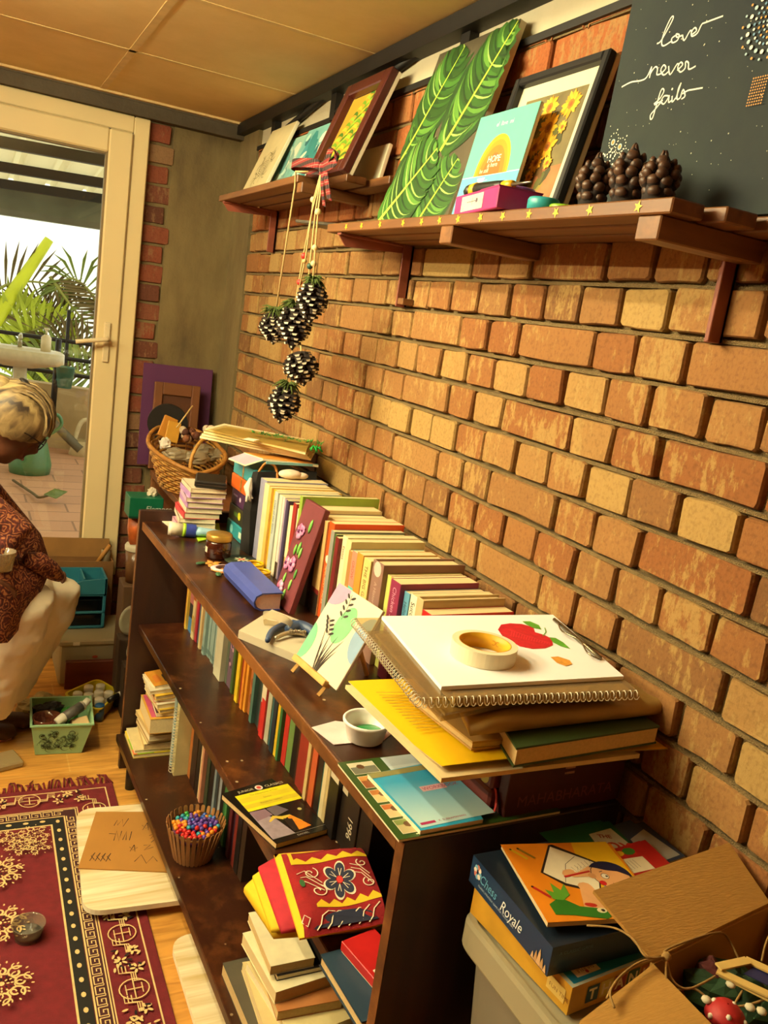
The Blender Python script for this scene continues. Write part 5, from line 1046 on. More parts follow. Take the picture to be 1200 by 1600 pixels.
g.Rt(ww * .90, ww * .935, hw * .06, hw * .24, M('#a82a5a', .5)); g.text('K. SUBRAMANIAN', ww * .93, hw * .28, .006, M('#a83a5a', .6), 'LEFT', rot=PI / 2); g.build('cover_print', t)
# --- boxed epic under the sheets
t = thing('boxed_book_set', bc(.28, .1, .85), 'big maroon boxed book set lettered MAHABHARATA under the yellow sheets', 'book set'); MR = M('#4a1c18', .5, 0, .1, 14); MR2 = M('#6e2e26', .5, 0, .1, 14)
g = G(LB); g.box(.170, .402, .010, .032, .8505, .955, MR, .0015); g.box(.40, .404, .03, .26, .8505, .955, MR, .001); g.box(.172, .402, .03, .26, .950, .955, MR, .001); g.box(.172, .402, .03, .26, .8505, .854, MR, .001); g.build('slipcase', t)
for k in range(3):
    g = G(LB); g.box(.158 + .006 * (k == 2), .39, .035, .255, .8545 + .0318 * k, .8855 + .0318 * k, MR2, .004); v_ = g.build('volume', t)
    g = G(LB @ fr((.1578 + .006 * (k == 2), .10, .87 + .0318 * k), (0, -1, 0), (0, 0, 1)))
    if k == 1: g.D(.045, 0, .012, M('#c8a848', .4, .3), 16); g.build('emblem', v_)
g = G(LB @ fr((.170, .0095, .8505), (1, 0, 0), (0, 0, 1))); TX = M('#7a4038', .5); g.text('MAHABHARATA', .116, .018, .026, TX, 'CENTER'); g.build('lettering', t); g = G(LB @ fr((.170, .0095, .8505), (1, 0, 0), (0, 0, 1)))
for k in range(3): g.Rt(.108, .124, .062 + .009 * k, .066 + .009 * k, M('#a87868', .5)); g.D(.106, .064 + .009 * k, .002, M('#a87868', .5), 6)
g.build('emblem', t)
g = G(LB); g.tube(ch([(.15, .028, .858), (.16, .020, .862), (.168, .035, .885), (.165, .06, .895)]), .005, M('#b02a24', .6), 6, True, True, .3); g.top('ribbon', bc(.15, .03, .858), 'red ribbon loop hanging beside the maroon boxed set', 'ribbon')
# --- sheets, files and books of the near stack
def sheet(px4, z, th, m, m2, name, label, cat, group=None):
    q_ = quadz(px4, z + th); g = G(); plate(g, q_, z, th, m, m2); c_ = sum(q_, Vector()) / 4; return g.top(name, (c_.x, c_.y, z), label, cat, group)
sheet([(540, 1070), (800, 1075), (1000, 1178), (690, 1216)], .9555, .007, M('#d8c08c', .8), M('#d8c08c', .8), 'file_folder', 'cream cardboard file under the yellow sheet', 'file')
YSH = M('#f0c000', .55, 0, .03, 8); CRM = M('#d9c79c', .8)
q_ = quadz([(545, 1057), (800, 1062), (1074, 1164), (690, 1196)], .972)
t = thing('yellow_file', tuple(sum(q_, Vector()) / 4), 'bright yellow paper file overhanging the front of the bookcase', 'file')
g = G(); a, b_, c_, d_ = q_; nx, ny = 14, 8; vs = []
for j in range(ny + 1):
    for i in range(nx + 1):
        u_, v_ = i / nx, j / ny; p = (a.lerp(b_, u_)).lerp(d_.lerp(c_, u_), v_); p.z = .966 + .014 * max(0, v_ - .75) * (1 - u_) * 2 + .004 * math.sin(3 * u_) - .010 * max(0, .2 - u_); vs.append(p)
f1 = [(j * (nx + 1) + i, (j + 1) * (nx + 1) + i, (j + 1) * (nx + 1) + i + 1, j * (nx + 1) + i + 1) for j in range(ny) for i in range(nx)]
g.add(vs, f1, YSH, True); g.add([p - Vector((0, 0, .0015)) for p in vs], [f[::-1] for f in f1], CRM, True); g.build('sheet', t)
T = quadframe(q_[0].lerp(q_[3], .30), q_[1].lerp(q_[2], .3), q_[0], 0); g = G(); R = random.Random(6); LN = M('#a8861a', .7)
for k in range(17):
    v_ = .22 + .035 * k; p0 = a.lerp(d_, v_).lerp(b_.lerp(c_, v_), .05); p1 = a.lerp(d_, v_).lerp(b_.lerp(c_, v_), .05 + R.uniform(.10, .32)); n_ = (d_ - a).normalized() * .0012
    for p in (p0, p1): p.z = .9735
    if k < 13: g.add([p0 - n_, p0 + n_, p1 + n_, p1 - n_], [(0, 1, 2, 3)], LN)
g.build('printed_lines', t)
def lying(q_, z, th, col, label, page=PAGE2, hard=.003, name='book', art=None):
    c0 = sum(q_, Vector()) / 4; t = thing(name, (c0.x, c0.y, z), label, 'book'); m = M(col, .5, 0, .06); ins = [p.lerp(Vector((c0.x, c0.y, p.z)), .02) for p in q_]
    g = G(); plate(g, q_, z, hard, m); plate(g, q_, z + th - hard, hard, m); g.build('cover', t); g = G(); plate(g, ins, z + hard, th - 2 * hard, page); g.build('pages', t); return t
lying(quadz([(640, 1085), (800, 1080), (860, 1150), (738, 1162)], .985), .974, .014, '#b08a4c', 'tan exercise book between the yellow file and the brown pouch')
lying(quadz([(770, 1118), (960, 1095), (1030, 1140), (806, 1175)], 1.0), .976, .030, '#2f4420', 'dark green hardback in the near stack beside the wall')
t = thing('paper_pouch', bc(.26, .08, 1.01), 'brown waxed paper pouch folded under the spiral sketchbook', 'pouch'); BP = M('#9c7c40', .45, 0, .15, 12); q_ = quadz([(690, 1040), (900, 1000), (1052, 1098), (736, 1132)], 1.03); g = G(); c0 = sum(q_, Vector()) / 4
def soft_slab(g, q_, z0, z1, m, bulge=.35, n=10, wob=.003, seed=1):
    R = random.Random(seed); rings = []
    per = []
    for k in range(4):
        for i in range(n): per.append(q_[k].lerp(q_[(k + 1) % 4], i / n))
    c0 = sum(q_, Vector()) / 4; jit = [R.uniform(-wob, wob) for _ in per]
    for s_, zf in ((.0, 0), (.9, 0), (.985, .15), (1.0, .5), (.985, .85), (.9, 1), (.5, 1.0 + bulge), (.0, 1.0 + bulge)):
        rings.append([Vector((c0.x + (p.x - c0.x) * (s_ + .0001), c0.y + (p.y - c0.y) * (s_ + .0001), z0 + (z1 - z0) * zf + (j if zf > .4 else 0))) for p, j in zip(per, jit)])
    g.ring(rings, m, (True, True), True)
soft_slab(g, ccw(q_), 1.008, 1.031, BP, .05); g.build('pouch', t)
t = thing('plastic_folder', bc(.15, .1, 1.03), 'clear plastic folder with papers under the sketchbook', 'folder'); q_ = quadz([(575, 985), (860, 975), (960, 1062), (690, 1118)], 1.045)
g = G(); plate(g, q_, 1.036, .008, clear_mat('folder_plastic', '#efe6cc', .16, .12, .12, '#cbbd98')); g.build('sleeve', t); g = G(); plate(g, [p.lerp(sum(q_, Vector()) / 4, .06) for p in q_], 1.038, .004, M('#b9a070', .8, 0, .3, 20)); g.build('papers', t)
t = thing('spiral_sketchbook', bc(.2, .1, 1.045), 'clear covered spiral sketchbook at the top of the near stack', 'sketchbook'); q_ = quadz([(553, 964), (858, 962), (998, 1078), (656, 1090)], 1.064)
g = G(); plate(g, q_, 1.061, .0012, clear_mat('sketch_cover', '#ece2c8', .14, .1, .10, '#d8cca8')); g.build('cover', t)
g = G(); c0 = sum(q_, Vector()) / 4; ins = [p.lerp(c0, .05) for p in q_]; ins[0] = ins[0].lerp(ins[1], .14); ins[3] = ins[3].lerp(ins[2], .14); plate(g, ins, 1.0455, .015, M('#c2a870', .8, 0, .2, 14)); g.build('pages', t)
for a, b_ in ((0, 3), (3, 2)):
    g = G(); n = 34
    for k in range(n):
        p = q_[a].lerp(q_[b_], (k + .5) / n); p.z = 1.056; d = (q_[b_] - q_[a]).normalized(); s_ = d.cross(Vector((0, 0, 1))); g.tube([p + s_ * .006 * math.cos(x) + Vector((0, 0, .0075 * math.sin(x))) + d * .0006 * x for x in (i * PI / 4 for i in range(9))], .0008, M('#e8e0c8', .3, 0), 4)
    g.build('spiral_binding', t)
q_ = quadz([(597, 962), (864, 960), (975, 1056), (690, 1072)], 1.069)
t = thing('drawing_paper', tuple(sum(q_, Vector()) / 4), 'white sheet with red apples drawn on it, topmost of the near stack', 'paper'); g = G(); plate(g, q_, 1.0625, .006, M('#f6f4f2', .7, 0, .01)); g.build('sheet', t)
T = quadframe(q_[3], q_[2], q_[0], 1.0687); TI = T.inverted(); g = G(T); PX = lambda px, py: (lambda q: (q.x, q.y))(TI @ WZ(px, py, 1.0688)); RED = M('#c01424', .6, 0, .15, 90); RD2 = M('#d83444', .6)
g.P([PX(*p) for p in ((778, 984), (783, 976), (797, 974), (815, 975), (833, 980), (836, 988), (850, 992), (862, 998), (864, 1008), (852, 1013), (832, 1014), (812, 1010), (798, 1002), (785, 994))], RED)
for k in range(16): g.St([PX(790 + 4 * k, 982 + 1.4 * k), PX(800 + 4 * k, 986 + 1.3 * k), PX(798 + 4 * k, 994 + .9 * k)], .0012, RD2)
GR = M('#5aa02a', .6); g.P([PX(*p) for p in ((816, 971), (828, 971), (842, 977), (846, 984), (832, 981), (822, 976))], GR); g.P([PX(*p) for p in ((858, 996), (868, 997), (880, 1004), (891, 1014), (876, 1010), (864, 1004))], GR)
g.St([PX(848, 994), PX(853, 988), PX(851, 981)], .0015, GR); g.St([PX(820, 972), PX(834, 977), PX(844, 983)], .0012, M('#2f6a1a', .6)); g.P([PX(*p) for p in ((860, 1027), (872, 1026), (890, 1032), (894, 1038), (884, 1041), (870, 1036))], M('#d8963a', .6, 0, .2, 120)); g.build('drawing', t)
t = thing('tape_roll', bc(.1, .07, 1.07), 'roll of cream masking tape with a yellow core on the white sheet', 'tape roll')
cpt = Vector(bc(*lz(756, 1014, 1.082), 1.0692)); ro = .5 * (Vector(bc(*lz(803, 1016, 1.082), 0)) - Vector(bc(*lz(707, 1012, 1.082), 0))).length; TP = M('#e6d9b4', .7, 0, .03)
g = G(); g.lathe([(ro * .80, 0), (ro, 0), (ro, .024), (ro * .80, .0242)], TP, 48, cpt, smooth=False); g.build('tape', t)
g = G(); g.lathe([(ro * .80, 0), (ro * .80, .0244), (ro * .775, .0244), (ro * .775, 0), (ro * .8, 0)], M('#dca61e', .5, 0, .02), 48, cpt); g.build('core', t)
g = G(tr(*cpt))
for k in range(4):
    a = .5 + k * 1.55; r = ro * .772; Tk = tr(*cpt) @ rz(a) @ fr((r, 0, .012), (0, -1, 0), (0, 0, 1)); g.T = Tk
    for s_ in (-1, 1): g.St([(s_ * .004 + .0035 * math.cos(x), .0035 * math.sin(x)) for x in (i * PI / 6 for i in range(13))], .0011, M('#b8781a', .6))
g.build('core_print', t)
t = thing('binder_clip', bc(.33, .12, 1.07), 'wire clip gripping the right edge of the white sheet', 'clip'); C_ = lambda px, py, dz=.003: WZ(px, py, 1.0695 + dz); MT = M('#8a8068', .25, .9)
g = G(); g.tube([C_(866, 968), C_(938, 1028)], .0035, MT, 8); g.build('bar', t); g = G(); g.tube(ch([C_(872, 972, .004), C_(878, 986, .008), C_(905, 1000, .008), C_(918, 1020, .008), C_(936, 1030, .004)]), .0014, MT, 6); g.build('wire', t)
# ================================================================== things on the middle and bottom shelves
q_ = quadz([(432, 1318), (518, 1293), (425, 1216), (346, 1240)], .524)
t = thing('book', tuple(sum(q_, Vector()) / 4), 'paperback headed JUNIOR CLASSICS lying on the middle shelf edge', 'book')
g = G(); plate(g, q_, .5105, .0008, M('#1a1714', .3)); plate(g, q_, .5228, .0008, M('#17130f', .25, 0, .02)); g.build('cover', t)
g = G(); c0 = sum(q_, Vector()) / 4; plate(g, [p.lerp(c0, .02) for p in q_], .5113, .0115, PAGE2); g.build('pages', t)
T = quadframe(q_[0], q_[1], q_[3], .5237); ww, hw = (q_[1] - q_[0]).length, (q_[3] - q_[0]).length; g = G(T)
g.Rt(0, ww, hw * .58, hw * .89, M('#d8c81e', .35)); g.Rt(0, ww, hw * .63, hw * .70, M('#c4ae2a', .35)); g.Rt(0, ww, hw * .74, hw * .82, M('#cdb82a', .35))
tw = M('#b5a88a', .5); g.text('JUNIOR', ww * .10, hw * .925, .011, tw); g.text('CLASSICS', ww * .60, hw * .925, .011, tw); g.D(ww * .49, hw * .945, .009, M('#e0cdbc', .5), 16); g.D(ww * .49, hw * .945, .0055, M('#b83a30', .5), 12)
for k, (s_, w_) in enumerate((('The Adventures of Tom', .5), ('Sawyer', .25), ('Retold for readers', .38))): g.text(s_, ww * .5, hw * (.835 - .085 * k), .007, M('#6a5a1e', .6), 'CENTER')
g.P([(0, hw * .07), (ww * .40, hw * .07), (ww * .30, hw * .40), (0, hw * .56)], M('#8f7f88', .4, 0, .2, 60)); g.P([(ww * .02, hw * .40), (ww * .32, hw * .44), (ww * .28, hw * .56), (.001, hw * .57)], M('#7d6270', .4)); g.P([(ww * .34, hw * .4), (ww * .62, hw * .45), (ww * .5, hw * .58), (ww * .3, hw * .56)], M('#5a5058', .4))
g.St([(ww * .18, hw * .34), (ww * .30, hw * .40), (ww * .42, hw * .35), (ww * .55, hw * .36), (ww * .66, hw * .22)], [.004, .010, .012, .008, .006], M('#c8a83a', .4)); g.P([(ww * .46, hw * .10), (ww * .74, hw * .12), (ww * .58, hw * .36), (ww * .50, hw * .34)], M('#d8781e', .4, 0, .2, 90)); g.P([(ww * .40, hw * .1), (ww * .5, hw * .1), (ww * .55, hw * .3), (ww * .42, hw * .34)], M('#1a1512', .4))
g.D(ww * .80, hw * .42, .005, M('#a89c5a', .4), 10); g.text('DANIEL', ww * .40, hw * .02, .008, M('#8a8070', .5)); g.St([(0, hw * .07), (ww, hw * .07)], .0012, M('#6a6258', .5)); g.build('cover_print', t)
# blue hardback and the red booklet on it, near end of the middle shelf
lying([Vector(bc(*p, 0)) for p in ((-.010, .026), (.215, .026), (.205, .178), (-.014, .172))], .5105, .022, '#1f3648', 'large dark blue hardback lying at the near end of the middle shelf')
t = thing('card_box', bc(.05, .11, .533), 'small bright red box on the blue hardback, partly behind the end panel', 'box'); T = LB @ tr(.062, .112, .533) @ rz(.16)
g = G(T); g.box(-.034, .034, -.062, .062, .003, .020, M('#b81e1c', .4), .001); g.build('lid', t); g = G(T); g.box(-.032, .032, -.064, .06, 0, .003, PAGE3); g.box(-.031, .031, -.0625, -.062, .003, .017, PAGE3); g.build('pages', t)
g = G(T @ tr(0, 0, .0201)); g.Rt(-.026, -.006, -.035, -.015, M('#e8dcc0', .6)); g.text('EB', -.024, -.032, .016, M('#b81e1c', .6), 'LEFT', rot=0); g.build('label', t)
# folded embroidered cloth
t = thing('folded_cloth', bc(.06, .33, .535), 'folded red and yellow cloth embroidered with a navy flower, middle shelf', 'cloth'); RD = M('#8a070d', .9, 0, .12, 60, .2, 400); RDB = M('#a8182a', .8, 0, .1, 60); YC = M('#dcb414', .8, 0, .06, 60); NV = M('#1c2038', .85); WT = M('#e2cfae', .85); GRN2 = M('#2f5a2a', .85)
lay = [([(382, 1382), (428, 1340), (560, 1330), (600, 1440), (428, 1452)], .511, .022, YC), ([(395, 1366), (440, 1336), (566, 1326), (604, 1432), (424, 1450)], .533, .012, YC), ([(404, 1352), (440, 1332), (566, 1322), (604, 1430), (440, 1452)], .545, .012, RDB)]
for i, (px, z0, th, m) in enumerate(lay):
    g = G(); pts = [Vector(bc(*lz(x, y, z0 + th), z0)) for x, y in px]; cc = sum(pts, Vector()) / len(pts); n = 9; per = []
    pts = ccw(pts)
    for k in range(len(pts)):
        for j in range(n): per.append(pts[k].lerp(pts[(k + 1) % len(pts)], j / n))
    R = random.Random(i); rings = []
    for s_, zf in ((.0, 0), (.97, 0), (1.0, .3), (1.0, .7), (.97, 1.0), (0, 1.0)): rings.append([Vector((cc.x + (p.x - cc.x) * max(s_, .001), cc.y + (p.y - cc.y) * max(s_, .001), z0 + th * zf)) for p in per])
    g.ring(rings, m, (True, True), True); g.build('fold', t)
A4 = quadz([(470, 1452), (606, 1428), (564, 1312), (430, 1322)], .578); B4 = [p.copy() for p in A4]; nx = ny = 16
def clothp(u_, v_):
    p = A4[0].lerp(A4[1], u_).lerp(A4[3].lerp(A4[2], u_), v_); e = min(u_, v_, 1 - v_); p.z = .560 + .016 * (1 - math.exp(-e * 14)) + .004 * math.sin(u_ * 7 + v_ * 3) * min(1, e * 8); return p
def cl_ribbon(g, pts, w_, m, dz=.0012):
    P = [clothp(min(1, max(0, u_)), min(1, max(0, v_))) + Vector((0, 0, dz)) for u_, v_ in pts]; k = len(P); vs = []
    for i in range(k):
        d = (P[min(i + 1, k - 1)] - P[max(i - 1, 0)]); d.z = 0; d = d.normalized() if d.length > 1e-9 else Vector((1, 0, 0)); n_ = Vector((-d.y, d.x, 0)) * w_ / 2; vs += [P[i] + n_, P[i] - n_]
    g.add(vs, [(2 * i, 2 * i + 1, 2 * i + 3, 2 * i + 2) for i in range(k - 1)], m)
def cl_poly(g, pts, m, dz=.0010): g.add([clothp(*p) + Vector((0, 0, dz)) for p in pts], [tuple(range(len(pts)))], m)
def cl_strip(g, lo, hi, m, dz=.0008):
    a = [clothp(*p) + Vector((0, 0, dz)) for p in lo]; b = [clothp(*p) + Vector((0, 0, dz)) for p in hi]; n = len(a); g.add(a + b, [(i, i + 1, n + i + 1, n + i) for i in range(n - 1)], m, True)
g = G(); vs = [clothp(i / nx, j / ny) for j in range(ny + 1) for i in range(nx + 1)]; f = [(j * (nx + 1) + i, j * (nx + 1) + i + 1, (j + 1) * (nx + 1) + i + 1, (j + 1) * (nx + 1) + i) for j in range(ny) for i in range(nx)]
g.add(vs, f, RD, True); n = len(vs); low = [Vector((p.x, p.y, .557)) for p in vs]; g.add(low, [x[::-1] for x in f], RD)
bd = [i for i in range(nx + 1)] + [(j + 1) * (nx + 1) + nx for j in range(ny)] + [ny * (nx + 1) + nx - 1 - i for i in range(nx)] + [(ny - 1 - j) * (nx + 1) for j in range(ny - 1)]
for a, b_ in zip(bd, bd[1:] + bd[:1]): g.add([vs[a], low[a], low[b_], vs[b_]], [(0, 1, 2, 3)], YC)
g.build('top_fold', t)
g = G(); st = [i / 20 for i in range(21)]
cl_strip(g, [(x, .94) for x in st], [(x, 1.0) for x in st], YC); cl_strip(g, [(.0, y) for y in st], [(.055, y) for y in st], YC)
zig = lambda base, amp, x0=.12: ([(x0 + (1 - x0) * x, base) for x in st], [(x0 + (1 - x0) * x, base + .035 + amp * (1 - abs(((x * 5) % 1) * 2 - 1))) for x in st])
lo, hi = zig(.76, .06); cl_strip(g, lo, hi, YC); lo, hi = zig(.20, .06, .25); cl_strip(g, lo, hi, YC)
cl_strip(g, [(.12 + .10 * (1 - (y - .76) / .18) * 0, y) for y in (.76, .82, .88, .94)], [(.16 + .08 * abs(y - .85), y) for y in (.76, .82, .88, .94)], YC); g.build('yellow_trim', t)
g = G(); fx, fy = .60, .50
for k in range(6):
    a = k * PI / 3 + .2; el_ = [(fx + (.115 + .075 * math.cos(b)) * math.cos(a) * .92 - .055 * math.sin(b) * math.sin(a) * .92, fy + (.115 + .075 * math.cos(b)) * math.sin(a) * 1.12 + .055 * math.sin(b) * math.cos(a) * 1.12) for b in (i * PI / 8 for i in range(16))]
    cl_poly(g, [(fx + (x - fx) * 1.03 + (x - fx) * .10, fy + (y - fy) * 1.12) for x, y in el_], WT, .0010); cl_poly(g, el_, NV, .0016)
    for b in (-.25, .25): cl_ribbon(g, [(fx + .04 * math.cos(a), fy + .05 * math.sin(a)), (fx + .12 * math.cos(a + b * .6), fy + .14 * math.sin(a + b * .6))], .0012, WT, .0022)
cl_poly(g, [(fx + .036 * math.cos(i * PI / 6), fy + .044 * math.sin(i * PI / 6)) for i in range(12)], M('#c8281e', .8), .0026); g.build('flower_motif', t)
g = G()
def pais(x, y, s_, fl=1): return [(x + s_ * fl * math.cos(a) * (.2 + .13 * a), y + s_ * .8 * math.sin(a) * (.2 + .13 * a)) for a in (i * .35 for i in range(22))]
for pts in (pais(.30, .63, .085), pais(.33, .40, .09), pais(.92, .40, .07, -1), pais(.90, .66, .06, -1)): cl_ribbon(g, pts, .0022, WT, .0018)
for k in range(3): cl_ribbon(g, [(.14 + .03 * k, .62 - .05 * k), (.24, .66 - .08 * k), (.40, .50 - .05 * k)], .0018, WT, .0018); cl_ribbon(g, [(.76, .66 - .05 * k), (.86, .62 - .05 * k), (.95, .50 - .06 * k)], .0018, WT, .0018)
cl_poly(g, [(.17 + .03 * math.cos(i * PI / 5), .50 + .05 * math.sin(i * PI / 5)) for i in range(10)], GRN2, .0018)
cl_poly(g, [(.16, .03), (.92, .03), (.84, .10), (.70, .155), (.52, .165), (.34, .12)], NV, .0010)
for k in range(6): cl_ribbon(g, [(.20 + .12 * k, .02), (.25 + .12 * k, .05), (.28 + .12 * k, .11), (.36 + .12 * k, .155), (.44 + .10 * k, .15)], .002, WT, .0018)
cl_ribbon(g, [(.05, .10), (.09, .15), (.14, .10), (.10, .05), (.05, .10)], .002, WT, .0018); g.build('embroidery', t)
# --- basket made of ice-lolly sticks, filled with beads
bx, bu, bz = .040, 1.02, .1305; t = thing('stick_basket', bc(bx, bu, bz), 'round basket of brown craft sticks full of colourful beads, bottom shelf', 'basket'); SW = wood('craft_stick', '#7a4f28', '#a8763e', (9, 9, 2), .6); n = 30
for k in range(n):
    a = 2 * PI * k / n; T = LB @ tr(bx, bu, bz) @ rz(a) @ tr(.050, 0, 0) @ ry(.25); g = G(T); w_ = .0048; g.ring([[(x, -w_, z_), (x, w_, z_)] if 0 else [(x, y, z_) for x, y in ((-.001, -w_ * s_), (.001, -w_ * s_), (.001, w_ * s_), (-.001, w_ * s_))] for z_, s_, x in ((0, .6, 0), (.003, 1, 0), (.100, 1, 0), (.1035, .6, 0))], SW, (True, True), False); g.build('stick', t)
g = G(LB @ tr(bx, bu, bz)); g.cyl((0, 0, .001), (0, 0, .006), .048, SW, n=24); g.build('base', t); g = G(LB @ tr(bx, bu, bz)); g.lathe([(.0655, .078), (.0665, .08), (.0665, .084), (.0655, .086)], SW, 30); g.build('hoop', t)
BC = {'purple': '#5a3a8f', 'red': '#c0221e', 'blue': '#2a4a9a', 'orange': '#e08a1e', 'green': '#2a8a3a', 'teal': '#2a8a98'}; R = random.Random(31); beads = []; proto = {}
cxy = lambda: (R.uniform(-.056, .056), R.uniform(-.056, .056))
tries = 0
while len(beads) < 112 and tries < 26000:
    tries += 1; x, y = cxy()
    if x * x + y * y > .0575 ** 2: continue
    lv = 0
    if all((x - a) ** 2 + (y - b) ** 2 > .0104 ** 2 for a, b, c_ in beads if c_ == 0): beads.append((x, y, 0))
    elif tries > 6000 and x * x + y * y < .030 ** 2 and all((x - a) ** 2 + (y - b) ** 2 > .0108 ** 2 for a, b, c_ in beads if c_ == 1): beads.append((x, y, 1))
for i, (x, y, lv) in enumerate(beads):
    ang = math.atan2(y, x); rr = math.hypot(x, y)
    ang = ang % (2 * PI); dg_ = math.degrees(ang)
    if rr < .027: c = R.choice(('purple', 'purple', 'purple', 'blue', 'purple'))
    elif dg_ < 35 or dg_ > 335: c = R.choice(('blue', 'teal', 'blue', 'purple'))
    elif dg_ < 85: c = R.choice(('orange', 'orange', 'blue'))
    elif dg_ < 140: c = R.choice(('green', 'teal', 'green', 'purple'))
    elif dg_ < 195: c = R.choice(('orange', 'orange', 'red'))
    elif dg_ < 265: c = R.choice(('red', 'red', 'red', 'teal'))
    else: c = R.choice(('red', 'orange', 'purple', 'red'))
    loc = bc(bx + x, bu + y, bz + .087 + lv * .0085 + R.uniform(-.001, .002))
    if c not in proto:
        g = G(tr(*loc)); g.ball((0, 0, 0), .0063, M(BC[c], .3, 0, .05), 10, 7); o = g.top('bead', loc, 'small round %s bead among the beads in the stick basket' % c, 'bead', '%s beads in the stick basket' % c); proto[c] = o
    else:
        o = proto[c].copy(); COL.objects.link(o); o.location = loc
g = G(LB @ tr(bx, bu, bz)); g.lathe([(.001, .077), (.058, .077), (.055, .06), (.001, .06)], M('#6a3a5a', .6), 24); o = g.build('filling', t); o['kind'] = 'stuff'
# --- magazines stacked at the far end of the bottom shelf
stk = [(1.525, 1.70, -.008, .16, .014, '#b8a822', 'yellow and green magazine at the very bottom of the far stack'), (1.53, 1.70, -.004, .16, .010, '#cdbb8a', 'cream magazine second from the bottom of the far stack'), (1.525, 1.69, .026, .17, .020, '#d8c690', 'cream pad in the lower part of the far stack'), (1.53, 1.69, .028, .17, .014, '#8a6a40', 'brown edged booklet under the thick books of the far stack'), (1.52, 1.69, .030, .17, .018, '#cbb47c', 'ragged cream magazine in the middle of the far stack'), (1.525, 1.69, .026, .17, .016, '#c9b075', 'buff magazine just beneath the orange edged book'),
  (1.50, 1.685, .030, .18, .050, '#c89432', 'thick orange edged book with a pink cover in the far stack'), (1.51, 1.68, .052, .18, .016, '#3a2a30', 'dark magazine on the thick orange edged book'), (1.51, 1.67, .048, .17, .012, '#c8a030', 'yellow brown magazine near the top of the far stack'), (1.52, 1.68, .044, .17, .014, '#d8ccaa', 'white magazine near the top of the far stack'), (1.53, 1.67, .046, .17, .012, '#c8602a', 'orange picture magazine above the white one in the far stack'), (1.53, 1.68, .040, .17, .014, '#dcae30', 'yellow magazine third from the top of the far stack'),
  (1.54, 1.68, .030, .16, .012, '#cfc4a6', 'grey white magazine second from the top of the far stack, fanned out'), (1.56, 1.68, .040, .16, .010, '#c8862a', 'ochre magazine topmost of the far stack, tilted')]
z = .1305; R = random.Random(14)
for i, (u0, u1, v0, v1, th, c, lab) in enumerate(stk):
    u1 = min(u1, 1.692); a = R.uniform(-.09, .09) * (1 if i < 7 else 1.8) if i > 1 else -.02; um = (u0 + u1) / 2; vm = (v0 + v1) / 2; T = LB @ tr(vm, um, z) @ rz(a); hu, hv = (u1 - u0) / 2 - .006, (v1 - v0) / 2
    if i >= 7: T = T @ ry(-.05 * (i - 6) * .25)
    t = thing('magazine' if i != 6 else 'book', tuple(T.translation), lab, 'magazine' if i != 6 else 'book', 'magazines stacked on the bottom shelf'); g = G(T)
    g.box(-hv, hv, -hu, hu, 0, .0012, M(c, .5)); g.box(-hv, hv, -hu, hu, th - .0016, th - .0004, M(c if i else '#d8c01e', .45)); g.build('cover', t); g = G(T); g.box(-hv + .001, hv - .001, -hu + .001, hu - .001, .0012, th - .0016, (PAGE, PAGE3, PAGE2)[i % 3]); g.build('pages', t)
    g = G(T @ tr(0, 0, th - .0003))
    if i == 0: g.P([(-hv, -hu), (-.02, -hu), (-.03, .0), (-hv + .01, .03), (-hv, .02)], M('#7fa81e', .45)); g.P([(-hv + .012, -hu + .006), (-hv + .05, -hu + .006), (-hv + .05, -hu + .04), (-hv + .012, -hu + .035)], M('#6aa0b0', .45)); g.P([(-hv, -hu), (-hv + .012, -hu), (-hv + .008, -hu + .03), (-hv, -hu + .03)], M('#d8653a', .45)); g.build('cover_print', t)
    elif i == 6: g.Rt(-hv + .006, hv, -hu + .012, hu - .004, M('#b0486a', .45)); g.Rt(-hv + .02, hv - .05, -.05, -.01, M('#4a3450', .45)); g.build('cover_print', t)
    elif i >= 8: blobs(G(T), .01, .01, 0, ('#000000',), .001, .002, 1); [g.P([(-hv + .01 + .03 * k, -hu + .02), (-hv + .035 + .03 * k, -hu + .03), (-hv + .03 + .03 * k, hu - .03), (-hv + .012 + .03 * k, hu - .04)], M(('#d8c9a4', '#c8742c', '#3a2a20', '#8a9a6a')[(k + i) % 4], .5)) for k in range(3)]; g.build('cover_print', t)
    z += th
# --- low stack of papers at the near end of the bottom shelf
stk = [(.28, .60, -.010, .17, .030, '#4a4436', 'big dark covered book at the bottom of the near stack'), (.30, .56, .01, .17, .022, '#c8b27c', 'ragged cream book above the dark one in the near stack'), (.33, .55, .03, .17, .020, '#d8c48a', 'dog-eared cream pad in the middle of the near stack'), (.37, .56, .035, .17, .022, '#b0703a', 'brown edged pad in the near bottom stack'), (.40, .575, .02, .16, .028, '#e0d3a8', 'wide cream block of paper in the near bottom stack'), (.42, .575, .04, .15, .012, '#2a2420', 'black notebook between cream blocks in the near stack'), (.425, .585, .026, .12, .022, '#ddcfa6', 'narrow cream block topmost of the near bottom stack')]
z = .1305
for i, (u0, u1, v0, v1, th, c, lab) in enumerate(stk):
    um = (u0 + u1) / 2; vm = (v0 + v1) / 2; T = LB @ tr(vm, um, z) @ rz((.0, -.08, .1, -.1, .06, -.04, -.05)[i]); hu, hv = (u1 - u0) / 2, (v1 - v0) / 2; t = thing('book', tuple(T.translation), lab, 'book', 'papers stacked low on the bottom shelf')
    g = G(T); cm = M(c, .6); g.box(-hv, hv, -hu, hu, 0, .0012, cm); g.box(-hv, hv, -hu, hu, th - .0016, th - .0004, cm); g.build('cover', t); g = G(T); g.box(-hv + .001, hv - .001, -hu + .001, hu - .001, .0012, th - .0016, (PAGE2, PAGE, PAGE3)[i % 3]); g.build('pages', t); z += th
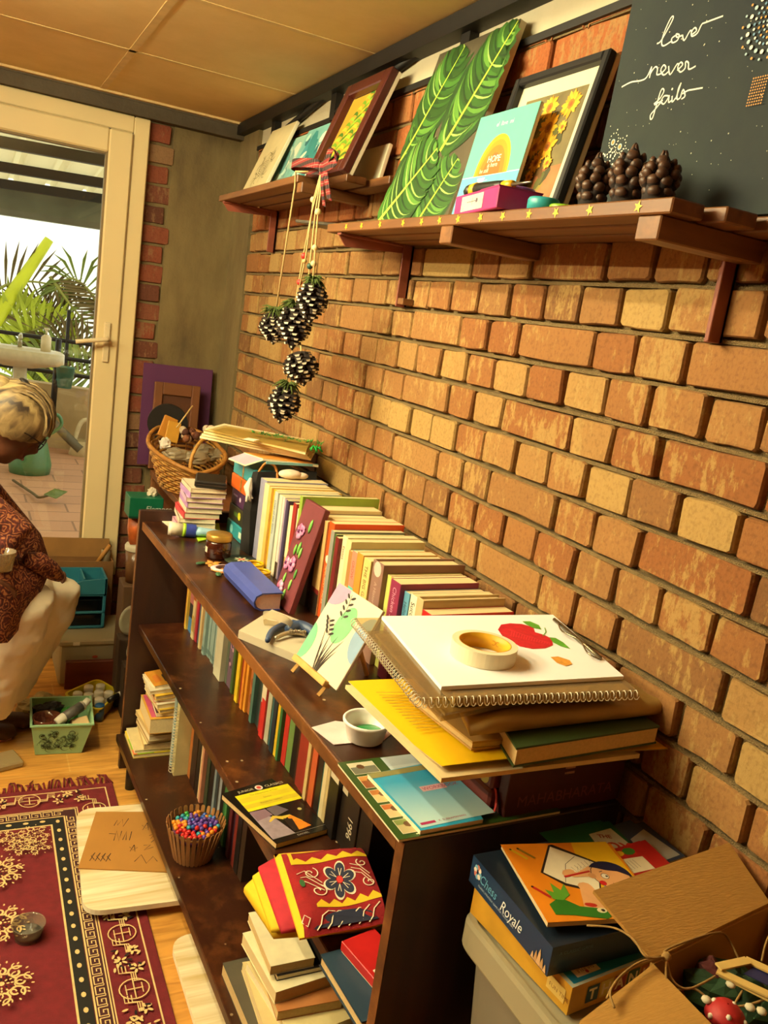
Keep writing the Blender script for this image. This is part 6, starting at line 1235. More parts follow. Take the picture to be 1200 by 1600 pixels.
# ================================================================== cabinet in the corner and what stands on it
CAB = wood('cabinet_wood', '#5e3318', '#7d4a24', (14, 1.4, 14), .5, '#8f5f34')
t = thing('cabinet', (-.145, 3.1, 0), 'brown wooden cabinet in the corner carrying the wicker basket', 'cabinet')
g = G(); g.box(-.285, -.015, 2.675, 3.50, .805, .83, CAB, .002); g.build('top_board', t)
g = G(); g.box(-.28, -.015, 3.475, 3.50, 0, .805, CAB, .002); g.build('side_panel', t); g = G(); g.box(-.28, -.015, 2.675, 2.70, 0, .805, CAB, .002); g.build('side_panel', t)
g = G(); g.box(-.275, -.02, 2.70, 3.475, .42, .44, CAB, .002); g.build('shelf_board', t); g = G(); g.box(-.02, -.012, 2.68, 3.49, .02, .805, PANW); g.build('back_panel', t)
L = Lean(3.575, .28, 0, .831, 0, 1); Tp = fr((-.322, 3.595, .8315), (1, -.02, 0), (0, .03, .42)); g = G(Tp); g.box(0, .290, 0, .425, -.008, 0, M('#52204e', .7, 0, .06, 5), .001); g.top('purple_board', (-.18, 3.59, .831), 'purple square board leaning on the concrete column behind the basket', 'board')
Tp = fr((-.292, 3.52, .8315), (1, .0, -.02), (.02, .045, .355)); t = thing('picture_frame', (-.2, 3.52, .831), 'brown wooden frame with an inner panel leaning on the purple board', 'frame'); FW = M('#6d4224', .5, 0, .1, 8)
g = G(Tp); ringframe_ = [(0, .035, 0, .36), (.155, .19, 0, .36), (.035, .155, 0, .05), (.035, .155, .31, .36)]
for a in ringframe_: g.box(a[0], a[1], a[2], a[3], 0, .018, FW, .003)
g.build('frame', t); g = G(Tp); g.box(.03, .16, .045, .315, .001, .008, M('#4e2c18', .5)); g.build('panel', t)
# wicker basket
def wicker():
    t = thing('wicker_basket', (-.225, 3.16, .83), 'oval wicker basket with a cane handle full of odds and ends', 'basket'); W1 = M('#a8712c', .6, 0, .25, 40); W2 = M('#c08c3e', .6, 0, .25, 40); c = Vector((-.222, 3.17, .832)); n = 40
    def P(a, s_):
        rx_, ry_ = .085 + .055 * s_, .13 + .075 * s_; x, y = rx_ * math.cos(a), ry_ * math.sin(a); h = .115 + .075 * max(0, math.sin(a)) ** 1.5 + .035 * max(0, -math.cos(a)) + .03 * max(0, math.cos(a)) - .02 * max(0, -math.sin(a)); return c + Vector((x, y, .004 + h * s_))
    g = G(); R_ = 13
    for k in range(R_):
        s_ = k / (R_ - 1); g.tube([P(2 * PI * i / n, s_) + Vector((math.cos(2 * PI * i / n), math.sin(2 * PI * i / n), 0)) * (.0035 * (-1) ** (i + k)) for i in range(n)], .0048, W2 if k % 3 else W1, 5, closed=True)
    g.ring([[c + Vector((.085 * s_ * math.cos(2 * PI * i / n), .13 * s_ * math.sin(2 * PI * i / n), .004)) for i in range(n)] for s_ in (.01, 1.0)], W1, (False, False)); g.build('woven_body', t)
    g = G()
    for i in range(0, n, 2): g.tube([P(2 * PI * i / n, s_) for s_ in (0, .5, 1)], .0028, W1, 5)
    g.build('stake', t)['kind'] = 'stuff'
    g = G(); g.tube([P(2 * PI * i / n, 1.02) for i in range(n)], .0085, W1, 8, closed=True); g.build('rim', t)
    g = G(); p = lambda px, py, y: WY(px, py, y); g.tube(ch([p(297, 742, 3.02), p(298, 722, 3.02), p(305, 702, 3.04), p(318, 686, 3.08), p(336, 680, 3.14)]), .0065, W2, 8); g.build('handle', t)
wicker()
g = G(); c = WY(262, 662, 3.34); g.tube([(c.x - .0, c.y, c.z), (c.x + .003, c.y + .012, c.z + .002)], .078, M('#100e0c', .6), 30, smooth=False); g.top('black_disc', (c.x, c.y, c.z - .07), 'round black disc standing up in the wicker basket', 'disc')
for i, (px, py, y, w_, h_, a, c, lab) in enumerate(((262, 668, 3.26, .055, .085, .35, '#b8781e', 'yellow ochre packet sticking up in the basket before the black disc'), (270, 675, 3.225, .05, .08, .2, '#c08a26', 'lighter ochre packet leaning in front in the basket'))):
    p = WY(px, py, y); g = G(fr(p, (math.cos(a), 0, -math.sin(a)), (math.sin(a), .3, math.cos(a)))); g.box(-w_ / 2, w_ / 2, -h_ / 2, h_ / 2, -.006, .006, M(c, .6, 0, .06), .002); g.top('packet', tuple(p), lab, 'packet')
g = G(); g.tube([WY(276, 668, 3.2), WY(301, 634, 3.25)], .003, M('#c8a868', .7), 6); g.top('craft_stick', tuple(WY(280, 664, 3.2)), 'thin pale stick poking up out of the basket', 'stick')
g = G(); R = random.Random(5)
for k in range(26): p = WY(R.uniform(285, 330), R.uniform(668, 686), R.uniform(3.2, 3.3)); g.ball(p, R.uniform(.008, .017), M(R.choice(('#5a2f1c', '#7a4a2c', '#4a2416', '#d8c4a4')), .8), 7, 5)
g.top('dried_flowers', tuple(WY(305, 680, 3.25)), 'cluster of dried brown flowers in the right of the basket', 'dried flowers', None, 'stuff')
def crumple(name, pts, r, m, lab, cat, seed, sc=(1, 1, 1), sub=2, loc=None):
    """a crumpled soft lump: noisy ball along a few centres"""
    g = G()
    for k, p in enumerate(pts):
        nu, nv = 14, 10; vs = []
        for j in range(nv + 1):
            for i in range(nu):
                d = Vector((math.sin(PI * j / nv) * math.cos(2 * PI * i / nu), math.sin(PI * j / nv) * math.sin(2 * PI * i / nu), -math.cos(PI * j / nv))); q = 1 + .38 * noise.noise(d * 2.3 + Vector((seed, k * 3.1, 0))); vs.append(Vector(p) + Vector((d.x * sc[0], d.y * sc[1], d.z * sc[2])) * r * q)
        g.add(vs, [(j * nu + i, j * nu + (i + 1) % nu, (j + 1) * nu + (i + 1) % nu, (j + 1) * nu + i) for j in range(nv) for i in range(nu)], m, False)
    return g.top(name, loc or tuple(pts[0]), lab, cat)
PLB = clear_mat('poly_bag', '#d8ccb0', .22, .2, .45, '#b8a888')
crumple('plastic_bag', [WY(275, 712, 3.12), WY(305, 716, 3.12)], .050, PLB, 'crumpled clear plastic bag in the front of the basket', 'bag', 2, (1.1, .7, .5))
crumple('plastic_bag', [WY(318, 705, 3.2), WY(338, 712, 3.2)], .045, clear_mat('poly_bag2', '#c8bca0', .2, .25, .5, '#a89878'), 'greyish plastic wrapper under the basket handle', 'bag', 6, (1.0, .8, .6))
crumple('paper_flower', [WY(258, 693, 3.16)], .022, M('#ddd2c0', .8), 'white paper flower lying in the basket', 'flower', 4)
# things between the bookcase and the door
g = G(); g.box(-.425, -.31, 3.11, 3.225, 0, .455, M('#5a4026', .8, 0, .1, 10), .003); g.top('carton', (-.37, 3.17, 0), 'brown carton carrying the white lidded bucket beside the bookcase', 'carton')
t = thing('bucket', (-.372, 3.17, .456), 'plastic bucket with a white lid between the bookcase and the door', 'bucket'); g = G(); g.lathe([(.001, 0), (.038, 0), (.046, .13), (.044, .13), (.036, .004)], clear_mat('bucket_plastic', '#c8a888', .12, .2, .5, '#9a7450'), 24, (-.372, 3.17, .456)); g.build('body', t)
g = G(); g.lathe([(.049, .128), (.050, .142), (.046, .150), (.001, .152)], M('#c6bfa6', .4), 24, (-.372, 3.17, .456)); g.build('lid', t)
g = G(); p = Vector((-.372, 3.17, .609)); g.ring([[p + Vector((-.035, -.02, 0)), p + Vector((.035, -.02, 0)), p + Vector((.035, .02, 0)), p + Vector((-.035, .02, 0))], [p + Vector((-.042, -.026, .05)), p + Vector((.042, -.026, .05)), p + Vector((.042, .026, .05)), p + Vector((-.042, .026, .05))], [p + Vector((-.045, -.006, .105)), p + Vector((.045, -.006, .105)), p + Vector((.045, .006, .105)), p + Vector((-.045, .006, .105))]], M('#c8642a', .4, 0, .35, 30), (True, True), True); g.top('pouch', tuple(p), 'orange snack pouch standing on the white lidded bucket', 'pouch')
t = thing('tissue_box', (-.362, 3.18, .715), 'emerald green tissue box beside the white door frame', 'box'); g = G(); g.box(-.424, -.30, 3.13, 3.235, .716, .795, M('#0f6a4a', .4, 0, .06), .002); g.build('carton', t)
g = G(fr((-.424, 3.1298, .716), (1, 0, 0), (0, 0, 1))); g.text('Elegance', .058, .03, .028, M('#d8e0cc', .6), 'LEFT', .2); g.Rt(.0, .12, .0, .008, M('#0a3a2a', .5)); g.build('print', t)
crumple('tissue', [(-.335, 3.18, .805)], .02, M('#d8cbb0', .9), 'white tissue pulled up from the green box', 'tissue', 9)
for p, r, lab in (((-.395, 3.075, .335), .058, 'pale round plate standing on edge beside the bookcase panel'), ((-.385, 2.975, .255), .05, 'smaller pale plate standing below the larger one')):
    g = G(tr(*p) @ rz(.45) @ rx(PI / 2 - .12)); g.lathe([(.001, 0), (r * .7, 0), (r, .006), (r, .008), (r * .7, .003), (.001, .003)], M('#a8a488', .5), 28); g.top('plate', (p[0], p[1], p[2] - r), lab, 'plate')
g = G(); g.box(-.44, -.33, 3.03, 3.10, 0, .275, M('#3a2a1c', .8), .003); g.top('carton', (-.39, 3.065, 0), 'dark carton under the larger pale plate', 'carton')
g = G(); g.box(-.43, -.33, 2.94, 3.01, 0, .204, M('#33241a', .8), .003); g.top('carton', (-.38, 2.975, 0), 'low dark carton under the smaller pale plate', 'carton')
# carton, drawer unit, storage box and plank before the door
CB = M('#7a5428', .85, 0, .08, 18); CB2 = M('#86602e', .85, 0, .08, 18)
t = thing('carton', (-.53, 3.57, 0), 'open brown carton with a raised rear flap against the white door', 'carton'); g = G()
for a in ((-.69, -.40, 3.512, 3.517), (-.69, -.40, 3.585, 3.59), (-.69, -.685, 3.517, 3.585), (-.405, -.40, 3.517, 3.585)): g.box(a[0], a[1], a[2], a[3], .0, .425, CB)
g.build('body', t); g = G(); g.slab([Vector((-.69, 3.59, .425)), Vector((-.40, 3.59, .425)), Vector((-.410, 3.604, .500)), Vector((-.685, 3.604, .502))], (0, -.004, 0), CB2); g.build('flap', t)
g = G(fr((-.69, 3.5115, 0), (1, 0, 0), (0, 0, 1))); g.text('ALL', .125, .375, .018, M('#3a2614', .8), bold=.02); g.text('INSERT', .19, .375, .018, M('#3a2614', .8), bold=.02); g.build('print', t)
g = G(); g.tube([WY(148, 884, 3.55), WY(172, 852, 3.54)], .009, M('#a8742e', .6), 8); g.top('wooden_spoon', tuple(WY(150, 884, 3.56)), 'wooden stick jutting out of the open carton', 'stick')
g = G(); p = WY(169, 870, 3.5); g.lathe([(.001, 0), (.018, 0), (.02, .06), (.016, .065)], clear_mat('pale_cup', '#e0d4b8', .1, .1, .4, '#c9bb98'), 14, (p.x, 3.56, .40)); g.top('plastic_cup', (p.x, 3.56, .40), 'small clear cup in the corner of the open carton', 'cup')
TL = M('#2a7488', .4, 0, .06); DK = clear_mat('smoked_drawer', '#1c2a30', .12, .1, .75, '#0c1216')
t = thing('drawer_unit', (-.53, 3.43, .19), 'blue plastic mini drawer unit standing on the clear storage box', 'drawer unit'); x0, x1, y0, y1, z0, z1 = -.625, -.445, 3.355, 3.50, .193, .405
g = G(); g.box(x0, x1, y0, y1, z1 - .075, z1 - .068, TL); g.box(x0, x0 + .01, y0, y1, z0, z1 - .07, TL, .002); g.box(x1 - .012, x1, y0, y1, z0, z1 - .07, TL, .002); g.box(x0, x1, y1 - .006, y1, z0, z1, TL)
for z in (z0, z0 + .062): g.box(x0, x1, y0, y1, z, z + .010, TL, .002)
g.slab([Vector((x0, y0, z1 - .072)), Vector((x1, y0, z1 - .072)), Vector((x1, y0, z1 - .002)), Vector((x0 + .09, y0, z1 - .010)), Vector((x0 + .02, y0, z1 - .035)), Vector((x0, y0, z1 - .038))], (0, .006, 0), TL)
g.box(x1 - .008, x1, y0, y1, z1 - .07, z1, TL, .001); g.box(x0, x0 + .008, y0, y1, z1 - .07, z1 - .03, TL, .001); g.box(x1 - .09, x1 - .084, y0 + .006, y1, z1 - .07, z1 - .004, TL); g.build('body', t)
for z in (z0 + .012, z0 + .074): g = G(); g.box(x0 + .014, x1 - .016, y0 + .003, y1 - .01, z, z + .046, DK, .002); g.build('drawer', t)
SB = clear_mat('storage_plastic', '#d8ccaa', .12, .25, .5, '#cfc096')
t = thing('storage_box', (-.46, 3.37, 0), 'low translucent plastic storage box with a lid beneath the drawer unit', 'box'); g = G(); g.box(-.62, -.325, 3.245, 3.505, .004, .165, SB, .006); g.build('body', t); g = G(); g.box(-.628, -.318, 3.238, 3.512, .166, .19, SB, .006); g.build('lid', t)
g = G(); R = random.Random(3)
for k in range(40): x, y, z = R.uniform(-.6, -.35), R.uniform(3.26, 3.36), R.uniform(.03, .12); g.box(x, x + R.uniform(.02, .06), y, y + .02, z, z + .02, M(R.choice(('#a8824a', '#5a3a24', '#c8b080', '#7a2a1c', '#4a4a30')), .8))
g.build('contents', t)['kind'] = 'stuff'
g = G(tr(-.49, 3.2375, .10)); g.T = fr((-.49, 3.2375, .12), (1, 0, 0), (0, 0, 1)); g.D(0, 0, .011, M('#a83a1c', .5), 10, .006); g.Rt(-.085, -.06, .05, .064, M('#d8cba8', .6)); g.build('stickers', t)
g = G(tr(-.475, 3.215, 0) @ rz(-.03)); g.box(-.125, .105, -.011, .011, 0, .115, wood('plank_red', '#5a2416', '#7a3820', (1.2, 14, 14), .45), .002); g.top('plank', (-.475, 3.21, 0), 'reddish brown plank on edge before the storage box', 'plank')
t = thing('toy_post', (-.385, 3.155, 0), 'dark upright peg with a red ball tip at the end of the plank', 'toy'); g = G(); g.cyl((-.385, 3.165, 0), (-.38, 3.165, .10), .011, M('#3a1a12', .5)); g.build('peg', t); g = G(); g.ball((-.38, 3.165, .108), .011, M('#b81e1c', .35), 10, 7); g.build('ball', t)
# green lace basket
t = thing('lace_basket', (-.66, 2.79, 0), 'mint green plastic lace basket of craft bits on the floor', 'basket'); MT2 = M('#98c492', .4, 0, .04); tp = [Vector((-.757, 2.698, .12)), Vector((-.568, 2.682, .12)), Vector((-.552, 2.885, .12)), Vector((-.745, 2.90, .12))]; bt = [Vector((-.738, 2.728, .002)), Vector((-.593, 2.714, .002)), Vector((-.58, 2.855, .002)), Vector((-.725, 2.868, .002))]
def shell(g, bt, tp, m, th=.004, rim=.006):
    c0 = sum(tp, Vector()) / 4; ins = lambda p: p + (Vector((c0.x, c0.y, p.z)) - p).normalized() * th
    bi = [ins(p) + Vector((0, 0, .004)) for p in bt]; ti = [ins(p) for p in tp]; ro_ = [p - (Vector((c0.x, c0.y, p.z)) - p).normalized() * rim for p in tp]
    v = bt + tp + ro_ + [p + Vector((0, 0, .005)) for p in ro_] + [p + Vector((0, 0, .005)) for p in ti] + bi
    f = [(3, 2, 1, 0), (20, 21, 22, 23)]
    for i in range(4):
        j = (i + 1) % 4
        for a in range(5): f.append((a * 4 + i, a * 4 + j, a * 4 + 4 + j, a * 4 + 4 + i))
    g.add(v, f, m)
g = G(); shell(g, bt, tp, MT2); g.build('body', t)
def scrolls(g, w_, h_, m, m2, seed, n):
    R = random.Random(seed)
    for k in range(n):
        x, y, r = R.uniform(.02, w_ - .02), R.uniform(.018, h_ - .018), R.uniform(.008, .017); a0 = R.uniform(0, 6)
        g.St([(x + r * (.25 + .75 * a / 5) * math.cos(a0 + a), y + r * (.25 + .75 * a / 5) * math.sin(a0 + a)) for a in (i * .5 for i in range(11))], [.001 + .0004 * min(i, 10 - i) for i in range(11)], m)
        if k % 3 == 0: g.D(x, y, r * .5, m2, 8, r * .3, a0)
T = fr(bt[0].lerp(tp[0], .06) + Vector((0, -.0006, 0)), bt[1] - bt[0], tp[0] - bt[0]); g = G(T); scrolls(g, .145, .105, M('#3f5a3c', .7), M('#1c2a1a', .8), 4, 52); g.build('lace_openings', t)
p = Vector((-.705, 2.745, .075)); g = G(); g.lathe([(.001, 0), (.025, .004), (.042, .03), (.046, .055), (.044, .055), (.04, .03), (.022, .008)], clear_mat('amber_bowl', '#c07a5a', .15, .08, .45, '#8a4a34'), 24, p); g.top('bowl', tuple(p), 'translucent brown bowl in the front of the green lace basket', 'bowl')
crumple('hair_clip', [(-.715, 2.83, .11), (-.68, 2.835, .115)], .03, M('#14110f', .5), 'black furry hair clip at the back of the green lace basket', 'hair clip', 3, (1.2, .7, .7))
crumple('toy_frog', [(-.635, 2.82, .10), (-.62, 2.80, .095)], .020, M('#3fa03a', .4), 'bright green toy among the bits in the lace basket', 'toy', 8)
t = thing('paint_tube', (-.62, 2.76, .11), 'grey labelled white paint tube slanting in the green lace basket', 'tube'); a, b = WZ(88, 1128, .13), WZ(130, 1102, .155); b2 = WZ(138, 1094, .165); g = G(); g.tube([a, a.lerp(b, .2), b], [.012, .016, .017], M('#d2cab2', .5), 12); g.build('body', t); g = G(); g.tube([a.lerp(b, .28), a.lerp(b, .92)], [.0168, .0176], M('#55504a', .5, 0, .3, 90), 12); g.build('label', t); g = G(); g.tube([b, b2], .012, M('#dcd4bc', .4), 12); g.build('cap', t)
g = G(tr(-.60, 2.735, .085) @ rx(.5) @ rz(.2)); g.box(-.03, .025, -.02, .02, 0, .035, M('#d8b880', .6), .003); g.top('sponge', (-.6, 2.735, .08), 'cream yellow sponge in the right corner of the lace basket', 'sponge')
fl_ = G(); fl_.box(-.715, -.60, 2.745, 2.845, .012, .075, M('#3a3a2c', .9, 0, .3, 60)); o = fl_.build('bits', t) if False else None
g = G(); R = random.Random(9)
for k in range(50): p = Vector((R.uniform(-.70, -.60), R.uniform(2.75, 2.84), R.uniform(.015, .085))); s_ = R.uniform(.006, .016); g.box(p.x, p.x + s_ * 2, p.y, p.y + s_, p.z, p.z + s_, M(R.choice(('#2a2420', '#5a6a4a', '#c8b890', '#3a5a3a', '#8a5a3a')), .7))
g.top('craft_bits', (-.66, 2.79, .01), 'jumble of small craft bits filling the green lace basket', 'craft bits', None, 'stuff')
# yellow tray of paint bottles
t = thing('tray', (-.51, 3.02, 0), 'yellow plastic tray of paint bottles beside the bookcase end', 'tray'); YT = M('#d2c024', .4, 0, .04)
tp = [Vector((-.515, 2.90, .055)), Vector((-.425, 3.04, .055)), Vector((-.485, 3.165, .055)), Vector((-.622, 3.05, .055))]; c0 = sum(tp, Vector()) / 4; bt = [c0.lerp(p, .86) - Vector((0, 0, .053)) for p in tp]; g = G()
def rounded(q4, r, n=5):
    out = []
    for i in range(4):
        a, b, c = q4[i - 1], q4[i], q4[(i + 1) % 4]; p0 = b + (a - b).normalized() * r; p1 = b + (c - b).normalized() * r; out += [Vector(x) for x in bez(p0, b, p1, n)]
    return out
def tray(g, bt, tp, m, r, th=.004):
    rb, rt = rounded(bt, r), rounded(tp, r); c0 = sum(tp, Vector()) / 4; si = lambda P, k: [p + (Vector((c0.x, c0.y, p.z)) - p).normalized() * k for p in P]; up = lambda P, k: [p + Vector((0, 0, k)) for p in P]
    g.ring([rb, rt, si(rt, -.006), up(si(rt, -.006), .005), up(si(rt, th), .005), up(si(rb, th), .004)], m, (True, True), False)
tray(g, bt, tp, YT, .035); g.build('body', t)
caps = [((-.572, 3.045), 'white', 'leftmost white capped paint bottle in the yellow tray, beside the red cap'), ((-.527, 3.095), 'white', 'white capped paint bottle at the back left of the yellow tray'), ((-.535, 3.03), 'white', 'white capped paint bottle in the middle left of the tray'), ((-.497, 3.045), 'white', 'white capped paint bottle in the middle of the tray'), ((-.483, 3.10), 'white', 'white capped paint bottle at the back right of the tray'), ((-.462, 3.035), 'white', 'white capped paint bottle at the right of the tray'), ((-.503, 2.985), 'white', 'white capped paint bottle before the middle of the tray'), ((-.508, 2.935), 'blue', 'blue capped paint bottle at the front of the tray'), ((-.552, 3.00), 'red', 'red capped paint bottle at the left of the tray')]
for i, ((x, y), c, lab) in enumerate(caps):
    t = thing('paint_bottle', (x, y, .006), lab, 'paint bottle', 'paint bottles in the yellow tray'); r = .0175; g = G(); g.lathe([(.001, 0), (r, 0), (r, .032), (r * .8, .037), (.001, .037)], M({'white': ('#8a7a4a', '#c89a5a', '#c8c0a0')[i % 3], 'blue': '#3a5a7a', 'red': '#8a3a2a'}[c], .4), 16, (x, y, .0062)); g.build('bottle', t)
    g = G(); g.lathe([(r * .95, .0365), (r, .038), (r, .055), (r * .9, .058), (.001, .058)], M({'white': '#efe8d4', 'blue': '#1f5f9a', 'red': '#c0281e'}[c], .4), 18, (x, y, .0062)); g.build('cap', t)
t = thing('marker', (-.455, 2.975, .07), 'black and white marker lying across the tray front', 'marker'); a, b = Vector((-.475, 2.95, .071)), Vector((-.425, 2.995, .074)); g = G(); g.tube([a, a.lerp(b, .75)], .010, M('#14110f', .4), 10); g.build('barrel', t); g = G(); g.tube([a.lerp(b, .75), b], .0102, M('#d8d0bc', .4), 10); g.build('cap', t)
crumple('cloth_bag', [(-.735, 2.985, .035), (-.69, 3.03, .035), (-.645, 3.01, .025)], .06, M('#b8a67a', .9, 0, .3, 30), 'cream patterned cloth bag slumped behind the lace basket', 'bag', 5, (.9, .9, .6))
# lap desks with a drawn-on cardboard
MARB = wood('desk_top', '#c9ad74', '#f2e4c2', (1.6, 26, 1), .4); EDG = M('#efe3c4', .5)
def lapdesk(cx, cy, w_, h_, a, z, lab, lz0=.0075):
    T = tr(cx, cy, z) @ rz(a); t = thing('lap_desk', (cx, cy, 0), lab, 'lap desk', 'lap desks on the floor'); q4 = [Vector((-w_ / 2, -h_ / 2, 0)), Vector((w_ / 2, -h_ / 2, 0)), Vector((w_ / 2, h_ / 2, 0)), Vector((-w_ / 2, h_ / 2, 0))]; P = rounded(q4, .055, 7)
    g = G(T); g.ring([P, [p + Vector((0, 0, .014)) for p in P]], EDG, (True, False), False); g.add([p + Vector((0, 0, .014)) for p in P], [tuple(range(len(P)))], MARB); g.build('top', t)
    for x in (-w_ * .3, w_ * .3):
        g = G(T); g.box(x - .008, x + .008, -h_ * .36, h_ * .36, -z + lz0, 0, M('#b0a080', .4), .003); g.build('folded_leg', t)
    return T
T = lapdesk(-.515, 2.085, .315, .45, -.07, .028, 'white wood lap desk lying on the rug under the drawn-on cardboard')
q_ = [WZ(*p, .046) for p in ((122, 1356), (262, 1362), (240, 1268), (150, 1268))]; t = thing('cardboard', tuple(sum(q_, Vector()) / 4), 'brown cardboard with scribbled stars and letters lying on the lap desk', 'cardboard'); g = G(); plate(g, q_, .0425, .003, M('#a5732f', .85, 0, .06, 10)); g.build('sheet', t)
T = quadframe(q_[0], q_[1], q_[3], .0456); g = G(T); ww, hw = (q_[1] - q_[0]).length, (q_[3] - q_[0]).length; IN = M('#3a2614', .8)
def scr(pts): g.St([(x * ww, y * hw) for x, y in pts], .0022, IN)
scr([(.25, .75), (.27, .86), (.29, .76), (.33, .88), (.36, .74), (.4, .9)]); scr([(.22, .6), (.3, .6)]); scr([(.3, .48), (.3, .66), (.36, .48), (.36, .66)]); scr([(.4, .5), (.42, .66), (.44, .5)]); scr([(.48, .5), (.48, .66)])
for cx, cy, r in ((.64, .76, .06), (.55, .36, .05)): scr([(cx + r * math.cos(PI / 2 + k * 4 * PI / 5), cy + r * 1.3 * math.sin(PI / 2 + k * 4 * PI / 5)) for k in range(6)])
for k in range(4): scr([(.10 + .06 * k, .12), (.13 + .06 * k, .26), (.10 + .06 * k, .2), (.15 + .06 * k, .14)])
scr([(.70, .60), (.78, .66), (.72, .54), (.82, .60), (.74, .48)]); scr([(.6, .14), (.66, .26), (.74, .12), (.80, .24), (.86, .16)]); scr([(.66, .42), (.74, .44), (.68, .34), (.78, .40)]); g.build('scribbles', t)
lapdesk(-.352, 1.47, .30, .56, .0, .012, 'second white lap desk lying on the floor nearer the camera, under the bookcase edge', .001)
# rug
def rug():
    RUGR = M('#66121a', .95, 0, .16, 50, .3, 500); CRM_ = M('#d2b478', .95, 0, .12, 60); BKR = M('#15130f', .95); DRD = M('#3a1216', .95)
    T = tr(-.523, 2.505, 0) @ rz(PI - .010); WD, LN = 1.55, 2.1       # local x runs left from the right edge, y runs towards the camera
    t = thing('rug', (-1.25, 1.5, 0), 'dark red patterned rug with a key border and fringe on the floor', 'rug'); g = G(T); g.box(0, WD, 0, LN, .0005, .006, RUGR, .002); g.build('pile', t)
    g = G(T @ tr(0, 0, .0062)); Rt = lambda a, b, c, d, m: g.Rt(a, b, c, d, m)
    def loop(d, w_, m):
        Rt(d, d + w_, d, LN - d, m); Rt(WD - d - w_, WD - d, d, LN - d, m); Rt(d, WD - d, d, d + w_, m); Rt(d, WD - d, LN - d - w_, LN - d, m)
    loop(.024, .004, CRM_); loop(.118, .003, CRM_); loop(.122, .040, DRD); loop(.124, .003, CRM_); loop(.157, .004, CRM_); loop(.163, .032, BKR); loop(.194, .005, CRM_)
    def key(p0, dx, dy, n, s_):
        nx_, ny_ = -dy, dx
        for k in range(n):
            o = (p0[0] + dx * k * s_ * 5, p0[1] + dy * k * s_ * 5); P = lambda a, b: (o[0] + dx * a * s_ + nx_ * b * s_, o[1] + dy * a * s_ + ny_ * b * s_)
            g.St([P(0, 0), P(4, 0), P(4, 3), P(1.4, 3), P(1.4, 1.5), P(2.7, 1.5)], .0032, CRM_); g.St([P(4.2, 3.2), P(5, 3.2), P(5, 0)], .0026, CRM_)
    s_ = .0062
    key((.153, .16), 0, 1, int((LN - .32) / (s_ * 5)), s_); key((.16, .133), 1, 0, int((WD - .32) / (s_ * 5)), s_)
    k = 0
    while .185 + k * .045 < LN - .19: g.D(.179, .185 + k * .045, .0055, CRM_, 8, .008); k += 1
    k = 0
    while .22 + k * .045 < WD - .2: g.D(.22 + k * .045, .179, .008, CRM_, 8, .0055); k += 1
    R = random.Random(21)
    def scroll(x, y, r, n=7):
        for j in range(n):
            a0 = j * 2 * PI / n; cx, cy = x + r * .62 * math.cos(a0), y + r * .62 * math.sin(a0); g.St([(cx + r * .30 * (1 - a / 9) * math.cos(a0 + a), cy + r * .30 * (1 - a / 9) * math.sin(a0 + a)) for a in (q * .55 for q in range(12))], r * .075, CRM_)
        for j in range(3):
            rr = r * (.2 + .13 * j); m_ = 8 + 4 * j
            for q in range(m_): a = 2 * PI * q / m_; g.D(x + rr * math.cos(a), y + rr * math.sin(a), r * .055, CRM_ if (q + j) % 3 else BKR, 6, r * .035, a)
        for j in range(n * 2):
            a0 = j * PI / n + .2; rr = r * (.55 if j % 2 else .86); cx, cy = x + rr * math.cos(a0), y + rr * math.sin(a0); g.St([(cx + r * .14 * math.cos(a), cy + r * .14 * math.sin(a)) for a in (a0 + 1 + q * .6 for q in range(7))], r * .05, CRM_)
            g.D(x + r * .98 * math.cos(a0), y + r * .98 * math.sin(a0), r * .06, CRM_, 6, r * .035, a0)
        g.D(x, y, r * .1, CRM_, 8)
    def motif(x, y, rot):
        ca, sa = math.cos(rot), math.sin(rot); P = lambda a, b: (x + a * ca - b * sa, y + a * sa + b * ca)
        for q in (-1, 1):
            for o in (0, .008, .016): g.St([P(q * .045 - .028, -.026 + o), P(q * .045 - .028 + .02, -.026 + o), P(q * .045 - .008 + .004, .0 + o * .6), P(q * .045 + .022, .0 + o * .6), P(q * .045 + .022, .022 - o * .3)], .0028, CRM_)
        g.St([P(.030 * math.cos(a), .033 * math.sin(a)) for a in (i * PI / 9 for i in range(19))], .003, CRM_); g.St([P(-.028, 0), P(.028, 0)], .0028, CRM_); g.St([P(0, -.02), P(0, .02)], .0028, CRM_); g.St([P(-.015, -.018), P(.015, -.018)], .0025, CRM_); g.St([P(-.015, .018), P(.015, .018)], .0025, CRM_)
    def flowers(x, y, rot):
        ca, sa = math.cos(rot), math.sin(rot); P = lambda a, b: (x + a * ca - b * sa, y + a * sa + b * ca)
        for j in range(3):
            c = P(-.03 + .03 * j, .016 * (-1) ** j)
            for q in range(5): a = q * 2 * PI / 5; g.D(c[0] + .010 * math.cos(a), c[1] + .010 * math.sin(a), .007, CRM_, 7, .0035, a)
        for q in range(16): p = P(R.uniform(-.045, .045), R.uniform(-.034, .034)); g.D(p[0], p[1], .008, CRM_ if q % 3 else BKR, 6, .0032, R.uniform(0, 3))
    y = .14; k = 0
    while y < LN - .1: (motif if k % 2 == 0 else flowers)(.072, y, PI / 2); y += .092; k += 1
    x = .14; k = 0
    while x < WD - .1: (flowers if k % 2 == 0 else motif)(x, .073, 0); x += .11; k += 1
    for x, y in ((.245, .245), (.30, .255), (.245, .305), (.36, .25), (.285, .30)): scroll(x, y, .042, 5)
    for i in range(3):
        for j in range(6): scroll(.345 + i * .33, .40 + j * .20, .066, 8); scroll(.50 + i * .33, .30 + j * .20, .046, 6)
    g.build('woven_pattern', t)
    g = G(T); R = random.Random(2); x = .0
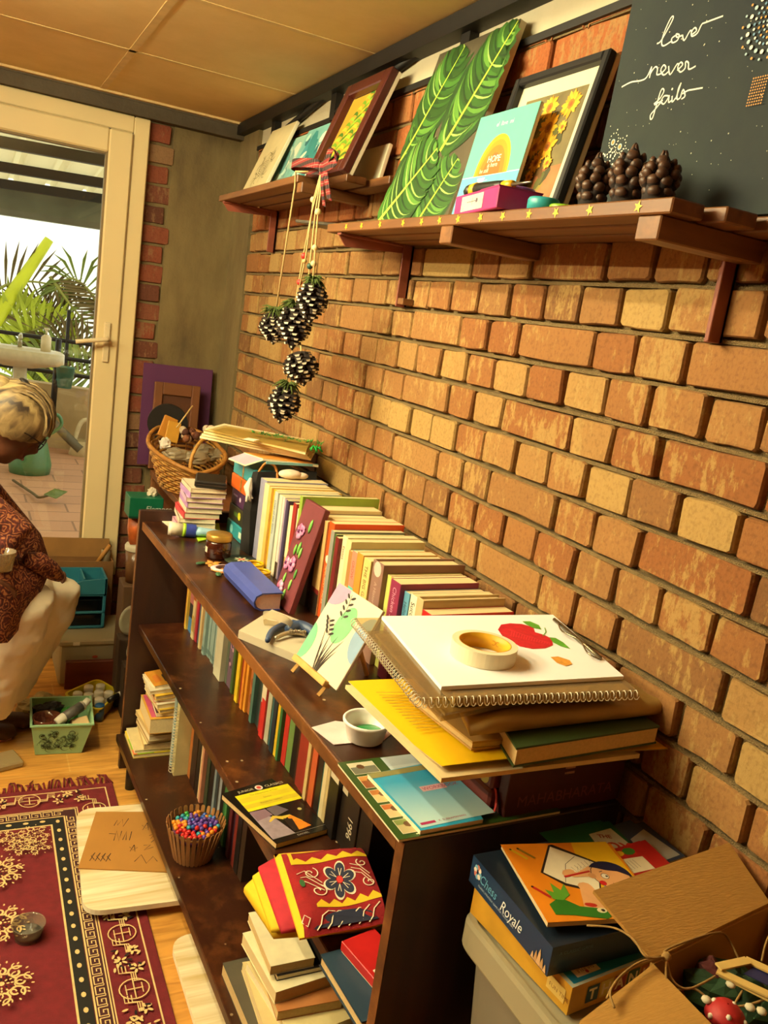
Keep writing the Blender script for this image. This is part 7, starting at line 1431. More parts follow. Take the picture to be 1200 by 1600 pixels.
    while x < WD:
        l = R.uniform(.03, .06); a = R.uniform(-.5, .7); g.tube([(x, .002, .004), (x + l * .5 * math.sin(a), -l * .6, .008 + R.uniform(0, .008)), (x + l * math.sin(a), -l, .003)], [.0035, .003, .0012], RUGR, 5); x += R.uniform(.006, .011)
    g.build('fringe', t)['kind'] = 'stuff'
rug()
t = thing('water_cup', (-.812, 1.862, .006), 'small clear plastic cup of grey paint water on the rug', 'cup'); p = Vector((-.812, 1.864, .0066)); CP = clear_mat('clear_cup', '#ded6c4', .14, .08, .16, '#b8b0a0')
g = G(); g.lathe([(.001, 0), (.029, 0), (.030, .002), (.037, .036), (.039, .038), (.038, .040), (.0355, .037), (.0285, .004), (.001, .003)], CP, 30, p); g.build('cup', t); g = G(); g.lathe([(.001, .004), (.028, .004), (.0305, .014), (.001, .0145)], M('#5f5a50', .12, 0, .35, 60), 24, p); g.build('paint_water', t)
g = G(tr(-.86, 2.68, 0) @ rz(.3)); g.box(-.075, .075, -.045, .045, .001, .022, clear_mat('clear_case', '#ddd0ac', .1, .15, .4, '#c2ae80'), .005); g.top('plastic_case', (-.86, 2.68, 0), 'flat translucent case on the floor at the left edge, before the bare foot', 'case')
g = G(tr(-.835, 2.86, 0)); g.tube([(.03 * math.cos(a), .022 * math.sin(a), .006) for a in (i * PI / 10 for i in range(20))], .006, M('#d88a9a', .5), 8, closed=True); g.top('pink_ring', (-.835, 2.86, 0), 'pink ring on the floor by the bare foot', 'ring')
# ================================================================== storage bin and boxes beyond the near end of the bookcase
t = thing('side_table', (-.19, .6, 0), 'reddish wooden table holding the big storage bin, bottom right', 'table'); RW = wood('table_wood', '#5a2818', '#7a3a22', (3, 12, 12), .5)
g = G(); g.box(-.36, -.02, .20, .862, .46, .485, RW, .003); g.build('top', t)
for x in (-.335, -.045):
    for y in (.23, .835): g = G(); g.box(x - .018, x + .018, y - .018, y + .018, 0, .46, RW, .003); g.build('leg', t)
t = thing('storage_bin', (-.18, .6, .486), 'large translucent grey storage bin with a lid under the game boxes', 'bin'); BN = clear_mat('bin_plastic', '#9a9482', .12, .2, .72, '#8f8672'); BL_ = clear_mat('bin_lid', '#a8a28e', .10, .22, .85, '#a09678')
q_ = [Vector((-.318, .215, 0)), Vector((-.03, .215, 0)), Vector((-.03, .838, 0)), Vector((-.325, .838, 0))]; g = G(); P = rounded(q_, .03); c0 = sum(q_, Vector()) / 4
g.ring([[Vector((c0.x + (p.x - c0.x) * .92, c0.y + (p.y - c0.y) * .94, .487)) for p in P], [Vector((p.x, p.y, .715)) for p in P]], BN, (True, False), False); g.build('body', t)
q_ = [Vector((-.332, .20, 0)), Vector((-.018, .20, 0)), Vector((-.018, .852, 0)), Vector((-.343, .852, 0))]; P = rounded(q_, .03); g = G(); c0 = sum(q_, Vector()) / 4; sc_ = lambda k, z: [Vector((c0.x + (p.x - c0.x) * k, c0.y + (p.y - c0.y) * (1 - (1 - k) * .6), z)) for p in P]
g.ring([sc_(.99, .708), sc_(1.0, .712), sc_(1.0, .748), sc_(.985, .755), sc_(.94, .755), sc_(.93, .750), sc_(.01, .750)], BL_, (False, True), False); g.build('lid', t)
# yellow game box
t = thing('game_box', (-.2, .74, .755), 'worn yellow game box with a blue lid panel at the bottom of the pile', 'box'); YB_ = M('#c08e22', .6, 0, .15, 20); q4 = [WZ(*p, .797) for p in ((742, 1385), (895, 1542), (1060, 1478))]; q4.append(q4[0] + q4[2] - q4[1]); q4 = [Vector((p.x, min(p.y, .853), 0)) for p in q4]
g = G(); plate(g, q4, .7555, .040, YB_, M('#b0b8a4', .6)); g.build('box', t)
o = q4[1]; T = fr((o.x, o.y - .0004, .7555), q4[2] - q4[1], (0, 0, 1)); g = G(T); LT = (('T', '#2a4a5a'), ('H', '#c8b45a'), ('A', '#8a2a2a'), ('N', '#3a5a3a'), ('K', '#b0642a'))
for k, (c, m) in enumerate(LT): x = .028 + .024 * k; g.Rt(x, x + .021, .008, .032, M(m, .6)); g.text(c, x + .0105, .012, .022, M('#d8c9a0', .6), 'CENTER', bold=.03)
g.build('lettering', t)
T = fr((q4[1].x - .0004, q4[1].y, .7555), q4[0] - q4[1], (0, 0, 1)); T = fr((q4[0].x - .0005, q4[0].y, .7555), q4[1] - q4[0], (0, 0, 1)); L01 = (q4[1] - q4[0]).length; g = G(T); g.Rt(L01 * .80, L01 * .96, .010, .030, M('#d8b860', .6)); g.text('FUN TIME', L01 * .82, .016, .008, M('#7a4a1a', .6)); g.build('side_print', t)
T = quadframe(q4[1], q4[2], q4[0], .7956); g = G(T); w_ = (q4[2] - q4[1]).length; g.Rt(.006, w_ - .002, .004, .19, M('#1a7a9a', .45, 0, .08)); g.Rt(.018, .058, .010, .030, M('#d8cba8', .6)); g.text('SHUFFLE', .0385, .021, .0075, M('#6a4a3a', .6), 'CENTER', rot=PI); g.D(.038, .014, .0025, M('#a83a2a', .6), 8); g.build('lid_print', t)
# dark blue chess box
t = thing('game_box', (-.25, .76, .796), 'dark blue box lettered Chess Royale under the comics', 'box'); NVY = M('#14202e', .35, 0, .12, 10); NV2 = M('#1c3350', .35, 0, .1, 10)
q4 = [WZ(*p, .838) for p in ((738, 1333), (864, 1481), (1010, 1445))]; q4.append(q4[0] + q4[2] - q4[1]); q4 = [Vector((p.x, min(p.y, .858), 0)) for p in q4]; g = G(); plate(g, q4, .7965, .0415, NV2, NVY); g.build('box', t)
L01 = (q4[1] - q4[0]).length; T = fr((q4[0].x - .0006, q4[0].y, .7965), q4[1] - q4[0], (0, 0, 1)); g = G(T); g.text('Chess', L01 * .13, .0165, .020, M('#5a9ab8', .5), 'LEFT', .35, .85); g.text('Royale', L01 * .41, .0125, .023, M('#d8dcd8', .5), 'LEFT', .35, .8); g.text('CLASSIC STRATEGY GAME FOR TWO PLAYERS', L01 * .13, .0085, .0042, M('#b8c0c4', .5))
for k, (h_, w_) in enumerate(((.012, .005), (.018, .006), (.025, .007), (.017, .006), (.013, .005))): x = L01 * .83 + .0065 * k; g.P([(x - w_ * .6, .002), (x + w_ * .6, .002), (x + w_ * .3, h_ * .7), (x, h_), (x - w_ * .3, h_ * .7)], M(('#c8a070', '#b08858')[k % 2], .5))
for k in range(8): a = k * PI / 4; g.D(.018 + .006 * math.cos(a), .026 + .007 * math.sin(a), .004, M(('#6aa0b8', '#d8c8b8', '#b86a5a')[k % 3], .5), 6)
g.build('lettering', t)
T = fr((q4[1].x, q4[1].y - .0006, .7965), q4[2] - q4[1], (0, 0, 1)); g = G(T); g.text('A CLASSIC GAME', .012, .028, .007, M('#4a6a84', .5)); g.build('side_print', t)
# comics and magazines on the boxes
def booklet(px4, z, th, top, lab, name='magazine', art=None, edge='#c8b48a'):
    q4 = [WZ(*p, z + th) for p in px4]; q4 = [Vector((min(p.x, -.015), min(p.y, .868), 0)) for p in q4]; c0 = sum(q4, Vector()) / 4; t = thing(name, (c0.x, c0.y, z), lab, 'magazine'); g = G(); plate(g, q4, z, th, M(edge, .7), M(top, .35, 0, .05)); g.build('pages', t)
    T = quadframe(q4[0], q4[1], q4[3], z + th + .0002); g = G(T)
    if art: art(g, (q4[1] - q4[0]).length, (q4[3] - q4[0]).length); g.build('cover_print', t)
    return t
def art_blue(g, w, h):
    g.Rt(w * .1, w * .95, h * .05, h * .95, M('#3a4a66', .35, 0, .2, 20)); g.P([(w * .45, h * .05), (w * .95, h * .05), (w * .95, h * .7), (w * .6, h * .6)], M('#a8a8a0', .35, 0, .15, 20)); g.D(w * .35, h * .75, .016, M('#4a7a8a', .4), 9, .010, .4); g.D(w * .28, h * .70, .010, M('#b04a3a', .4), 8, .006); g.D(w * .45, h * .2, .03, M('#2a2a2c', .4), 12, .014)
def art_green(g, w, h):
    g.Rt(0, w, 0, h, M('#1c5a3a', .35, 0, .15, 30)); g.P([(0, 0), (w * .55, 0), (w * .45, h * .45), (0, h * .6)], M('#8a2a1c', .35, 0, .2, 60)); g.P([(w * .50, h * .1), (w, h * .1), (w, h * .75), (w * .62, h * .72)], M('#b8b8a0', .35, 0, .1, 60)); g.text('THE', w * .78, h * .55, .012, M('#8a2a1c', .5), 'CENTER', rot=-.35, bold=.03); g.text('FOX', w * .76, h * .22, .026, M('#a8321e', .5), 'CENTER', rot=-.35, bold=.04); g.D(w * .3, h * .25, .008, M('#d8a88a', .4), 8)
def art_red(g, w, h):
    g.Rt(0, w, 0, h, M('#a8201c', .4)); g.P([(w * .1, h * .1), (w * .62, h * .02), (w * .68, h * .5), (w * .2, h * .62)], M('#d8cba8', .5)); g.D(w * .55, h * .78, .012, M('#3a7a2a', .4), 8, .008); g.D(w * .32, h * .8, .010, M('#d8a81e', .4), 8, .006)
    for k in range(4): g.St([(w * .2 + .006 * k, h * .2), (w * .22 + .006 * k, h * .5)], .0008, M('#8a8070', .6))
booklet([(880, 1310), (1010, 1332), (1110, 1328), (1045, 1276)] and [(985, 1370), (1108, 1330), (1046, 1277), (925, 1300)], .8385, .004, '#2c3a52', 'grey blue magazine nearest the brick wall in the comics pile', art=art_blue)
booklet([(905, 1360), (1004, 1336), (944, 1276), (850, 1300)], .843, .004, '#1c5a3a', 'green cover lettered THE FOX in the comics pile', art=art_green)
booklet([(985, 1372), (1048, 1350), (1008, 1312), (945, 1332)], .8475, .003, '#a8201c', 'red leaflet with a white panel beside the drawing book', art=art_red)
def art_child(g, w, h):
    OR = M('#d8801a', .35, 0, .06); g.Rt(0, w, 0, h, OR); g.P([(w * .52, h * .35), (w, h * .2), (w, h), (w * .66, h)], M('#e2b41e', .35)); K_ = M('#2a1a14', .5); SK = M('#d8a06a', .45); SK2 = M('#c48a56', .45); PG_ = M('#ddd2b4', .5)
    g.P([(w * .20, h * .60), (w * .43, h * .97), (w * .47, h * .98), (w * .78, h * .70), (w * .60, h * .30), (w * .34, h * .42)], K_); g.P([(w * .225, h * .60), (w * .44, h * .95), (w * .76, h * .69), (w * .60, h * .33), (w * .36, h * .45)], PG_); g.St([(w * .36, h * .46), (w * .47, h * .70), (w * .60, h * .80)], .0008, K_)
    for k in range(6): g.St([(w * (.50 + .04 * k), h * (.66 + .02 * k)), (w * (.53 + .035 * k), h * (.58 + .02 * k)), (w * (.56 + .03 * k), h * (.66 - .0 * k))], .0007, M('#8a7a64', .6))
    DB = M('#1f86a8', .4); g.P([(w * .55, h * .02), (w * .98, h * .02), (w * .98, h * .42), (w * .74, h * .46), (w * .62, h * .34), (w * .56, h * .18)], DB)
    R = random.Random(4)
    for k in range(22): g.D(w * R.uniform(.60, .96), h * R.uniform(.05, .38), .0017, M('#dfe4dc', .5), 6)
    g.P([(w * .36, h * .10), (w * .52, h * .02), (w * .60, h * .10), (w * .56, h * .40), (w * .46, h * .42), (w * .42, h * .30)], SK); g.P([(w * .40, h * .62), (w * .52, h * .58), (w * .66, h * .66), (w * .70, h * .60), (w * .62, h * .52), (w * .46, h * .52)], SK); g.D(w * .44, h * .58, .011, SK, 9, .007, .4); g.D(w * .50, h * .40, .010, SK, 9, .008)
    g.St([(w * .38, h * .53), (w * .64, h * .59)], .0035, M('#b01e1c', .4)); hx, hy, r = w * .80, h * .52, w * .17
    g.D(hx, hy, r * 1.0, K_, 22); g.D(hx, hy, r * .96, SK, 22); g.P([(hx + r * 1.1 * math.cos(a), hy + r * 1.1 * math.sin(a)) for a in (-.15 + i * .2 for i in range(14))] + [(hx - r * .55, hy + r * .62), (hx - r * .1, hy + r * .42), (hx + r * .5, hy + r * .3)], M('#171a38', .35)); g.D(hx - r * 1.0, hy + r * .05, r * .2, SK2, 10)
    g.D(hx - r * .34, hy - r * .02, r * .21, K_, 12); g.D(hx - r * .34, hy - r * .02, r * .18, M('#e6dec8', .5), 12); g.D(hx - r * .26, hy - r * .03, r * .07, K_, 8); g.St([(hx - r * .5, hy + r * .30), (hx - r * .3, hy + r * .36)], .0012, K_); g.D(hx - r * .70, hy - r * .50, r * .18, M('#b81e22', .4), 9); g.St([(hx - r * .2, hy - r * .55), (hx + r * .05, hy - r * .62)], .0012, K_)
    GN = M('#2a6a1e', .4); G2 = M('#58962c', .4); g.P([(w * .10, h * .20), (w * .22, h * .28), (w * .34, h * .16), (w * .52, h * .12), (w * .58, h * .05), (w * .50, h * .0), (w * .26, h * .06), (w * .10, h * .08)], GN); g.P([(w * .16, h * .26), (w * .14, h * .38), (w * .20, h * .34), (w * .22, h * .46), (w * .27, h * .36), (w * .33, h * .44), (w * .32, h * .30), (w * .24, h * .24)], G2); g.D(w * .50, h * .10, .007, M('#d8d0a0', .5), 9, .005); g.D(w * .51, h * .10, .003, K_, 6); g.D(w * .44, h * .17, .009, M('#b02a1c', .4), 8, .004, -.2)
    for x, y, c in ((.06, .92, '#c8a81e'), (.13, .93, '#8a6a1e'), (.05, .42, '#b01e1c')): g.St([(w * x, h * y), (w * (x + .10), h * (y - .14))], [.0045, .0045], M(c, .4)); g.D(w * x, h * y, .002, K_, 6)
t = booklet([(856, 1442), (1040, 1432), (954, 1318), (784, 1320)], .8475, .006, '#d8801a', 'orange drawing book cover of a child sketching with a green parrot', art=art_child)
# open carton with jute string
KR = M('#a87c36', .85, 0, .07, 60, .15, 90, stretch=(1, 6, 1)); KR2 = M('#9a7030', .85, 0, .07, 30)
t = thing('carton', (-.14, .45, .756), 'open brown cardboard carton with spread flaps and jute string', 'carton'); zt = .872; A0 = WZ(1020, 1507, zt); A1 = Vector((-.022, A0.y + .036, zt)); A2 = Vector((A0.x - .004, .30, zt)); A3 = Vector((-.022, .30, zt)); up = Vector((0, 0, -.115))
g = G()
def wallp(a, b, n_): g.slab([a, b, b + up, a + up], n_, KR2)
wallp(A0, A1, (0, .004, 0)); wallp(A2, A0, (-.004, 0, 0)); wallp(A1, A3, (.004, 0, 0)); wallp(A3, A2, (0, -.004, 0)); g.slab([A0 + up * .98, A1 + up * .98, A3 + up * .98, A2 + up * .98][::-1], (0, 0, .002), KR2); g.build('body', t)
f1 = [A0 + Vector((0, .003, 0)), A1 + Vector((0, .003, 0)), WZ(1150, 1316, .912), WZ(926, 1396, .905)]; nf = (f1[1] - f1[0]).cross(f1[3] - f1[0]); rf = ray(1150, 1316); f1[2] = CAMP + rf * ((f1[0] - CAMP).dot(nf) / rf.dot(nf)); f1[2] = f1[3] + (f1[2] - f1[3]) * min(1.0, (-.014 - f1[3].x) / (f1[2].x - f1[3].x)); g = G(); g.slab(f1, (0, 0, .004), KR); g.build('flap', t)
f2 = [WZ(1022, 1522, zt), A0 + Vector((-.003, -.003, 0)), A2 + Vector((-.003, 0, 0)), Vector((A2.x - .125, .33, .862)), WZ(905, 1600, .862)]; g = G(); g.slab(f2[1:], (0, 0, .004), KR); g.build('flap', t)
JU = M('#8f6f3a', .9, 0, .2, 80); t = thing('jute_string', (A0.x, A0.y, zt), 'loose jute string tangled over the carton corner and its inside', 'string'); R = random.Random(17); K3 = Vector((A0.x + .012, A0.y - .006, zt + .012)); S = lambda pts: (lambda g: (g.tube(ch(pts, 6), .0014, JU, 5), g.build('strand', t)))(G())
W_ = lambda px, py, z: WZ(px, py, z)
S([W_(917, 1446, .858), W_(960, 1450, .872), W_(990, 1468, .892), W_(1010, 1495, .893), K3]); S([K3, W_(1040, 1485, .888), W_(1075, 1470, .885), W_(1115, 1458, .880), W_(1135, 1462, .862), W_(1155, 1500, .85)]); S([K3, W_(1000, 1503, .886), W_(965, 1530, .884), W_(948, 1560, .878)]); S([K3, W_(990, 1510, .885), W_(955, 1545, .882), W_(960, 1575, .876)]); S([K3, W_(1050, 1530, .872), W_(1075, 1545, .866), W_(1118, 1525, .875)]); S([K3, W_(1045, 1545, .870), W_(1085, 1545, .86), W_(1120, 1570, .855), W_(1160, 1572, .86), W_(1195, 1562, .865)]); S([W_(1160, 1548, .865), W_(1145, 1575, .858), W_(1140, 1600, .856)]); S([W_(1190, 1502, .87), W_(1198, 1470, .885), W_(1215, 1440, .89)])
g = G(); g.ball(K3, .006, JU, 8, 6); g.build('knot', t)
# inside the carton
FG = M('#1c3a1c', .9, 0, .3, 50)
crumple('felt_garland', [W_(1125, 1545, .83), W_(1160, 1570, .825), W_(1195, 1585, .82)], .04, FG, 'dark green felt bundle with white dots inside the open carton', 'felt', 3, (1.2, .9, .7))
g = G()
for px, py in ((1142, 1538), (1104, 1562), (1172, 1574), (1190, 1580), (1126, 1580)): p = W_(px, py, .866); g.ball(p, .006, M('#c8bfa0', .8), 8, 5, (1, 1, .6))
g.top('white_buttons', tuple(W_(1142, 1538, .866)), 'pale round buttons scattered on the green felt in the carton', 'buttons', None, 'stuff')
t = thing('felt_mushroom', tuple(W_(1132, 1588, .845)), 'red toadstool with white spots at the bottom of the open carton', 'toy'); p = W_(1132, 1590, .855); g = G(); g.lathe([(.001, .018), (.012, .016), (.020, .008), (.022, 0), (.008, -.003)], M('#a81c1c', .6), 18, p); g.build('cap', t); g = G(); g.cyl(p + Vector((0, 0, -.02)), p, .007, M('#c8b898', .8)); g.build('stem', t); g = G()
for a, z_, r in ((0, .014, .010), (2, .012, .014), (4, .012, .014), (5.2, .006, .02), (3, .005, .02)): g.ball(p + Vector((r * math.cos(a), r * math.sin(a), z_)), .0035, M('#d8ccb4', .7), 7, 5)
g.build('spots', t)
crumple('red_pom', [W_(1112, 1522, .845)], .018, M('#4a1412', .9), 'dark red woollen ball in the shadow of the carton', 'ball', 6)
t = thing('stick_craft', tuple(W_(1150, 1530, .872)), 'pale craft stick frame around a blue paper in the carton', 'frame'); SK_ = M('#c8a860', .6, 0, .08, 30)
def stick(a, b, w_=.0055, th=.0022):
    g = G(); d = (b - a).normalized(); s_ = d.cross(Vector((0, 0, 1))).normalized() * w_; g.slab([a - s_, b - s_, b + s_, a + s_], (0, 0, th), SK_); g.build('stick', t)
stick(W_(1120, 1518, .870), W_(1215, 1562, .874)); stick(W_(1164, 1500, .872), W_(1230, 1530, .876)); stick(W_(1122, 1512, .874), W_(1168, 1502, .875)); stick(W_(1125, 1522, .867), W_(1215, 1568, .870))
g = G(); g.slab([W_(1162, 1522, .869), W_(1240, 1560, .871), W_(1245, 1535, .873), W_(1182, 1508, .872)], (0, 0, .001), M('#1a1c4a', .6)); g.build('paper', t)
# ================================================================== the seated person at the left edge
def person():
    t = thing('person', (-1.05, 2.75, 0), 'person with grey hair in a maroon printed tunic and cream trousers, seated looking down', 'person')
    SKIN = M('#5a3420', .5, 0, .1, 20); root = G
    V_ = Vector
    hip1, hip2 = V_((-1.12, 2.70, .47)), V_((-1.10, 2.86, .47)); k1, k2 = WY(40, 925, 2.68), WY(86, 912, 2.86); a1, a2 = V_((-.93, 2.80, .085)), V_((-.875, 2.90, .085))
    chest, neck = V_((-1.02, 2.76, .84)), V_((-.965, 2.75, .985)); head = WY(14, 662, 2.72)
    sh1, sh2 = V_((-1.00, 2.60, .90)), V_((-.985, 2.90, .90)); el1, el2 = WY(20, 828, 2.60), WY(38, 850, 2.92); wr1, wr2 = WY(-42, 895, 2.56), WY(64, 915, 2.99)
    def shape(g, name, vox, parent, it=4):
        o = g.build(name, parent); m = o.modifiers.new('fuse', 'REMESH'); m.mode = 'VOXEL'; m.voxel_size = vox; m.use_smooth_shade = True
        s_ = o.modifiers.new('soft', 'SMOOTH'); s_.factor = .5; s_.iterations = it; return o
    g = G(); L = lambda P, r, fl=1.0: g.tube(P, r, SKIN, 14, True, True, fl)
    L([hip1.lerp(hip2, .5), V_((-1.09, 2.77, .6)), chest, neck - V_((0, 0, .03))], [.13, .13, .13, .075]); L([neck - V_((.02, 0, .05)), neck, head - V_((.02, 0, .04))], [.055, .05, .05])
    for h_, k_, a_ in ((hip1, k1, a1), (hip2, k2, a2)): L([h_, h_.lerp(k_, .5), k_, k_.lerp(a_, .35), a_], [.085, .075, .055, .055, .035])
    for s_, e_, w_ in ((sh1, el1, wr1), (sh2, el2, wr2)): L([chest + V_((0, (s_.y - chest.y) * .3, .05)), s_, s_.lerp(e_, .5), e_, e_.lerp(w_, .5), w_], [.06, .058, .046, .040, .036, .026])
    # head tilted down towards the lap, face turned to the right of the picture
    Th = tr(*head) @ ry(.62); g.T = Th
    g.ball((0, 0, .02), .093, SKIN, 18, 14, (1.02, .80, 1.12)); g.ball((.022, 0, -.045), .068, SKIN, 16, 12, (.95, .80, 1.0)); g.ball((.045, 0, -.085), .036, SKIN, 12, 9, (.9, .9, .7))
    g.tube([(.082, 0, .018), (.104, 0, -.022), (.090, 0, -.034)], [.010, .016, .013], SKIN, 8); g.ball((.088, 0, -.058), .016, SKIN, 10, 7, (.6, 1.5, .55))
    for y in (-1, 1): g.ball((.0, y * .074, -.005), .024, SKIN, 10, 8, (.7, .35, 1.15)); g.ball((.083, y * .03, .028), .016, SKIN, 8, 6, (.6, 1.3, .5))
    g.T = Matrix()
    # hands: palm, four fingers and a thumb; the near one holds the cup, the far one rests behind the knee
    for w_, d, s_ in ((wr1, V_((.75, .10, -.25)).normalized(), -1), (wr2, V_((.55, -.3, -.75)).normalized(), 1)):
        n_ = d.cross(V_((0, 0, 1))).normalized(); b_ = n_.cross(d)
        g.tube([w_, w_ + d * .03, w_ + d * .075], [.024, .032, .032], SKIN, 10, True, True, .55)
        for k in range(4):
            o = w_ + d * .07 + n_ * (.027 - .018 * k); l = (.062, .072, .068, .052)[k]; g.tube([o, o + d * l * .45 - b_ * .006, o + d * l * .8 - b_ * .020, o + d * l * .95 - b_ * .036], [.0088, .0085, .0078, .0060], SKIN, 8)
        o = w_ + d * .025 + n_ * .028; g.tube([o, o + n_ * .025 + d * .022 - b_ * .01, o + n_ * .030 + d * .05 - b_ * .022], [.011, .0095, .0075], SKIN, 8)
    # bare feet with toes
    for a_, dr in ((a1, V_((.62, .40, 0)).normalized()), (a2, V_((.75, .25, 0)).normalized())):
        s_ = V_((-dr.y, dr.x, 0)); f0 = V_((a_.x, a_.y, .032)); g.tube([f0 - dr * .05 + V_((0, 0, .0)), f0 - dr * .02 + V_((0, 0, .012)), f0 + dr * .05 + V_((0, 0, .012)), f0 + dr * .115 + V_((0, 0, -.008)), f0 + dr * .15 + V_((0, 0, -.014))], [.028, .036, .036, .038, .032], SKIN, 12, True, True, .72); g.tube([a_, f0 + V_((0, 0, .02))], [.035, .034], SKIN, 10)
        for k in range(5): o = f0 + dr * (.148 - .008 * k) + s_ * (.028 - .015 * k) + V_((0, 0, -.014)); g.tube([o - dr * .02, o + dr * .018, o + dr * .032 + V_((0, 0, -.004))], [.011, (.0125, .010, .0095, .009, .0085)[k], (.010, .008, .0075, .007, .0065)[k]], SKIN, 8)
    body = shape(g, 'body', .0062, t, 3)
    # face details
    g = G(Th); DKM = M('#1a0f0a', .3)
    for y in (-1, 1): g.ball((.088, y * .030, .014), .0105, M('#d8cbb8', .3), 10, 7, (.5, 1.1, .7)); g.ball((.0925, y * .030, .012), .005, DKM, 8, 6)
    g.build('eyes', t); g = G(Th); g.ball((.0935, 0, -.060), .011, M('#6a3428', .4), 10, 6, (.5, 1.9, .5)); g.build('lips', t)
    g = G(Th)
    for y in (-1, 1): g.tube([(.104 + .0, y * .034 + .024 * math.cos(a), .012 + .019 * math.sin(a)) for a in (i * PI / 9 for i in range(18))], .0022, DKM, 6, closed=True); g.tube([(.103, y * .058, .016), (.05, y * .080, .016), (.0, y * .082, .008)], .002, DKM, 6)
    g.tube([(.104, -.010, .014), (.108, 0, .017), (.104, .010, .014)], .002, DKM, 6); g.build('glasses', t)
    # hair: streaked grey, combed back
    m, nt, b, N, Lk = nodes_mat('grey_hair'); tc = N('TexCoord'); mp = N('Mapping'); mp.inputs['Scale'].default_value = (2, 16, 2); mp.inputs['Rotation'].default_value = (0, .5, 0); Lk(tc.outputs['Object'], mp.inputs['Vector']); n = N('TexNoise'); n.inputs['Scale'].default_value = 5; n.inputs['Detail'].default_value = 6; Lk(mp.outputs[0], n.inputs['Vector']); cr = ramp(N('ValToRGB'), [(.36, rgb('#2a1c12')), (.52, rgb('#7d6844')), (.70, rgb('#ab9768'))]); Lk(n.outputs['Fac'], cr.inputs['Fac']); Lk(cr.outputs['Color'], b.inputs['Base Color']); b.inputs['Roughness'].default_value = .5
    g = G(Th); nu, nv = 48, 20; vs = []
    for j in range(nv + 1):
        for i in range(nu):
            ph = 2 * PI * i / nu; lim = .50 + .20 * (1 - max(0, math.cos(ph)) ** 1.5) - .06 * max(0, math.sin(ph * 1) ** 2 - .3); th = PI * (.01 + lim * j / nv); d = V_((math.sin(th) * math.cos(ph), math.sin(th) * math.sin(ph), math.cos(th)))
            r = .099 + .0022 * math.sin(23 * ph) + .008 * max(0, -d.x) - .004 * (j == nv); vs.append((d.x * r * 1.06, d.y * r * .90, .022 + d.z * r * 1.13))
    g.add(vs, [(j * nu + i, (j + 1) * nu + i, (j + 1) * nu + (i + 1) % nu, j * nu + (i + 1) % nu) for j in range(nv) for i in range(nu)] + [tuple(range(nu))], m, True)
    R = random.Random(6)
    for k in range(46):
        y0 = R.uniform(-.07, .07); P = []
        for q in range(9):
            f = q / 8; a = -.15 + f * 2.5; rr = .1045 + R.uniform(-.001, .002); P.append((rr * 1.05 * math.cos(a) * math.sqrt(max(.05, 1 - (y0 / .1) ** 2)), y0 * (1 - .25 * f) + .012 * math.sin(3 * f + k), .022 + rr * 1.12 * math.sin(a) * math.sqrt(max(.05, 1 - (y0 / .1) ** 2))))
        g.tube([p for p in P if p[2] > .028], [.001, .0042, .0046, .0042, .001], m, 5)
    g.build('hair', t)
    g = G(Th); g.ball((-.085, 0, .070), .040, m, 14, 10, (1, 1.1, .9)); g.build('hair_bun', t); g = G(Th); g.ball((-.040, 0, .125), .018, M('#14100e', .6), 10, 7, (1.2, 1.6, .5)); g.build('hair_clip', t)
    # trousers
    CR = M('#efe2c4', .85, 0, .06, 6, .25, 14); g = G(); L = lambda P, r, fl=1.0: g.tube(P, r, CR, 18, True, True, fl)
    for h_, k_, a_, w_ in ((hip1, k1, a1, .085), (hip2, k2, a2, .09)):
        hem = a_ + V_((.03, -.01, .075)); bk = V_((-.02, 0, -.005)); L([h_, h_.lerp(k_, .45) + V_((0, 0, -.01)), k_.lerp(h_, .12), k_ + V_((-.004, 0, -.02)), k_.lerp(hem, .25), k_.lerp(hem, .5) + bk, k_.lerp(hem, .8) + bk, hem], [.115, .105, .088, .090, .104, .112, .108, .092])
    tr_ = shape(g, 'trousers', .009, t, 5); d_ = tr_.modifiers.new('folds', 'DISPLACE'); tx = bpy.data.textures.new('folds', 'CLOUDS'); tx.noise_scale = .07; d_.texture = tx; d_.strength = .022; d_.mid_level = .5
    # printed tunic
    m, nt, b, N, Lk = nodes_mat('block_print'); tc = N('TexCoord'); v = N('TexVoronoi'); v.inputs['Scale'].default_value = 24; nd = N('TexNoise'); nd.inputs['Scale'].default_value = 30; Lk(tc.outputs['Object'], nd.inputs['Vector']); mxv = N('MixRGB'); mxv.inputs['Fac'].default_value = .045; Lk(tc.outputs['Object'], mxv.inputs['Color1']); Lk(nd.outputs['Color'], mxv.inputs['Color2']); Lk(mxv.outputs[0], v.inputs['Vector']); w_ = N('Math'); w_.operation = 'MULTIPLY'; w_.inputs[1].default_value = 30; Lk(v.outputs['Distance'], w_.inputs[0]); s_ = N('Math'); s_.operation = 'SINE'; Lk(w_.outputs[0], s_.inputs[0]); n = N('TexNoise'); n.inputs['Scale'].default_value = 120; n.inputs['Detail'].default_value = 3; Lk(tc.outputs['Object'], n.inputs['Vector']); ad = N('Math'); ad.operation = 'MULTIPLY_ADD'; ad.inputs[1].default_value = 3.2; Lk(n.outputs['Fac'], ad.inputs[0]); Lk(s_.outputs[0], ad.inputs[2])
    cr = ramp(N('ValToRGB'), [(.0, rgb('#30100a')), (.35, rgb('#511610')), (.62, rgb('#6a2a1a')), (.85, rgb('#a0683a'))]); mr = N('MapRange'); mr.inputs['From Min'].default_value = .3; mr.inputs['From Max'].default_value = 3.0; Lk(ad.outputs[0], mr.inputs['Value']); Lk(mr.outputs[0], cr.inputs['Fac']); Lk(cr.outputs['Color'], b.inputs['Base Color']); b.inputs['Roughness'].default_value = .85; KU = m
    g = G(); L = lambda P, r, fl=1.0: g.tube(P, r, KU, 18, True, True, fl)
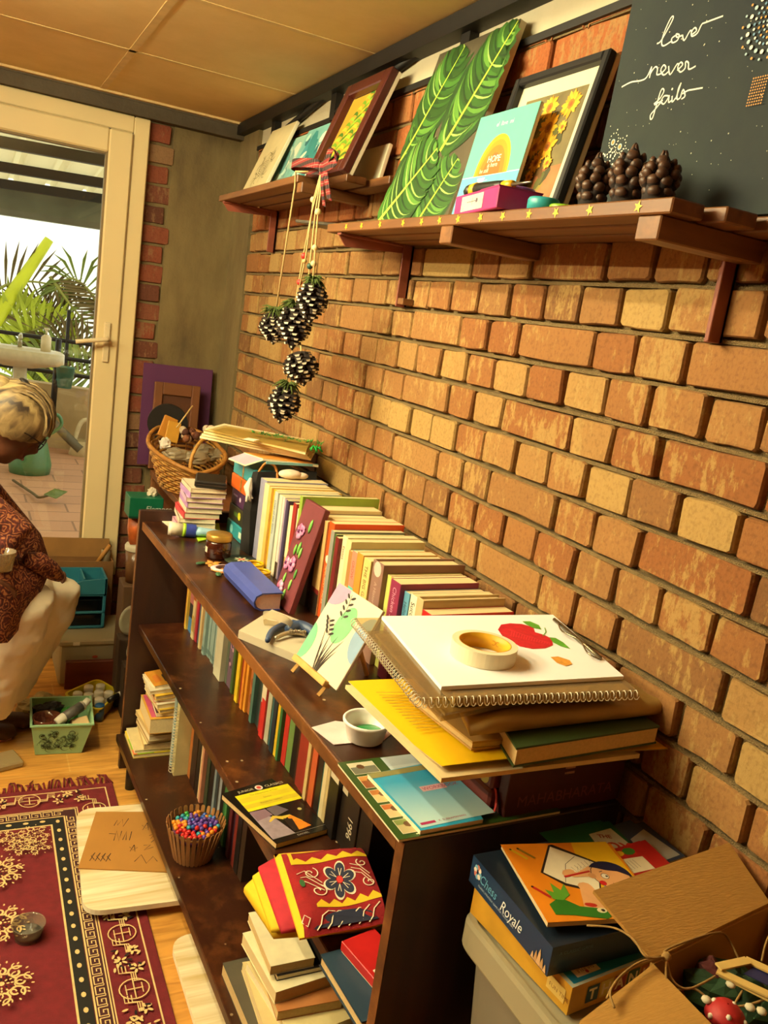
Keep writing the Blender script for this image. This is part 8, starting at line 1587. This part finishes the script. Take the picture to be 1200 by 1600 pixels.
    L([hip1.lerp(hip2, .5) + V_((0, 0, .0)), V_((-1.09, 2.77, .6)), chest, neck - V_((.02, 0, .07)), neck - V_((.005, 0, .045))], [.165, .155, .155, .105, .07]); 
    for s2, e_, w2 in ((sh1, el1, wr1), (sh2, el2, wr2)): L([chest + V_((0, (s2.y - chest.y) * .4, .05)), s2, s2.lerp(e_, .5), e_, e_.lerp(w2, .55), e_.lerp(w2, .78)], [.08, .078, .068, .062, .056, .052])
    for h_, k_ in ((hip1, k1), (hip2, k2)): L([h_ + V_((-.02, 0, .01)), h_.lerp(k_, .5) + V_((0, 0, .012)), h_.lerp(k_, .80) + V_((0, 0, .015))], [.128, .120, .100])
    ku = shape(g, 'tunic', .009, t, 5)
    # the tunic's front panel draped over the near thigh and its rolled hem on the far knee
    g = G(); P = [[WY(px, py, y) for px, py, y in r] for r in ([(-40, 850, 2.60), (0, 868, 2.60), (40, 872, 2.66), (72, 868, 2.76)], [(-40, 890, 2.545), (2, 895, 2.545), (46, 898, 2.60), (80, 892, 2.70)], [(-40, 930, 2.525), (0, 938, 2.525), (38, 932, 2.57), (62, 925, 2.66)], [(-40, 985, 2.54), (2, 985, 2.54), (24, 965, 2.57), (52, 948, 2.65)], [(-40, 1010, 2.56), (4, 1004, 2.56), (15, 1000, 2.58), (46, 960, 2.645)])]
    rows_ = [ch(r, 4) for r in P]; k = len(rows_[0]); vs = [p for r in rows_ for p in r]; nr = len(rows_); fs = [(j * k + i, j * k + i + 1, (j + 1) * k + i + 1, (j + 1) * k + i) for j in range(nr - 1) for i in range(k - 1)]; g.add(vs, fs, KU, True)
    o = g.build('tunic_panel', t); sm = o.modifiers.new('smooth', 'SUBSURF'); sm.levels = sm.render_levels = 2; so = o.modifiers.new('thick', 'SOLIDIFY'); so.thickness = .004; so.offset = 0
    g = G(); g.tube(ch([WY(40, 874, 2.62), WY(58, 878, 2.64), WY(78, 890, 2.68), WY(93, 902, 2.72)], 4), [.018, .032, .030, .016], KU, 12); g.build('rolled_hem', t)
    g = G(); a = WY(4, 874, 2.50); g.lathe([(.001, 0), (.027, 0), (.034, .052), (.0355, .055), (.033, .053), (.026, .004)], clear_mat('held_cup', '#d8ccb4', .15, .1, .35, '#b8a88c'), 24, a - V_((0, 0, .03))); g.top('plastic_cup', tuple(a - V_((0, 0, .03))), 'clear plastic cup held in the lap of the seated person', 'cup')
    g = G(); ST = wood('stool_wood', '#4a2a18', '#6a3e22', (8, 8, 2)); g.cyl((-1.16, 2.79, .275), (-1.16, 2.79, .300), .17, ST, n=28); t2 = thing('stool', (-1.16, 2.79, 0), 'low round wooden stool under the seated person, at the left edge', 'stool'); g.build('seat', t2)
    for k in range(4): a = PI / 4 + k * PI / 2; g = G(); g.cyl((-1.16 + .14 * math.cos(a), 2.79 + .14 * math.sin(a), 0), (-1.16 + .10 * math.cos(a), 2.79 + .10 * math.sin(a), .275), .016, ST); g.build('leg', t2)
person()
